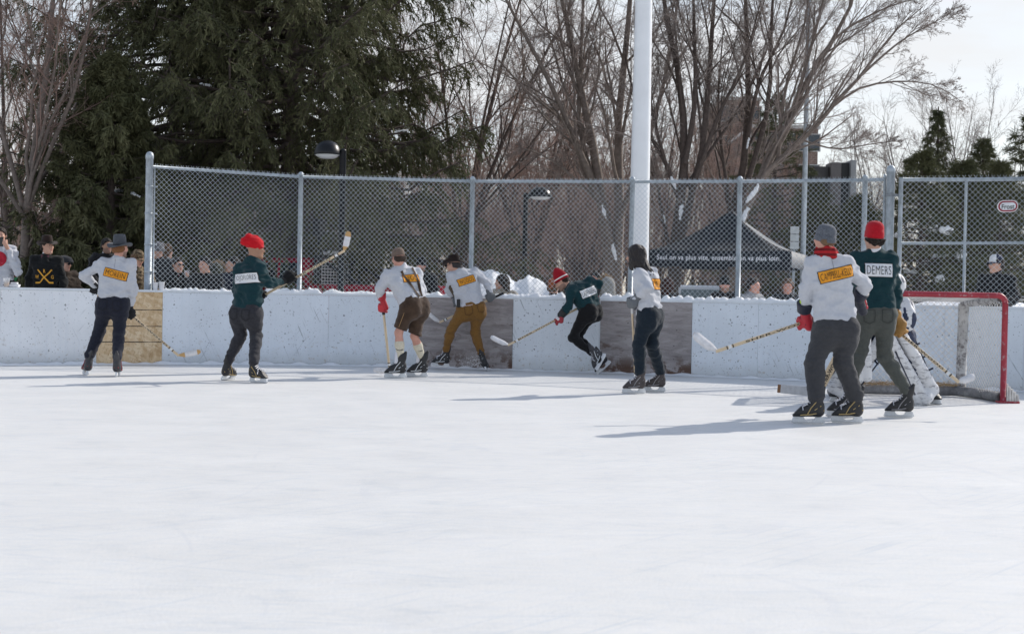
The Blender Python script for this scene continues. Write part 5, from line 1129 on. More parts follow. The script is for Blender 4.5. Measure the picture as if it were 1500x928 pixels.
def pockets(R, M, tw=.105):
    bv = BVHTree.FromPolygons([tuple(p) for p in R['lvf'][0]], [tuple(int(i) for i in q) for q in R['lvf'][1]]); n = -R['f']; u = np.cross(R['up'], n); u = u if u @ CAMX > 0 else -u
    for q in (-1, 1):
        c = R['P'] + u * q * .088 - R['up'] * .02; ly = [(*bar2d(a, b, .009, 6), 0, .004 + .0006 * i) for i, (a, b) in enumerate((((-tw / 2, .06), (tw / 2, .06)), ((-tw / 2, .06), (-tw / 2, -.05)), ((tw / 2, .06), (tw / 2, -.05)), ((-tw / 2, -.05), (0, -.075)), ((tw / 2, -.05), (0, -.075))))]
        drape('pocket', ly, c, u, R['up'], M, R['legs'], bv, n)
def feet(R, J, specs, **k):
    for key, (ft, toe, up) in zip('AB', specs): skate(R['root'], ft, toe, up, **k)
def ank(ft, toe, up=(0, 0, 1)):
    X = nrm(toe); Z = nrm(np.asarray(up, float) - X * np.dot(up, X)); return ft + X * -.066 + Z * .255
# ---- 1 grey fedora, hand on hip
f1, f2 = on_ice(125, 549), on_ice(172.5, 551); t1, t2 = V(-.5, .86, 0), V(-.12, 1, 0); u1, u2 = V(.16, 0, 1), V(0, 0, 1)
J = setup(18.1, (.15, 1, 0), head=(176.5, 363.5), neck=(173, 378), shA=(151.5, 386), shB=(190.5, 387), elA=(123, 403, .02), wrA=(138, 418, .10), elB=(194.5, 421, .02), wrB=(190, 452, .10), hipA=(154.5, 444), hipB=(177, 444), knA=(145.5, 485, .03), knB=(174.5, 486, .02)); J['anA'], J['anB'] = ank(f1, t1, u1), ank(f2, t2, u2)
R = person('skater in grey felt hat with one hand on his hip, orange back patch', J, (.4, .92, .03), (0, 0, 1), M_SKINR, M_GREY, legs=cloth('dark navy denim', (.018, .020, .032), scale=50, var=.2), foldseed=3, beard=True)
feet(R, J, ((f1, t1, u1), (f2, t2, u2)), trim=mat('red trim', (.35, .02, .03), .5), boot=mat('grey black boot', (.035, .035, .04), .4, 0, .3, 15), lace=False)
fedora(R['root'], R['Lc'], R['ax'], cloth('grey felt', (.075, .082, .095)), cloth('dark felt band', (.045, .05, .06)), tilt=.05, brim=.16, h=.14, z=.035, droop=.02); hair(R['root'], R['Lc'], R['ax'], cloth('ginger hair', (.20, .09, .04)), .008, top=.04)
pockets(R, mat('pocket seam', (.008, .009, .016), .9))
back_seam(R)
back_patch(R, 'MOREIN', .13, .29, .10, M_ORANGE, -.16, .03)
H = at(190.5, 461, 18.24); tipd = at(262, 521, 18.5); MG = mat('black knit glove', (.014, .015, .018), .9)
glove(R['root'], H, tipd - H, V(-.3, -.75, .4), J['wrB'], J['elB'], MG, bulky=False); Hh = at(138.5, 425, 18.25); glove(R['root'], Hh, V(1, .2, -.4), V(-.3, -.9, .2), J['wrA'], J['elA'], MG, bulky=False)
stick('stick held low by the grey felt hat skater, blade right of the chipboard', H - nrm(tipd - H) * .62 + V(-.0, .10, 0), tipd, at(294, 515, 18.55), tf=(.42, .86), taped=(.28, .84))
# ---- 2 red slouch hat
f1, f2 = on_ice(334, 556.5), on_ice(378.5, 560.5); t1, t2 = V(.45, .9, 0), V(.85, -.5, 0); u1, u2 = V(.25, 0, 1), V(-.1, 0, 1)
J = setup(17.5, (.55, .84, 0), head=(374.5, 364.5), neck=(370, 379), shA=(352, 393, .07), shB=(381, 393, -.06), elA=(347, 423, .12), wrA=(370, 435, .36), elB=(394, 416, .04), wrB=(415, 411, .24), hipA=(351, 458, .04), hipB=(372, 458, -.04), knA=(352, 492, .02), knB=(375.5, 491, -.03)); J['anA'], J['anB'] = ank(f1, t1, u1), ank(f2, t2, u2)
M_PLAID = (lambda s: s.done(s.mix(s.ramp(s.math('FRACT', s.math('MULTIPLY', s.t_z(), 22.0)), [(.45, 0.0), (.5, .75)]), (.42, .02, .025), (.06, .01, .012)), .9, .2))
SB.t_z = lambda s: (lambda n: (s.L(s.tc.outputs['Object'], n.inputs[0]), n.outputs[2])[1])(s.t.nodes.new('ShaderNodeSeparateXYZ'))
M_PLAID = M_PLAID(SB('red plaid'))
R = person('skater in bottle green jersey and red slouch hat, holding a stick up to the right', J, (.86, .5, -.03), (0, 0, 1), M_SKIND, M_GREEN, legs=cloth('charcoal jeans', (.034, .034, .040), scale=50, var=.2), foldseed=5, collar=M_PLAID, hem=.0)
feet(R, J, ((f1, t1, u1), (f2, t2, u2)), boot=M_BOOT, trim=mat('gold trim', (.5, .36, .15), .5))
solid('shirt_tail', [('c', R['P'] + q * R['lS'] * .07 + R['up'] * .03, R['P'] + q * R['lS'] * .06 - R['up'] * .03, .113, .112, .05) for q in (-1, 1)], M_PLAID, R['root'], .0135, [(R['P'] - R['up'] * .025, -R['up']), (R['P'] + R['up'] * .06, R['up'])])
R_, F_, U_ = R['ax']; L_ = R['Lc']; E_ = np.array(R['ax']); solid('slouch_hat', [('e', L_(0, -.015, .06), E_, V(.092, .112, .098), .02), ('e', L_(-.01, -.085, .085), E_, V(.07, .075, .062), .03), ('e', L_(.0, -.04, .12), E_, V(.06, .07, .045), .03), ('e', L_(-.01, -.150, .085), E_, V(.045, .045, .055), .012), ('e', L_(.01, -.10, .15), E_, V(.04, .045, .035), .012), ('e', L_(0, -.012, .03), E_, V(.094, .114, .05), .01)], cloth('red knit', (.52, .008, .016), scale=40, bscale=260), R['root'], .009, [(L_(0, 0, -.004), -U_ - F_ * .15)], lambda X: .005 * wob(X, (8, 8, 16), 5))
glasses(R['root'], L_)
pockets(R, mat('pocket seam', (.016, .016, .02), .9))
back_patch(R, 'JOJOFLORES', .125, .31, .115, M_PATCHW, .14, .03, txt=.9)
H1, H2 = at(384.5, 433.5, 17.85), at(427, 408.5, 17.78); MK = cloth('black wool mitten', (.012, .012, .013)); d = nrm(H2 - H1)
heel = at(505, 367, 17.72); butt = H1 - nrm(heel - H1) * .08
glove(R['root'], H2, d, V(-.25, -.75, .55), J['wrB'], J['elB'], MK, bulky=False, size=1.25); glove(R['root'], H1, d, V(-.6, -.6, .3), J['wrA'], J['elA'], MK, bulky=False)
stick('wooden stick raised in front of the red truck, blade standing up', butt, heel, at(511, 339, 17.7), tf=(.40, .84), taped=(.22, .74), wide=.075, butt_tape=False)
# ---- 3 leather shorts
f1, f2 = on_ice(579, 553.3), on_ice(611, 552); t1, t2 = V(-1, .08, 0), V(-1, .15, 0)
J = setup(18.8, (-.7, .68, -.3), head=(583.5, 378), neck=(588, 391), shA=(567, 403, -.10), shB=(609, 400, .14), elA=(557, 422, -.10), wrA=(559, 436, .04), elB=(619, 425, .32), wrB=(603, 440, .50), hipA=(600, 446, -.07), hipB=(613, 447, .09), knA=(584, 487, -.08), knB=(607, 492, .08)); J['anA'], J['anB'] = ank(f1, t1), ank(f2, t2)
M_LEA = cloth('brown suede', (.060, .038, .026), scale=9, var=.35, bump=.15)
hemA = J['knA'] + (J['hipA'] - J['knA']) * .12; hemB = J['knB'] + (J['hipB'] - J['knB']) * .12
R = person('skater in brown leather shorts, braces and cream knee socks, bent forward', J, (-.55, .8, -.28), (-.15, .1, 1), M_SKINR, M_GREY, legs=M_LEA, foldseed=8, hem=.05, leg_cut=[(hemA, -(J['hipA'] - J['knA']))], leg_g=.022, collar=mat('pink collar', (.60, .42, .55), .8), w=1.06)
feet(R, J, ((f1, t1, (0, 0, 1)), (f2, t2, (0, 0, 1))), trim=mat('white trim', (.75, .77, .78), .5), tongue=M_LACE, lace=False, s=1.08)
M_SOCK = cloth('cream sock', (.62, .57, .45), scale=40)
for k in 'AB':
    n_, a_ = J['kn' + k], J['an' + k]; so, _, _ = solid('sock', [('c', n_ + (a_ - n_) * .30, n_ + (a_ - n_) * .48, .061, .062, .02), ('c', n_ + (a_ - n_) * .45, a_, .061, .045, .02)], M_SOCK, R['root'], .0105, [(n_ + (a_ - n_) * .33, n_ - a_)], lambda X: .0015 * wob(X, (5, 5, 25), 2))
    mb = MB(); mb.tube([n_ + (a_ - n_) * .64 + V(.056 * math.cos(t), .056 * math.sin(t), .012 * math.cos(t * 2)) for t in np.linspace(3.4, 5.6, 8)], .005, 6); mb.build('stripe', mat('dark sock stripe', (.05, .05, .05), .8), so)
cap(R['root'], R['Lc'], R['ax'], cloth('brown cap wool', (.17, .125, .10)), visor=True, z=.018); hair(R['root'], R['Lc'], R['ax'], cloth('brown hair', (.05, .035, .028)), .006, low=-.07, top=.02)
back_patch(R, 'RIOU', .10, .24, .10, M_ORANGE, -.28, .04, txt=.7)
bvs = BVHTree.FromPolygons([tuple(p) for p in R['svf'][0]], [tuple(int(i) for i in q) for q in R['svf'][1]]); u_ = np.cross(R['up'], -R['f']); u_ = u_ if u_ @ CAMX > 0 else -u_
for s0, s1 in ((.155, .07), (-.06, .05), ):
    v2, f2_ = bar2d((s0 * .9, .17), (s1, -.34), .038, 14); o = drape('brace', [(v2, f2_, 0, .013)], R['C'] - R['up'] * .14, u_, R['up'], M_LEA, R['root'], bvs, -R['f'])
v2, f2_ = rect2d(.10, .15); drape('chest_emblem', [(v2, f2_, 0, .008)], R['C'] - R['up'] * .22 - u_ * .02, -u_, R['up'], M_ORANGE, R['sweater'], bvs, R['f'])
mb = MB(); mb.tube([J['hipA'] + (J['knA'] - J['hipA']) * t + nrm(V(-.2, -1, 0)) * (.116 - .018 * t) for t in (.1, .4, .8)], .004, 5); mb.build('seam', mat('tan seam thread', (.34, .20, .09), .7), R['legs'])
H = at(561, 450, 18.93); heel = at(571, 543.5, 19.05); M_RG = mat('red hockey glove', (.42, .012, .025), .5, 0, .1, 12)
glove(R['root'], H, heel - H, V(-.4, -.9, .1), J['wrA'], J['elA'], M_RG, M_RG, mat('red glove roll', (.50, .02, .03), .45), size=1.15); glove(R['root'], at(598, 443, 19.32), V(1, .2, .2), V(0, .4, 1), J['wrB'], J['elB'], M_RG, size=1.1)
stick('plain pale stick held upright by the man in leather shorts', H - nrm(heel - H) * .10, heel, heel + V(-.24, .17, .0), text=None, butt_tape=True)
# ---- 4 mustard trousers
f1, f2 = at(644.5, 537.3, 20.85), at(713.5, 543.6, 20.85); t1, t2 = V(-1, -.05, .06), V(.1, .98, -.15); u2 = V(-.35, -.1, 1)
J = setup(20.85, (-.45, .88, -.1), head=(664.5, 388.5), neck=(673, 395), shA=(662, 405, -.06), shB=(695, 399, .08), elA=(657, 423, .08), wrA=(665, 436, .14), elB=(713, 414, .08), wrB=(717, 429, .04), hipA=(680, 452), hipB=(700, 451), knA=(660.5, 483, -.04), knB=(696, 487, .06)); J['anA'], J['anB'] = ank(f1, t1), ank(f2, t2, u2)
R = person('skater in mustard trousers and dark brown hat chasing along the plywood panel', J, (-.86, .42, -.18), (-.1, .1, 1), M_SKIN, M_GREY, legs=cloth('mustard twill', (.19, .098, .028), scale=30, var=.12), foldseed=12, leg_g=.008, cuff=.052, collar=cloth('grey scarf', (.10, .10, .11)), hem=.01)
skate(R['root'], f1, t1, trim=mat('white trim', (.75, .77, .78), .5)); skate(R['root'], f2, t2, u2, lace=False)
fedora(R['root'], R['Lc'], R['ax'], cloth('dark brown felt', (.022, .014, .012)), cloth('black felt', (.01, .01, .01)), tilt=.05, brim=.165, h=.11, z=.045, droop=.022); glasses(R['root'], R['Lc']); hair(R['root'], R['Lc'], R['ax'], cloth('dark grey hair', (.05, .045, .045)), .006, top=.04)
pockets(R, mat('pocket seam', (.10, .05, .014), .9))
back_patch(R, 'WOODS', .10, .26, .095, M_ORANGE, .10, -.02)
solid('vest', [('c', J['shA'] + V(-.02, .06, -.06), R['P'] + V(-.14, .05, .12), .085, .08, .04)], cloth('brown tweed vest', (.10, .075, .05)), R['root'], .013)
mb = MB(); q = at(671.5, 444, 20.72); mb.box(q, (.05, .035, .12)); mb.build('holster', mat('black holster', (.012, .012, .013), .6), R['root'], bevel=.008)
mb = MB(); mb.tube([R['P'] + R['up'] * .045 + (R['lS'] * math.cos(t) * .168 + R['f'] * math.sin(t) * .128) for t in np.linspace(0, 6.283, 26)], .013, 6, caps=False); mb.build('belt', mat('pale leather belt', (.40, .29, .24), .6), R['root'], True)
H1, H2 = at(669, 442.5, 21.02), at(716, 436, 20.92); MGY = mat('grey knit glove', (.13, .14, .15), .9); heel = at(643.5, 472, 21.12); dd = nrm(heel - at(672, 459, 21.12))
butt = heel - dd * 1.30; glove(R['root'], H1, dd, V(-.2, -.9, .3), J['wrA'], J['elA'], MGY, bulky=False); glove(R['root'], H2, V(.4, .4, -.8), V(.4, -.8, .2), J['wrB'], J['elB'], MGY, bulky=False, size=1.1)
stick('stick whose white blade sticks out behind the mustard trousers', heel - dd * 1.05, heel, at(626, 458, 21.1), text=None, wide=.06)
# ---- 5 leaping man in the striped toque
J = setup(20.45, (-.85, .25, -.50), head=(822.5, 411.5), neck=(833.5, 420.5), shA=(838, 424.5, -.14), shB=(864, 411.5, .10), elA=(832, 450, -.20), wrA=(821.5, 462, -.16), elB=(877, 415, .12), wrB=(872.5, 431, .10), hipA=(860, 454, -.09), hipB=(869, 453, .09), knA=(839, 494, -.13), knB=(845, 494, .10), anA=(867, 517, -.10), anB=(876, 522, .12))
R = person('leaping skater in black tights, green jersey and striped red toque', J, (-.78, .12, -.60), (-.45, .1, .85), M_SKIN, M_GREEN, legs=cloth('black stretch cloth', (.010, .010, .011), scale=50, var=.2), leg_g=.006, cuff=.045, foldseed=14, collar=mat('white shirt collar', (.72, .73, .76), .8), hem=.02, beard=True)
b1, b2 = at(882, 531, 20.35), at(886, 540, 20.62); up1 = V(-.80, -.15, .50); skate(R['root'], b1, V(-.45, -.25, -.80), up1, trim=mat('white trim', (.75, .77, .78), .5), boot=mat('grey black boot', (.035, .035, .04), .4, 0, .3, 15)); skate(R['root'], b2, V(-.55, .1, -.55), V(-.6, 0, .7))
M_TOQ = cloth('dark red knit', (.30, .008, .016), scale=40, bscale=260); M_TOQW = cloth('white knit', (.70, .70, .70), scale=40)
beanie(R['root'], R['Lc'], R['ax'], [M_TOQ, M_TOQW], tilt=.12, prof=[(.088, -.01), (.100, -.008), (.103, .012), (.102, .028), (.1015, .044), (.097, .060), (.083, .105), (.060, .150), (.034, .185), (.012, .20), (.002, .203)], midx=[0, 0, 0, 1, 0, 0, 0, 0, 0, 0], name='toque', z=.008)
glasses(R['root'], R['Lc']); hair(R['root'], R['Lc'], R['ax'], cloth('dark brown hair', (.03, .02, .016)), .010, low=-.06, top=.01)
back_patch(R, 'LAFRENIERE', .12, .29, .115, M_PATCHW, -.02, -.015, txt=.9)
H1, H2 = at(818.5, 469.5, 20.32), at(871.5, 438, 20.58); dd = nrm(H1 - H2); heel = at(744, 505.5, 20.0); M_RW = mat('white red glove', (.62, .60, .60), .5); M_RD = mat('dark red glove', (.30, .02, .03), .5)
glove(R['root'], H1, heel - H1, V(-.5, -.8, .5), J['wrA'], J['elA'], M_RD, mat('black glove cuff', (.015, .015, .016), .6), M_RW, size=1.1); glove(R['root'], H2, heel - H2, V(.5, -.6, .4), J['wrB'], J['elB'], M_RD, mat('black glove cuff', (.015, .015, .016), .6))
stick('stick stretched out by the leaping man, white blade against the scuffed board', H2 + nrm(H2 - heel) * .05, heel, at(719, 493, 19.95), text='SHER-WOOD', tf=(.50, .88), wide=.07)
# ---- 6 long dark hair
f1, f2 = on_ice(928.5, 576), on_ice(958, 573.5); t1, t2 = V(-1, -.05, 0), V(-.95, .15, 0)
J = setup(16.6, (-.80, .6, -.02), head=(931.5, 375), neck=(938, 392), shA=(937.5, 402, -.13), shB=(955, 400, .12), elA=(949, 422, -.22), wrA=(932, 436.5, -.12), elB=(950, 425, .3), wrB=(934, 440, .34), hipA=(947, 462, -.07), hipB=(955, 462, .08), knA=(936, 505, -.08), knB=(955, 503, .08)); J['anA'], J['anB'] = ank(f1, t1), ank(f2, t2)
R = person('skater with long dark hair in a pale grey top and navy trousers', J, (-.92, .25, -.08), (0, 0, 1), M_SKIN, M_GREY, legs=cloth('navy trousers', (.012, .020, .030), scale=50, var=.18), foldseed=17, w=.95, leg_g=.018, cuff=.064, hem=-.01)
feet(R, J, ((f1, t1, (0, 0, 1)), (f2, t2, (0, 0, 1))), boot=mat('brown grey boot', (.055, .045, .045), .5, 0, .3, 15), trim=mat('grey trim', (.30, .29, .30), .5), tongue=None)
L_ = R['Lc']; R_, F_, U_ = R['ax']; E_ = np.array(R['ax']); ex = []; rr = np.random.RandomState(6)
for i in range(17):
    a = math.radians(62 + 262 * i / 16); x, y = math.sin(a) * .082, math.cos(a) * .092 - .014; bk = i / 16.0; e = L_(x * 1.06, y * 1.04, -.06 - .03 * rr.rand()); blow = V(.03 + .09 * rr.rand(), -.02, -.12 - .06 * rr.rand()) if 3 < i < 14 else V(.012, -.01, -.07 - .03 * rr.rand())
    ex += [('c', L_(x * .75, y * .75, .07), e, .024, .024, .015), ('c', e, e + blow * .55, .024, .017, .012), ('c', e + blow * .55, e + blow + V(.03 * rr.rand(), 0, 0), .017, .006, .008)]
hair(R['root'], L_, R['ax'], cloth('long dark brown hair', (.016, .011, .010), rough=.5, spec=.4, var=.4, scale=60), .020, extra=ex, rough=.0045, cut=False)
back_patch(R, 'CALLE', .13, .26, .12, M_ORANGE, -.06, .05, txt=.84)
bvs = BVHTree.FromPolygons([tuple(p) for p in R['svf'][0]], [tuple(int(i) for i in q) for q in R['svf'][1]]); v2, f2_ = rect2d(.2, .13); lf = np.cross(R['up'], R['f']); drape('chest_emblem', [(v2, f2_, 0, .008)], R['C'] - R['up'] * .20 + R['f'] * .02, np.cross(R['f'], R['up']), R['up'], M_ORANGE, R['sweater'], bvs, R['f'])
H = at(925.5, 442.5, 16.53); heel = at(931, 560, 16.95); glove(R['root'], H, heel - H, V(-.5, -.8, 0), J['wrA'], J['elA'], MGY, bulky=False, size=1.15); glove(R['root'], at(930, 445, 16.9), V(0, .3, -1), V(-.7, .5, 0), J['wrB'], J['elB'], MGY, bulky=False)
stick('stick held close by the long haired skater, shaft hanging down', H - nrm(heel - H) * .06, heel, heel + V(.1, .26, -.0), text=None, butt_tape=mat('white butt tape', (.6, .6, .6), .8))
# ---- 7 red plaid scarf
f1, f2 = on_ice(1184, 620), on_ice(1241, 619); t1, t2 = V(-1, .12, 0), V(-.96, .22, 0)
J = setup(13.05, (-.25, .96, 0), head=(1207.5, 349), neck=(1210, 371), shA=(1190.5, 387), shB=(1239, 384, .03), elA=(1181, 423, .0), wrA=(1178, 454, .12), elB=(1268.5, 418, .08), wrB=(1257, 436, .18), hipA=(1211, 481), hipB=(1237, 481, .02), knA=(1193, 530, -.05), knB=(1235, 531, .0)); J['anA'], J['anB'] = ank(f1, t1), ank(f2, t2)
R = person('nearest skater in grey knit beanie and red plaid scarf, long orange back patch', J, (-.5, .87, 0), (0, 0, 1), M_SKINR, M_GREY, legs=cloth('charcoal flannel', (.052, .053, .058), scale=40, var=.12), foldseed=21, leg_g=.026, cuff=.078, hem=.01)
feet(R, J, ((f1, t1, (0, 0, 1)), (f2, t2, (0, 0, 1))), trim=mat('gold trim', (.5, .36, .15), .5), s=1.06)
beanie(R['root'], R['Lc'], R['ax'], cloth('grey marl knit', (.115, .125, .145), scale=70, var=.3, bscale=260), tilt=.22, seed=3, z=-.008)
solid('scarf', [('c', J['neck'] + V(.075 * math.cos(t), .075 * math.sin(t), .012 * math.sin(3 * t) - .01), J['neck'] + V(.075 * math.cos(t + .7), .075 * math.sin(t + .7), .012 * math.sin(3 * t + 2) + .03), .036, .03, .02) for t in np.linspace(0, 6.28, 9)], M_PLAID, R['root'], .0105, (), lambda X: .004 * wob(X, 12, 3))
hair(R['root'], R['Lc'], R['ax'], cloth('fair brown hair', (.16, .10, .06)), .004, low=-.07, top=.0)
back_seam(R)
back_patch(R, 'CAMPBELL-KELLY', .105, .325, .102, M_ORANGE, .13, .02, txt=.93)
H1, H2 = at(1178.5, 470, 13.28), at(1257, 445.5, 13.38); heel = at(1048.5, 514.5, 13.05); M_NV = mat('navy hockey glove', (.008, .011, .026), .5, 0, .1, 12)
M_RGL = mat('red glove panel', (.45, .015, .03), .5); M_LIME = mat('lime lining', (.45, .62, .05), .7)
for H, k, nn in ((H1, 'A', V(-.25, -.95, .15)), (H2, 'B', V(.35, -.9, .1))):
    gl = glove(R['root'], H, heel - H1, nn, J['wr' + k], J['el' + k], M_RGL if k == 'A' else M_NV, M_NV, M_NV if k == 'A' else M_RGL, size=1.3); dn = nrm(J['el' + k] - J['wr' + k])
    solid('lining', [('c', J['wr' + k] + dn * .07, J['wr' + k] + dn * .10, .050, .048, .005)], M_LIME, gl, .009)
stick('stick with dark lettering held across by the skater in the red plaid scarf', H2 + nrm(H1 - heel) * .02, heel, at(1016.5, 489, 13.0), tf=(.335, .80), wide=.078)
# ---- 8 red beanie, green jersey
f1, f2 = on_ice(1232, 610.5), on_ice(1317, 611); t1, t2 = V(-1, .15, 0), V(-.95, .25, 0)
J = setup(13.85, (-.3, .95, 0), head=(1279.5, 348), neck=(1281.5, 368), shA=(1256, 379), shB=(1305, 381), elA=(1252, 420, .1), wrA=(1262, 438, .32), elB=(1312.5, 421, .04), wrB=(1312.5, 466, .10), hipA=(1268, 459), hipB=(1295, 459), knA=(1260, 513, -.02), knB=(1296, 521)); J['anA'], J['anB'] = ank(f1, t1), ank(f2, t2)
R = person('skater in bottle green jersey, red beanie and olive trousers beside the goal', J, (-.3, .95, .02), (0, 0, 1), M_SKIN, M_GREEN, legs=cloth('olive grey trousers', (.082, .088, .080), scale=40, var=.12), foldseed=25, leg_g=.012, cuff=.054, hem=.04, collar=mat('white shirt collar', (.72, .73, .76), .8))
feet(R, J, ((f1, t1, (0, 0, 1)), (f2, t2, (0, 0, 1))), trim=mat('grey trim', (.30, .29, .30), .5), s=1.02)
beanie(R['root'], R['Lc'], R['ax'], cloth('red rib knit', (.42, .010, .02), scale=70, var=.15, bscale=260), tilt=.1, seed=4, prof=[(.088, -.015), (.099, -.013), (.102, .0), (.101, .045), (.098, .052), (.096, .056), (.096, .08), (.091, .105), (.076, .13), (.05, .146), (.01, .152)])
hair(R['root'], R['Lc'], R['ax'], cloth('dark curly hair', (.02, .014, .012)), .018, low=-.085, rough=.008, top=.0)
pockets(R, mat('pocket seam', (.045, .048, .044), .9))
back_patch(R, 'DEMERS', .105, .265, .125, M_PATCHW, -.05, .015, txt=.9)
M_TAN = mat('tan leather glove', (.36, .19, .05), .7, 0, .2, 14, .3, 40); H = at(1315, 483, 13.98); heel = at(1404.5, 559.5, 13.75)
glove(R['root'], H, heel - H, V(-.4, -.85, .2), J['wrB'], J['elB'], M_TAN, bulky=False, size=1.3); glove(R['root'], at(1263, 444, 14.25), V(1, .3, -.4), V(0, .3, 1), J['wrA'], J['elA'], M_TAN, bulky=False, size=1.2)
stick('stick held by the green jersey skater in front of the goal net', H - nrm(heel - H) * .55 + V(0, .12, 0), heel, at(1428, 550.5, 13.72), tf=(.48, .86), wide=.072)
# ---- 9 goalie in front of the goal
M_PADW = (lambda s: s.done(s.mix(s.ramp(s.noise(s.map((1, 1, 3)), 9, 6, .75), [(.53, 0.0), (.63, .8)]), (.66, .67, .69), (.16, .16, .18)), .55, .3))(SB('scuffed white pad'))
M_PADN = mat('navy pad', (.016, .026, .065), .6, 0, .15, 10); M_STRP = mat('navy strap', (.015, .02, .045), .6)
J = setup(15.45, (-.35, -.55, -.1), head=(1312, 420, .0), neck=(1308, 440), shA=(1284, 452, .0), shB=(1322, 452, .1), elA=(1272, 478, -.1), wrA=(1262, 498, -.12), elB=(1330, 466, -.05), wrB=(1322, 478, -.25), hipA=(1291, 497, .05), hipB=(1321, 492, .05), knA=(1267, 520, .1), knB=(1335, 522, .06), anA=(1240, 562, .16), anB=(1352, 572, .22))
R = person('crouching goalie in white leg pads, half hidden behind the green jersey skater', J, (-.5, -.8, -.1), (0, 0, 1), M_SKIN, M_PADN, legs=M_PADN, foldseed=31, w=1.2, leg_g=.025, cuff=.05, hem=-.02)
L_ = R['Lc']; E_ = np.array(R['ax']); hm, _, _ = solid('goalie_mask', [('e', L_(0, -.005, .02), E_, V(.108, .128, .13), .02), ('e', L_(0, .05, -.06), E_, V(.085, .085, .09), .04)], [M_PADW, M_PADN], R['root'], .012, (), None, lambda C: (wob(C, 3, 3) > .45).astype(int))
mb = MB()
for q in np.linspace(-.05, .05, 5): mb.tube([L_(q, .135 - q * q * 8, .05), L_(q, .15 - q * q * 8, 0), L_(q, .135 - q * q * 8, -.05)], .004, 5)
mb.build('cage', M_STEEL, hm)
def legpad(k, top, foot, w, face):
    d = nrm(foot - top); n = nrm(face - d * (face @ d)); s = np.cross(d, n); p = []
    for q in (-.5, .5): p += [('c', top + s * q * w * .55, top + (foot - top) * .5 + s * q * w * .62, .060, .068, .02), ('c', top + (foot - top) * .5 + s * q * w * .62, foot + s * q * w * .6, .068, .075, .02)]
    p += [('c', foot - s * w * .3, foot + s * w * .3 + n * .06 - d * .02, .07, .07, .04), ('c', top + s * w * .62, foot + s * w * .62, .05, .055, .01)]
    o, v, f = solid('leg_pad', p, M_PADW, R['root'], .013, (), lambda X: .004 * wob(X, (6, 6, 9), 3))
    for a in (.35, .55, .75):
        c = top + (foot - top) * a; mb = MB(); mb.tube([c - s * w * .75 + n * .05, c - n * .085, c + s * w * .85 - n * .0, c + s * w * .75 + n * .05], .011, 6); mb.build('strap', M_STRP, o, True)
    bv = BVHTree.FromPolygons([tuple(p_) for p_ in v], [tuple(int(i) for i in q_) for q_ in f])
    for q in (-.2, .12): v2, f2_ = bar2d((q, .30), (q + .05, -.30), .016, 16); drape('piping', [(v2, f2_, 0, .006)], (top + foot) / 2, s, -d, M_STRP, o, bv, n)
legpad('B', at(1308, 486, 15.25), at(1358, 577, 15.62), .26, V(.15, -.95, .25)); legpad('A', at(1284, 486, 15.3), at(1232, 572, 15.75), .26, V(-.2, -.95, .25))
for k, ft, toe in (('A', at(1229, 581, 15.8), V(-.8, -.5, 0)), ('B', at(1362, 585, 15.7), V(.7, -.7, 0))): ft = V(ft[0], ft[1], .004); skate(R['root'], ft, toe, lace=False)
bl, _, _ = solid('blocker', [('c', at(1253, 500, 15.05), at(1258, 552, 15.1), .055, .055, .01), ('c', at(1268, 490, 15.05), at(1270, 552, 15.1), .055, .055, .01)], M_PADW, R['root'], .012)
ct, _, _ = solid('catching_glove', [('e', at(1329, 466, 15.05), np.eye(3), V(.10, .06, .14), .02), ('e', at(1326, 448, 15.1), np.eye(3), V(.08, .06, .09), .03), ('c', at(1320, 470, 15.0), at(1322, 484, 15.0), .05, .05, .02)], [M_PADW, M_PADN], R['root'], .012, (), lambda X: .006 * wob(X, 7, 3), lambda C: (wob(C, 4, 8) > -.1).astype(int))
solid('arm_pad', [('c', J['shB'] + V(.02, -.06, 0), J['elB'], .10, .085, .03)], [M_PADN, M_PADW], R['root'], .013, (), None, lambda C: (wob(C, 5, 6) > .3).astype(int)); solid('arm_pad', [('c', J['shA'], J['elA'], .10, .085, .03)], M_PADN, R['root'], .013)
bt, hl, tp_ = at(1250, 478, 15.3), at(1199, 574, 15.6), at(1139, 568.5, 15.55); hl[2] = max(hl[2], .05); gs = empty('goalie_stick', (hl + bt) / 2, 'wide wooden goalie stick with white taped blade lying on the ice', 'goalie stick'); d = nrm(hl - bt); sd_ = nrm(np.cross(d, V(0, -1, 0)))
LL = np.linalg.norm(hl - bt); mb = MB(); mb.box(bt + d * LL * .15, (.032, .024, LL * .3), np.array([sd_, np.cross(d, sd_), d])); mb.build('shaft', M_ASH, gs, bevel=.004)
mb = MB(); mb.box(bt + d * LL * .65, (.088, .022, LL * .70), np.array([sd_, np.cross(d, sd_), d])); pd = mb.build('paddle', M_ASH, gs, bevel=.006)
for a, M in ((.33, M_INK), (.37, M_TAPE), (.41, M_INK)): mb = MB(); mb.box(bt + d * LL * a, (.091, .025, .03), np.array([sd_, np.cross(d, sd_), d])); mb.build('label_band', M, pd)
tv, tf_ = text2d('SHER-WOOD', LL * .44, .045, .03); drape('lettering', [(tv, tf_, 0, 0.)], bt + d * LL * .67 + V(0, -.0135, 0), -d, np.cross(V(0, -1, 0), -d), M_INK, pd, n=V(0, -1, 0))
b_ = nrm(tp_ - hl); w_ = nrm(V(0, 0, 1) - b_ * b_[2]); mb = MB(); Lb = np.linalg.norm(tp_ - hl); mb.prism([(-.05, -.045), (-.05, .05), (.05, .055), (Lb * .5, .045), (Lb, .045), (Lb, -.045), (Lb * .5, -.05), (.05, -.05)], hl, b_, w_, V(0, .02, 0)); bo = mb.build('blade', mat('dark brown blade end', (.20, .10, .045), .6), gs, bevel=.004)
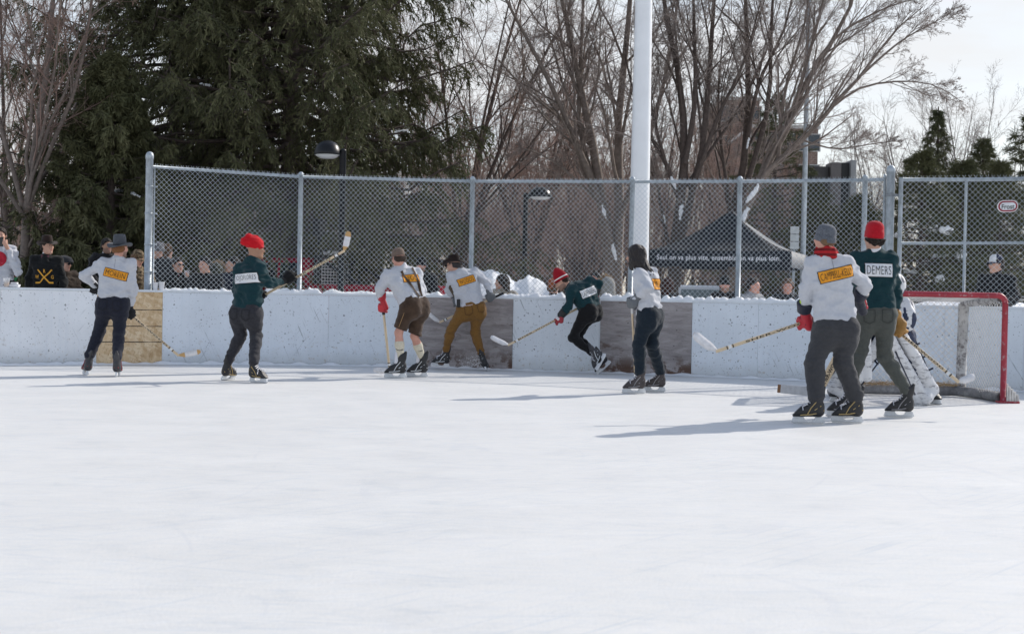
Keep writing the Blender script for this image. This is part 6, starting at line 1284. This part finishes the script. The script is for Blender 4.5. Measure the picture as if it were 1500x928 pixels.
mb = MB(); mb.prism([(-.0, -.047), (.0, .055), (.05, .057), (Lb * .5, .047), (Lb * .93, .047), (Lb * .93, -.047), (Lb * .5, -.052), (.05, -.052)], hl, b_, w_, V(0, .025, 0)); mb.build('blade_tape', mat('grey white blade tape', (.50, .51, .53), .8, 0, .15, 20), bo, bevel=.003)
# ================================================================ watchers behind the boards
def watcher(label, px, ptop, Y, F, body, jacket, hat=None, hatM=None, hairM=None, arms=('fwd', 'fwd'), hatz=.0, legM=None, skin=M_SKIN, seed=1, glass=False, hands=None, long=False, g=.03, collar=None, beard=False, hood=None, lean=.0, arm_pts=None, headlow=0):
    top = at(px, ptop, Y); F = nrm(F); b = nrm(V(body[0], body[1], 0)); lat = V(b[1], -b[0], 0)      # lat: the watcher's right
    hc = top - V(0, 0, .125 + hatz); nk = hc - V(F[0], F[1], 0) * .028 - V(0, 0, .15) - b * lean * .1; hz = nk[2] - .58
    J = {'head': hc, 'neck': nk, 'front': b}; sgn = -1 if lat @ CAMX > 0 else 1      # A = image left
    for k, q in (('A', sgn), ('B', -sgn)):
        s = nk + lat * q * .170 - V(0, 0, .065) - b * .01; J['sh' + k] = s; m_ = arms[0 if k == 'A' else 1]
        if m_ == 'fwd': J['el' + k] = s + lat * q * .09 + b * .06 - V(0, 0, .27); J['wr' + k] = J['el' + k] + b * .22 - lat * q * .07 - V(0, 0, .05)
        elif m_ == 'down': J['el' + k] = s + lat * q * .08 - V(0, 0, .28); J['wr' + k] = J['el' + k] + b * .05 - V(0, 0, .24)
        else: J['el' + k], J['wr' + k] = m_
        J['hip' + k] = nk + lat * q * .085 - V(0, 0, .58) - b * lean * .3; z0 = .27; Lg = J['hip' + k][2] - z0; bend = math.sqrt(max(0.0, .40 ** 2 - (min(Lg, .80) / 2) ** 2))
        J['kn' + k] = V(*(J['hip' + k][:2] + b[:2] * bend), z0 + Lg * .5); J['an' + k] = V(J['hip' + k][0], J['hip' + k][1], z0)
    R = person(label, J, F, (0, 0, 1), skin, jacket, g, legM or cloth('dark trousers', (.02, .02, .024)), hem=-.08, h=.0135 if not hands else .010, hands=hands or (), foldseed=seed, collar=collar, leg_g=.02, cuff=.07, beard=beard)
    for k in 'AB': solid('boot', [('c', J['an' + k] - V(0, 0, .14), J['an' + k] - V(0, 0, .02), .055, .06, .02), ('c', J['an' + k] - V(0, 0, .135) - b * .03, J['an' + k] - V(0, 0, .145) + b * .14, .052, .045, .03)], M_BOOT, R['root'], .016)
    r, L_, ax = R['root'], R['Lc'], R['ax']; R['J'] = J; R['b'] = b; R['lat'] = lat
    if hairM is not None and not long: hair(r, L_, ax, hairM, .012, low=-.06, rough=.006, seed=seed)
    if long:
        ex = [('c', L_(x, y, .02), L_(x * 1.15, y * 1.25 - .01, -.20 - .04 * (i % 3)), .036, .026, .025) for i, (x, y) in enumerate(((-.07, -.01), (-.06, -.06), (-.02, -.085), (.03, -.085), (.065, -.05), (.072, -.0)))]
        hair(r, L_, ax, hairM, .014, low=-.4, front=.06, extra=ex, rough=.007, seed=seed)
    if hat == 'beanie': beanie(r, L_, ax, hatM, seed=seed)
    if hat == 'fedora': fedora(r, L_, ax, hatM, cloth('black felt', (.01, .01, .01)), tilt=.0, brim=.16, h=.125, z=.045, droop=.022)
    if hat == 'cap': cap(r, L_, ax, hatM[0], hatM[1], panel=hatM[2] if len(hatM) > 2 else None)
    if hat == 'flat':
        E = np.array(ax); solid('flat_cap', [('e', L_(0, -.01, .075), E, V(.098, .125, .055), .02), ('e', L_(0, .09, .048), E, V(.070, .060, .022), .03), ('e', L_(0, -.012, .04), E, V(.088, .105, .045), .01)], hatM, r, .010)
    if hood is not None:
        jm, fur = hood; E = np.array(ax); solid('hood', [('c', J['neck'] - b * .06 + V(0, 0, .04), L_(0, -.07, .02), .11, .105, .04), ('e', L_(0, -.03, .02), E, V(.112, .115, .14), .04)], jm, r, .013, [(L_(0, .03, 0), ax[1])])
        rg = np.random.default_rng(seed); t = rng.uniform(0, 6.28, 900); c = np.array([L_(.105 * math.cos(a), .035, .02 + .135 * math.sin(a)) for a in t]); d = np.array([ax[0] * math.cos(a) + ax[2] * math.sin(a) for a in t]) * .8 + rg.normal(0, .5, (900, 3)) + ax[1] * .2; d /= np.linalg.norm(d, axis=1, keepdims=True)
        v, f = needle_quads(c, d, .055, .010, rg); mesh('fur_trim', v, f, fur, r, False)
    if glass: glasses(r, L_)
    return R
M_BLK = cloth('black coat', (.014, .014, .016), var=.25); M_HB = cloth('dark brown hair', (.028, .019, .015), rough=.6); M_HK = cloth('black hair', (.012, .010, .010), rough=.6); M_HL = cloth('light brown hair', (.12, .07, .04), rough=.6); M_TWEED = cloth('brown tweed', (.075, .055, .04), var=.35, scale=60); M_GCOAT = cloth('grey coat', (.20, .20, .21)); M_FUR = mat('tan fur', (.42, .30, .18), .9, 0, .35, 40); M_WCOL = mat('white shirt collar', (.72, .73, .76), .8)
# phone holder at the left edge
Y = 21.5; ph = at(1, 354, Y - .22); w_ = at(13, 367, Y - .12); hd = hand_prims(ph + V(.06, .02, -.0), V(.1, 0, 1), V(.55, -.75, .1), 1.0, False)[0]
R = watcher('man holding a phone to his face at the left edge, red circle on his top', 1, 333, Y, (.25, -.95, -.03), (.15, -1), cloth('pale grey jersey', (.52, .535, .575), scale=40, var=.05), hairM=M_HB, arms=('fwd', (at(26, 399, Y - .05), w_)), g=.014, hands=[hd, [('c', ph + V(.06, .0, -.02), w_, .03, .03, .02)]], seed=2)
pn = empty('phone', ph, 'small dark phone held up by the man at the left edge', 'phone'); mb = MB(); mb.box(ph + V(0, -.0, 0), (.075, .012, .145)); mb.build('case', mat('phone shell', (.02, .02, .022), .3), pn, bevel=.004); mb = MB(); mb.lathe([(.009, 0), (.009, .003)], ph + V(.02, -.006, .05), np.array([[1, 0, 0], [0, 0, 1], [0, -1, 0]]), n=12); mb.build('camera_lens', M_EYE, pn)
def front_drape(R, name, layers, down, mats, side=0.0):
    bv = BVHTree.FromPolygons([tuple(p) for p in R['svf'][0]], [tuple(int(i) for i in q) for q in R['svf'][1]]); n = R['f']; u = np.cross(R['up'], n); u = u if u @ CAMX > 0 else -u
    return drape(name, layers, R['C'] - R['up'] * down + u * side, u, R['up'], mats, R['sweater'], bv, n)
dv, df = disc2d(.115); tv, tf = text2d('7', .03, .05, .01); front_drape(R, 'chest_disc', [(dv, df, 0, .006)], .14, [mat('red chest print', (.42, .01, .03), .8)], .0)
# brown felt hat, black jersey with emblem
Y = 21.75; R = watcher('smiling man in dark brown felt hat, bow tie and black jersey with crossed sticks', 70, 343.5, Y, (.80, -.58, .03), (.08, -1), cloth('black jersey', (.010, .011, .012)), 'fedora', cloth('dark brown felt', (.030, .018, .015)), M_HB, arms=('down', 'down'), hatz=.055, seed=3, g=.018, collar=M_WCOL)
ly = []
for a, b_ in (((-.105, .10), (.075, -.10)), ((.105, .10), (-.075, -.10))): q = bar2d(a, b_, .019, 12); ly.append((*q, 0, .006 if not ly else .0075))
for a, b_ in (((.070, -.097), (.128, -.097)), ((-.070, -.097), (-.140, -.100))): ly.append((*bar2d(a, b_, .025, 6), 0, .0068))
for ch, x, y in (('W', -.112, -.01), ('R', 0, .078), ('G', .112, -.01)): t_ = text2d(ch, None, .055, .012); t_[0][:, 0] *= .055; t_[0][:, 0] += x; t_[0][:, 1] += y; ly.append((*t_, 0, .007))
front_drape(R, 'emblem', ly, .245, [mat('amber knit emblem', (.72, .36, .04), .8)], .01)
bt = R['J']['neck'] + R['b'] * .075 + V(0, 0, -.012); mb = MB()
for q in (-1, 1): mb.prism([(0, -.012), (q * .055, -.032), (q * .058, .030), (0, .012)][::q], bt, V(1, 0, 0), V(0, 0, 1), V(0, .018, 0))
mb.box(bt, (.022, .026, .026)); mb.build('bow_tie', mat('burgundy silk', (.09, .015, .035), .45), R['root'], bevel=.003)
watcher('man in dark flat cap and brown tweed jacket right of the black jersey', 96, 373, 23.6, (.85, -.45, -.15), (.7, -.7), M_TWEED, 'flat', cloth('charcoal cap', (.035, .036, .04)), M_HB, hatz=.02, glass=True, seed=4)
watcher('dark haired bearded man half hidden by the grey felt hat skater', 157, 349, 23.0, (.60, -.75, .05), (.3, -1), M_BLK, None, None, M_HK, skin=M_SKIND, beard=True, seed=5, collar=M_WCOL)
M_CAMO = (lambda s: s.done(s.ramp(s.noise(s.map(), 26, 3, .5), [(.40, (.05, .035, .025)), (.48, (.14, .10, .06)), (.58, (.22, .17, .11))]), .9, .2))(SB('mottled brown cloth'))
watcher('person in mottled brown cap and jacket next to the fence corner post', 202, 366, 21.9, (.70, -.55, -.35), (.6, -.8), M_CAMO, 'cap', (M_CAMO, M_CAMO), M_HL, hatz=.01, seed=6, collar=M_WCOL)
watcher('watcher in grey beanie and sunglasses just right of the corner post', 231, 354.5, 23.2, (-.65, -.75, -.1), (-.3, -1), cloth('dark slate coat', (.03, .032, .036)), 'beanie', cloth('grey marl knit', (.16, .16, .17), scale=70, var=.3), None, hatz=.02, glass=True, seed=7)
watcher('light haired watcher in a long grey coat seen from behind', 245, 357, 24.2, (.5, .85, 0), (.4, .9), M_GCOAT, None, None, M_HL, seed=8, long=True)
R = watcher('watcher in sunglasses and red scarf raising a plastic cup', 261, 377, 22.7, (.65, -.75, 0), (.4, -1), M_BLK, None, None, M_HB, arms=('fwd', (at(281, 418, 22.6), at(276, 408, 22.5))), glass=True, seed=9, collar=mat('red scarf', (.30, .02, .03), .9), hands=[hand_prims(at(273.5, 402, 22.45), V(0, 0, 1), V(.8, -.5, 0), 1.0)[0]])
watcher('young man in a black coat with swept dark hair leaning on the boards', 300, 376, 21.95, (-.45, -.88, -.05), (-.1, -1), M_BLK, None, None, M_HK, seed=10, lean=.4)
watcher('watcher in dark olive coat with a pale fur hood behind the swept haired man', 318, 387, 23.4, (.2, .97, 0), (.2, 1), cloth('dark olive coat', (.04, .042, .03)), None, None, M_HK, seed=11, hood=(cloth('dark olive coat', (.04, .042, .03)), M_FUR))
watcher('dark haired man with white collar half hidden by the red slouch hat skater', 341, 376, 22.4, (-.85, -.5, 0), (-.4, -1), cloth('dark navy coat', (.016, .022, .042)), None, None, M_HK, seed=12, collar=M_WCOL)
watcher('watcher in black beanie and black coat behind the leather shorts skater', 617, 376, 23.6, (-.25, -.96, -.05), (-.1, -1), M_BLK, 'beanie', cloth('black knit', (.012, .012, .013)), M_HK, hatz=.02, seed=13, skin=M_SKINR, beard=True)
watcher('woman with long dark hair and cream coat in front of the snow pile', 735, 402, 22.5, (-.85, .35, 0), (-.5, .85), cloth('cream coat', (.30, .265, .215)), None, None, M_HB, long=True, seed=14)
watcher('person in rust orange hat and black coat behind the leaping man', 811, 408, 22.9, (.4, .9, 0), (.3, .95), M_BLK, 'beanie', cloth('rust knit', (.30, .09, .035)), M_HL, hatz=.02, seed=15)
watcher('dark haired watcher in a grey coat behind the arm of the leaping man', 872, 398.5, 24.0, (-.6, -.75, 0), (-.3, -1), M_GCOAT, None, None, M_HK, seed=16, skin=M_SKINR)
R = watcher('watcher in a grey parka with tan fur hood seen from behind', 889, 408, 22.5, (-.3, .95, 0), (-.3, .95), cloth('grey parka', (.26, .255, .24)), None, None, M_HL, seed=17, hood=(cloth('grey parka', (.26, .255, .24)), M_FUR))
watcher('watcher with dark hair and black coat below the left tent corner', 978, 407, 22.7, (.35, .93, 0), (.3, .95), M_BLK, None, None, cloth('dark auburn hair', (.05, .02, .015)), long=True, seed=18)
watcher('man in black beanie and black jacket under the tent peak', 1062, 404, 22.4, (-.2, -.97, -.05), (-.1, -1), M_BLK, 'beanie', cloth('black knit', (.012, .012, .013)), M_HK, hatz=.015, seed=19, skin=M_SKINR, beard=True)
watcher('man in pale grey hoodie looking right below the tent', 1104, 407, 22.6, (.85, -.45, 0), (.6, -.75), cloth('pale grey hoodie', (.32, .32, .33)), None, None, M_HB, seed=20, skin=M_SKINR)
watcher('brown haired watcher in dark jacket below the right tent corner', 1154, 408, 22.9, (-.1, -1, -.1), (0, -1), cloth('dark slate coat', (.03, .032, .036)), None, None, M_HL, seed=21, skin=M_SKINR, long=True)
M_CAPB = mat('navy cap cloth', (.02, .03, .07), .8); M_CAPW = mat('white cap panel', (.70, .71, .73), .8)
R = watcher('man in blue and white cap, sunglasses and black hoodie behind the gate', 1459, 373.5, 20.0, (-.93, -.36, -.06), (-.55, -.83), cloth('black hoodie', (.012, .012, .014)), 'cap', (M_CAPB, M_CAPB, M_CAPW), M_HB, hatz=.0, glass=True, seed=22, g=.03)
# ================================================================ on the ledge
def cup(px, Hc, r, label, M, beer=False, off=.07):
    p = board_pt(px, off) + V(0, 0, BH + .035); root = empty('plastic_cup' if beer else 'paper_cup', p, label, 'cup', None); mb = MB(); mb.lathe([(r * .72, 0), (r * .76, .004), (r, Hc), (r * 1.05, Hc + .003), (r * 1.05, Hc + .008), (r * .97, Hc + .006), (r * .70, .008)], p, n=20); mb.build('cup_wall', M, root, True)
    if beer: mb = MB(); mb.lathe([(r * .70, .006), (r * .85, Hc * .62), (.003, Hc * .625)], p, n=20); mb.build('beer', mat('beer', (.55, .28, .04), .15), root, True)
    return root
M_PCUP = mat('white paper cup', (.72, .72, .74), .5); M_CLR = mat('clear plastic', (.75, .76, .78), .15, 0, 0, trans=.0, alpha=.45)
cup(227.5, .105, .042, 'white paper cup touching the corner post on the board top', M_PCUP); cup(236, .115, .045, 'taller white paper cup, second from the corner post', M_PCUP); cup(8.5, .12, .045, 'clear plastic cup of beer on the board top at the left edge', M_CLR, True)
p = at(273.5, 402, 22.45); root = empty('plastic_cup', p, 'clear plastic cup in the raised hand of the red scarf watcher', 'cup'); mb = MB(); mb.lathe([(.03, -.05), (.042, .06), (.044, .065), (.040, .062), (.029, -.045)], p, n=18); mb.build('cup_wall', M_CLR, root, True); mb = MB(); mb.lathe([(.029, -.045), (.034, 0), (.003, .002)], p, n=16); mb.build('beer', mat('beer', (.55, .28, .04), .15), root, True)
p = board_pt(20, .08) + V(0, 0, BH + .036); root = empty('food_tray', p, 'white foam tray beside the beer cup', 'tray'); mb = MB(); mb.box(p + V(0, 0, .02), (.13, .09, .04), taper=1.15); mb.build('tray_base', M_PCUP, root, bevel=.008); mb = MB(); mb.box(p + V(.0, 0, .056), (.10, .07, .028), taper=.9); mb.build('tray_lid', M_PCUP, root, bevel=.008)
# snow thrown up by the turning skate
rg = np.random.default_rng(3); n = 420; c = at(700, 533, 20.8) + np.stack([-abs(rg.normal(0, .14, n)) + .08, rg.normal(0, .06, n), abs(rg.normal(0, .10, n)) - .04], 1); c[:, 2] = np.maximum(c[:, 2], .012); d = rg.normal(size=(n, 3)); d /= np.linalg.norm(d, axis=1, keepdims=True); v, f = needle_quads(c, d, .009, .008, rg)
tag(mesh('snow_spray', v, f, M_SNOW), 'spray of ice shavings off the turning skate', 'snow', kind='stuff')
# ================================================================ red pickup with a rack
M_TRED = mat('dark red car paint', (.36, .018, .038), .25, 0, .04, 2); M_BLACKM = mat('black powder coat', (.014, .014, .016), .45); M_GLASS = mat('dark car glass', (.02, .026, .032), .08); M_TYRE = mat('tyre rubber', (.02, .02, .02), .85); M_RIM = mat('steel rim', (.35, .36, .38), .35, .7); M_SLAT = mat('pale slat', (.60, .62, .62), .4); M_LGT = mat('white lamp housing', (.66, .68, .70), .35)
def local(P0, fw):
    fw = nrm(fw); lf = V(-fw[1], fw[0], 0)
    return (lambda x, y, z: P0 + fw * x + lf * y + V(0, 0, z)), np.array([fw, lf, V(0, 0, 1)])
def wheel(T, A, x, y, r, w, parent):
    ax = np.array([A[0], A[2], A[1]]); mb = MB(); mb.lathe([(r * .62, -w / 2), (r * .95, -w / 2), (r, -w * .35), (r, w * .35), (r * .95, w / 2), (r * .62, w / 2)], T(x, y, r), ax, n=24); o = mb.build('wheel', M_TYRE, parent, True); mb = MB(); mb.lathe([(r * .1, -w * .42), (r * .62, -w * .3), (r * .63, w * .3), (r * .1, w * .42)], T(x, y, r), ax, n=20); mb.build('rim', M_RIM, o, True)
p0 = at(450, 440, 28); p0[2] = .10; T, A = local(p0, (-.88, .47, 0)); tr = empty('pickup_truck', p0, 'dark red pickup truck with black rack and pale slatted cab guard', 'pickup truck')
Wt = 1.82
def quadbox(mb, T, x0, x1, y0, y1, z0, z1, ix0=0, ix1=0, iy=0):
    v = [T(x0, y0, z0), T(x1, y0, z0), T(x1, y1, z0), T(x0, y1, z0), T(x0 + ix0, y0 + iy, z1), T(x1 - ix1, y0 + iy, z1), T(x1 - ix1, y1 - iy, z1), T(x0 + ix0, y1 - iy, z1)]
    mb.add(v, [(3, 2, 1, 0), (4, 5, 6, 7), (0, 1, 5, 4), (1, 2, 6, 5), (2, 3, 7, 6), (3, 0, 4, 7)])
mb = MB(); quadbox(mb, T, .0, 3.25, -Wt, 0, .42, 1.10, 0, .05, .0); quadbox(mb, T, -2.75, -.03, -Wt, -Wt + .08, .45, 1.16); quadbox(mb, T, -2.75, -.03, -.08, 0, .45, 1.16); quadbox(mb, T, -2.70, -.05, -Wt + .08, -.08, .45, .62); mb.build('body', M_TRED, tr, bevel=.03)
mb = MB(); quadbox(mb, T, -2.82, -2.755, -Wt, 0, .48, 1.17); mb.build('tailgate', M_TRED, tr, bevel=.02)
mb = MB(); quadbox(mb, T, .0, 1.85, -Wt + .02, -.02, 1.102, 1.68, .06, .45, .10); mb.build('cab', M_TRED, tr, bevel=.05)
mb = MB(); quadbox(mb, T, 3.25, 3.32, -Wt + .1, -.1, .5, .75); mb.build('bumper', M_RIM, tr, bevel=.02)
def pane(name, pts, parent, M=M_GLASS, t=.012):
    c = np.mean(pts, 0); n = nrm(np.cross(pts[1] - pts[0], pts[2] - pts[0])); mb = MB(); v = [q + n * t / 2 for q in pts] + [q - n * t / 2 for q in pts]; k = len(pts)
    mb.add(v, [tuple(range(k)), tuple(range(2 * k - 1, k - 1, -1))] + [(i, k + i, k + (i + 1) % k, (i + 1) % k) for i in range(k)]); return mb.build(name, M, parent)
sl = lambda z: -.02 - (z - 1.10) / .58 * .10 + .012
pane('window', [T(.16, sl(1.16), 1.16), T(.72, sl(1.16), 1.16), T(.72, sl(1.58), 1.58), T(.22, sl(1.58), 1.58)], tr); pane('window', [T(.80, sl(1.16), 1.16), T(1.55, sl(1.16), 1.16), T(1.22, sl(1.58), 1.58), T(.80, sl(1.58), 1.58)], tr)
rx = lambda z: .06 * (z - 1.10) / .58 - .008
pane('rear_window', [T(rx(1.17), -.25, 1.17), T(rx(1.17), -Wt + .25, 1.17), T(rx(1.6), -Wt + .32, 1.6), T(rx(1.6), -.32, 1.6)], tr)
for x in (-1.65, 2.35):
    for y in (-.10, -Wt + .10): wheel(T, A, x, y, .37, .24, tr)
mb = MB()
for y in (-.10, -1.62):
    mb.tube([T(-.10, y, 1.12), T(-.10, y, 1.72)], .03, 8)
mb.build('guard_post', M_BLACKM, tr, True)
gd = MB(); gd.tube([T(-.10, -.10, 1.70), T(-.10, -1.62, 1.70)], .03, 8); gd = gd.build('cab_guard', M_BLACKM, tr, True); mb = MB()
for k in range(9): mb.tube([T(-.10, -.16, 1.17 + k * .06), T(-.10, -1.56, 1.17 + k * .06)], .011, 5)
for k in range(15): mb.tube([T(-.085, -.16 - k * .10, 1.15), T(-.085, -.16 - k * .10, 1.69)], .007, 5)
mb.build('slat_panel', M_SLAT, gd)
rk = MB()
for y in (-.16, -1.28): rk.tube([T(-.16, y, 1.15), T(-.16, y, 2.38)], .045, 8); rk.box(T(-.16, y, 2.28), (.16, .24, .34), A)
for z in (2.02, 1.84): rk.tube([T(-.16, -.16, z), T(-.16, -1.28, z)], .03, 8)
for y in (-.16, -1.28): rk.tube([T(-.16, y, 1.66), T(-1.15, y - .0, 1.16)], .03, 8)
rk = rk.build('rack', M_BLACKM, tr)
mb = MB(); mb.box(T(-.2, -.72, 2.12), (.20, .70, .17), A); mb.build('equipment_box', mat('dark grey casing', (.06, .065, .07), .5, 0, .4, 18), rk, bevel=.02); mb = MB(); mb.box(T(-.2, -.66, 2.215), (.22, .62, .02), A); mb.build('snow_cap', M_SNOW, rk, bevel=.01)
mb = MB(); mb.box(T(-.14, -.72, 1.79), (.16, .62, .085), A); mb.build('light_bar', M_LGT, tr, bevel=.02)
# ================================================================ white hatchback with snow on the roof
p1 = at(1072, 440, 42); p1[2] = .17; T1, A1 = local(p1, (-.12, .993, 0)); car = empty('hatchback_car', p1, 'white hatchback with snow on its roof seen under the canopy tent', 'car'); M_WP = mat('white car paint', (.62, .64, .65), .3, 0, .04, 3)
mb = MB(); quadbox(mb, T1, .0, 3.9, -.0, 1.72, .28, .86, .0, .10, .02); mb.build('body', M_WP, car, bevel=.06)
mb = MB(); quadbox(mb, T1, .12, 2.95, .04, 1.68, .862, 1.30, .22, .75, .14); mb.build('cabin', M_WP, car, bevel=.06)
xz = lambda z: .12 + .22 * (z - .862) / .438 - .010; yz = lambda z, q: (1.68 - .14 * (z - .862) / .438 + .010) if q else (.04 + .14 * (z - .862) / .438 - .010)
M_LG = mat('pale reflecting glass', (.16, .20, .20), .06)
pane('rear_window', [T1(xz(.9), .16, .9), T1(xz(.9), 1.56, .9), T1(xz(1.22), 1.46, 1.22), T1(xz(1.22), .26, 1.22)], car, M_LG)
for q in (0, 1):
    pane('window', [T1(.42, yz(.9, q), .9), T1(1.30, yz(.9, q), .9), T1(1.30, yz(1.22, q), 1.22), T1(.56, yz(1.22, q), 1.22)], car, M_LG); pane('window', [T1(1.38, yz(.9, q), .9), T1(2.55, yz(.9, q), .9), T1(2.12, yz(1.22, q), 1.22), T1(1.38, yz(1.22, q), 1.22)], car, M_LG)
for x in (.75, 3.2):
    for y in (.10, 1.62): wheel(T1, A1, x, y, .31, .2, car)
for y in (.12, 1.6): mb = MB(); mb.box(T1(-.012, y, .72), (.03, .2, .16), A1); mb.build('tail_light', mat('red lamp', (.25, .01, .015), .2), car, bevel=.01)
mb = MB(); quadbox(mb, T1, .40, 2.1, .24, 1.48, 1.302, 1.345, .05, .05, .05); mb.build('roof_snow', M_SNOW, car, bevel=.02)
# ================================================================ black canopy tent
M_TENT = mat('charcoal tent cloth', (.013, .015, .022), .75, 0, .12, 3, .12, 30, .3); M_TENT_LIT = mat('pale sunlit tent cloth', (.20, .205, .215), .7)  # right roof face: sunlight painted in as paler cloth; its valance is pale too
B_ = at(1157, 440, 28.2); B_[2] = 0; sd2 = V(math.sin(math.radians(18)), math.cos(math.radians(18)), 0); fr = V(sd2[1], -sd2[0], 0); SZ = 2.9; A_ = B_ - fr * SZ; C_ = B_ + sd2 * SZ; D_ = A_ + sd2 * SZ; ctr = (A_ + C_) / 2; ze, zp = 2.10, 3.0
tent = empty('canopy_tent', (ctr[0], ctr[1], .08), 'charcoal pop-up canopy tent with white lettering on its valance', 'tent')
def roof(P, Q, mats, mi_side):
    n = 14; v = []; f = []
    for j in range(n + 1):
        t = j / n; e = (1 - t)
        for i in range(n + 1):
            s = i / n; q = P + (Q - P) * s; p = ctr + (q - ctr) * e; z = ze + (zp - ze) * (t ** 1.45) + .0; sagv = -.10 * math.sin(math.pi * s) * math.sin(math.pi * t) * (1 - t) ; v.append(V(p[0], p[1], z + sagv))
    for j in range(n):
        for i in range(n): a = j * (n + 1) + i; f.append((a, a + 1, a + n + 2, a + n + 1))
    o = mesh('roof_panel', np.array(v), f, mats, tent); so_ = o.modifiers.new('thickness', 'SOLIDIFY'); so_.thickness = .004; return o
def valance(P, Q, M):
    n = 20; v = []; f = []
    for i in range(n + 1):
        s = i / n; q = P + (Q - P) * s; out_ = nrm((P + Q) / 2 - ctr); off = out_ * (.012 + .012 * math.sin(s * 9)); v += [V(*q[:2], ze - .002) + out_ * .004, V(*q[:2], ze - .33) + off]
    f = [(2 * i, 2 * i + 2, 2 * i + 3, 2 * i + 1) for i in range(n)]; o = mesh('valance', np.array(v), f, M, tent); so_ = o.modifiers.new('thickness', 'SOLIDIFY'); so_.thickness = .003; return o
for P, Q, M in ((A_, B_, M_TENT), (B_, C_, M_TENT_LIT), (C_, D_, M_TENT), (D_, A_, M_TENT)): roof(P, Q, M, 0); va = valance(P, Q, M); vf_ = va if P is A_ else (vf_ if P is not A_ else None)
tv, tf = text2d('Seul on va plus vite, ensemble on va plus loin.', SZ * .86, .135, .012, 1.05); on = -sd2; drape('lettering', [(tv, tf, 0, 0.0)], (A_ + B_) / 2 + on * .034 + V(0, 0, ze - .165), fr, V(0, 0, 1), mat('white print', (.75, .76, .80), .7), vf_, n=on)
for P in (A_, B_, C_, D_):
    q = ctr + (P - ctr) * .985; mb = MB(); mb.tube([V(*q[:2], .08), V(*q[:2], ze - .03)], .022, 8); mb.lathe([(.07, 0), (.07, .01)], V(*q[:2], .09), n=12); mb.build('leg', mat('dark tent leg', (.05, .05, .055), .4, .5), tent, True)
# small orange and green barrier posts far left
M_OR = mat('safety orange', (.75, .16, .02), .5); M_GRN = mat('barrier green', (.03, .28, .09), .6)
for px, py, lab in ((21, 398, 'orange barrier post with green band left of the black jersey man'), (46, 412, 'orange barrier post behind the arm of the black jersey man'), (111, 404, 'orange and green barrier post behind the flat cap')):
    q = at(px, py, 30); r0 = empty('barrier_post', (q[0], q[1], .08), lab, 'barrier'); mb = MB(); mb.tube([V(q[0], q[1], .08), q], .045, 10); mb.build('post', M_OR, r0, True); mb = MB(); mb.box(q + V(.0, -.06, -.16), (.34, .03, .09)); mb.build('band', M_GRN, r0, bevel=.005)
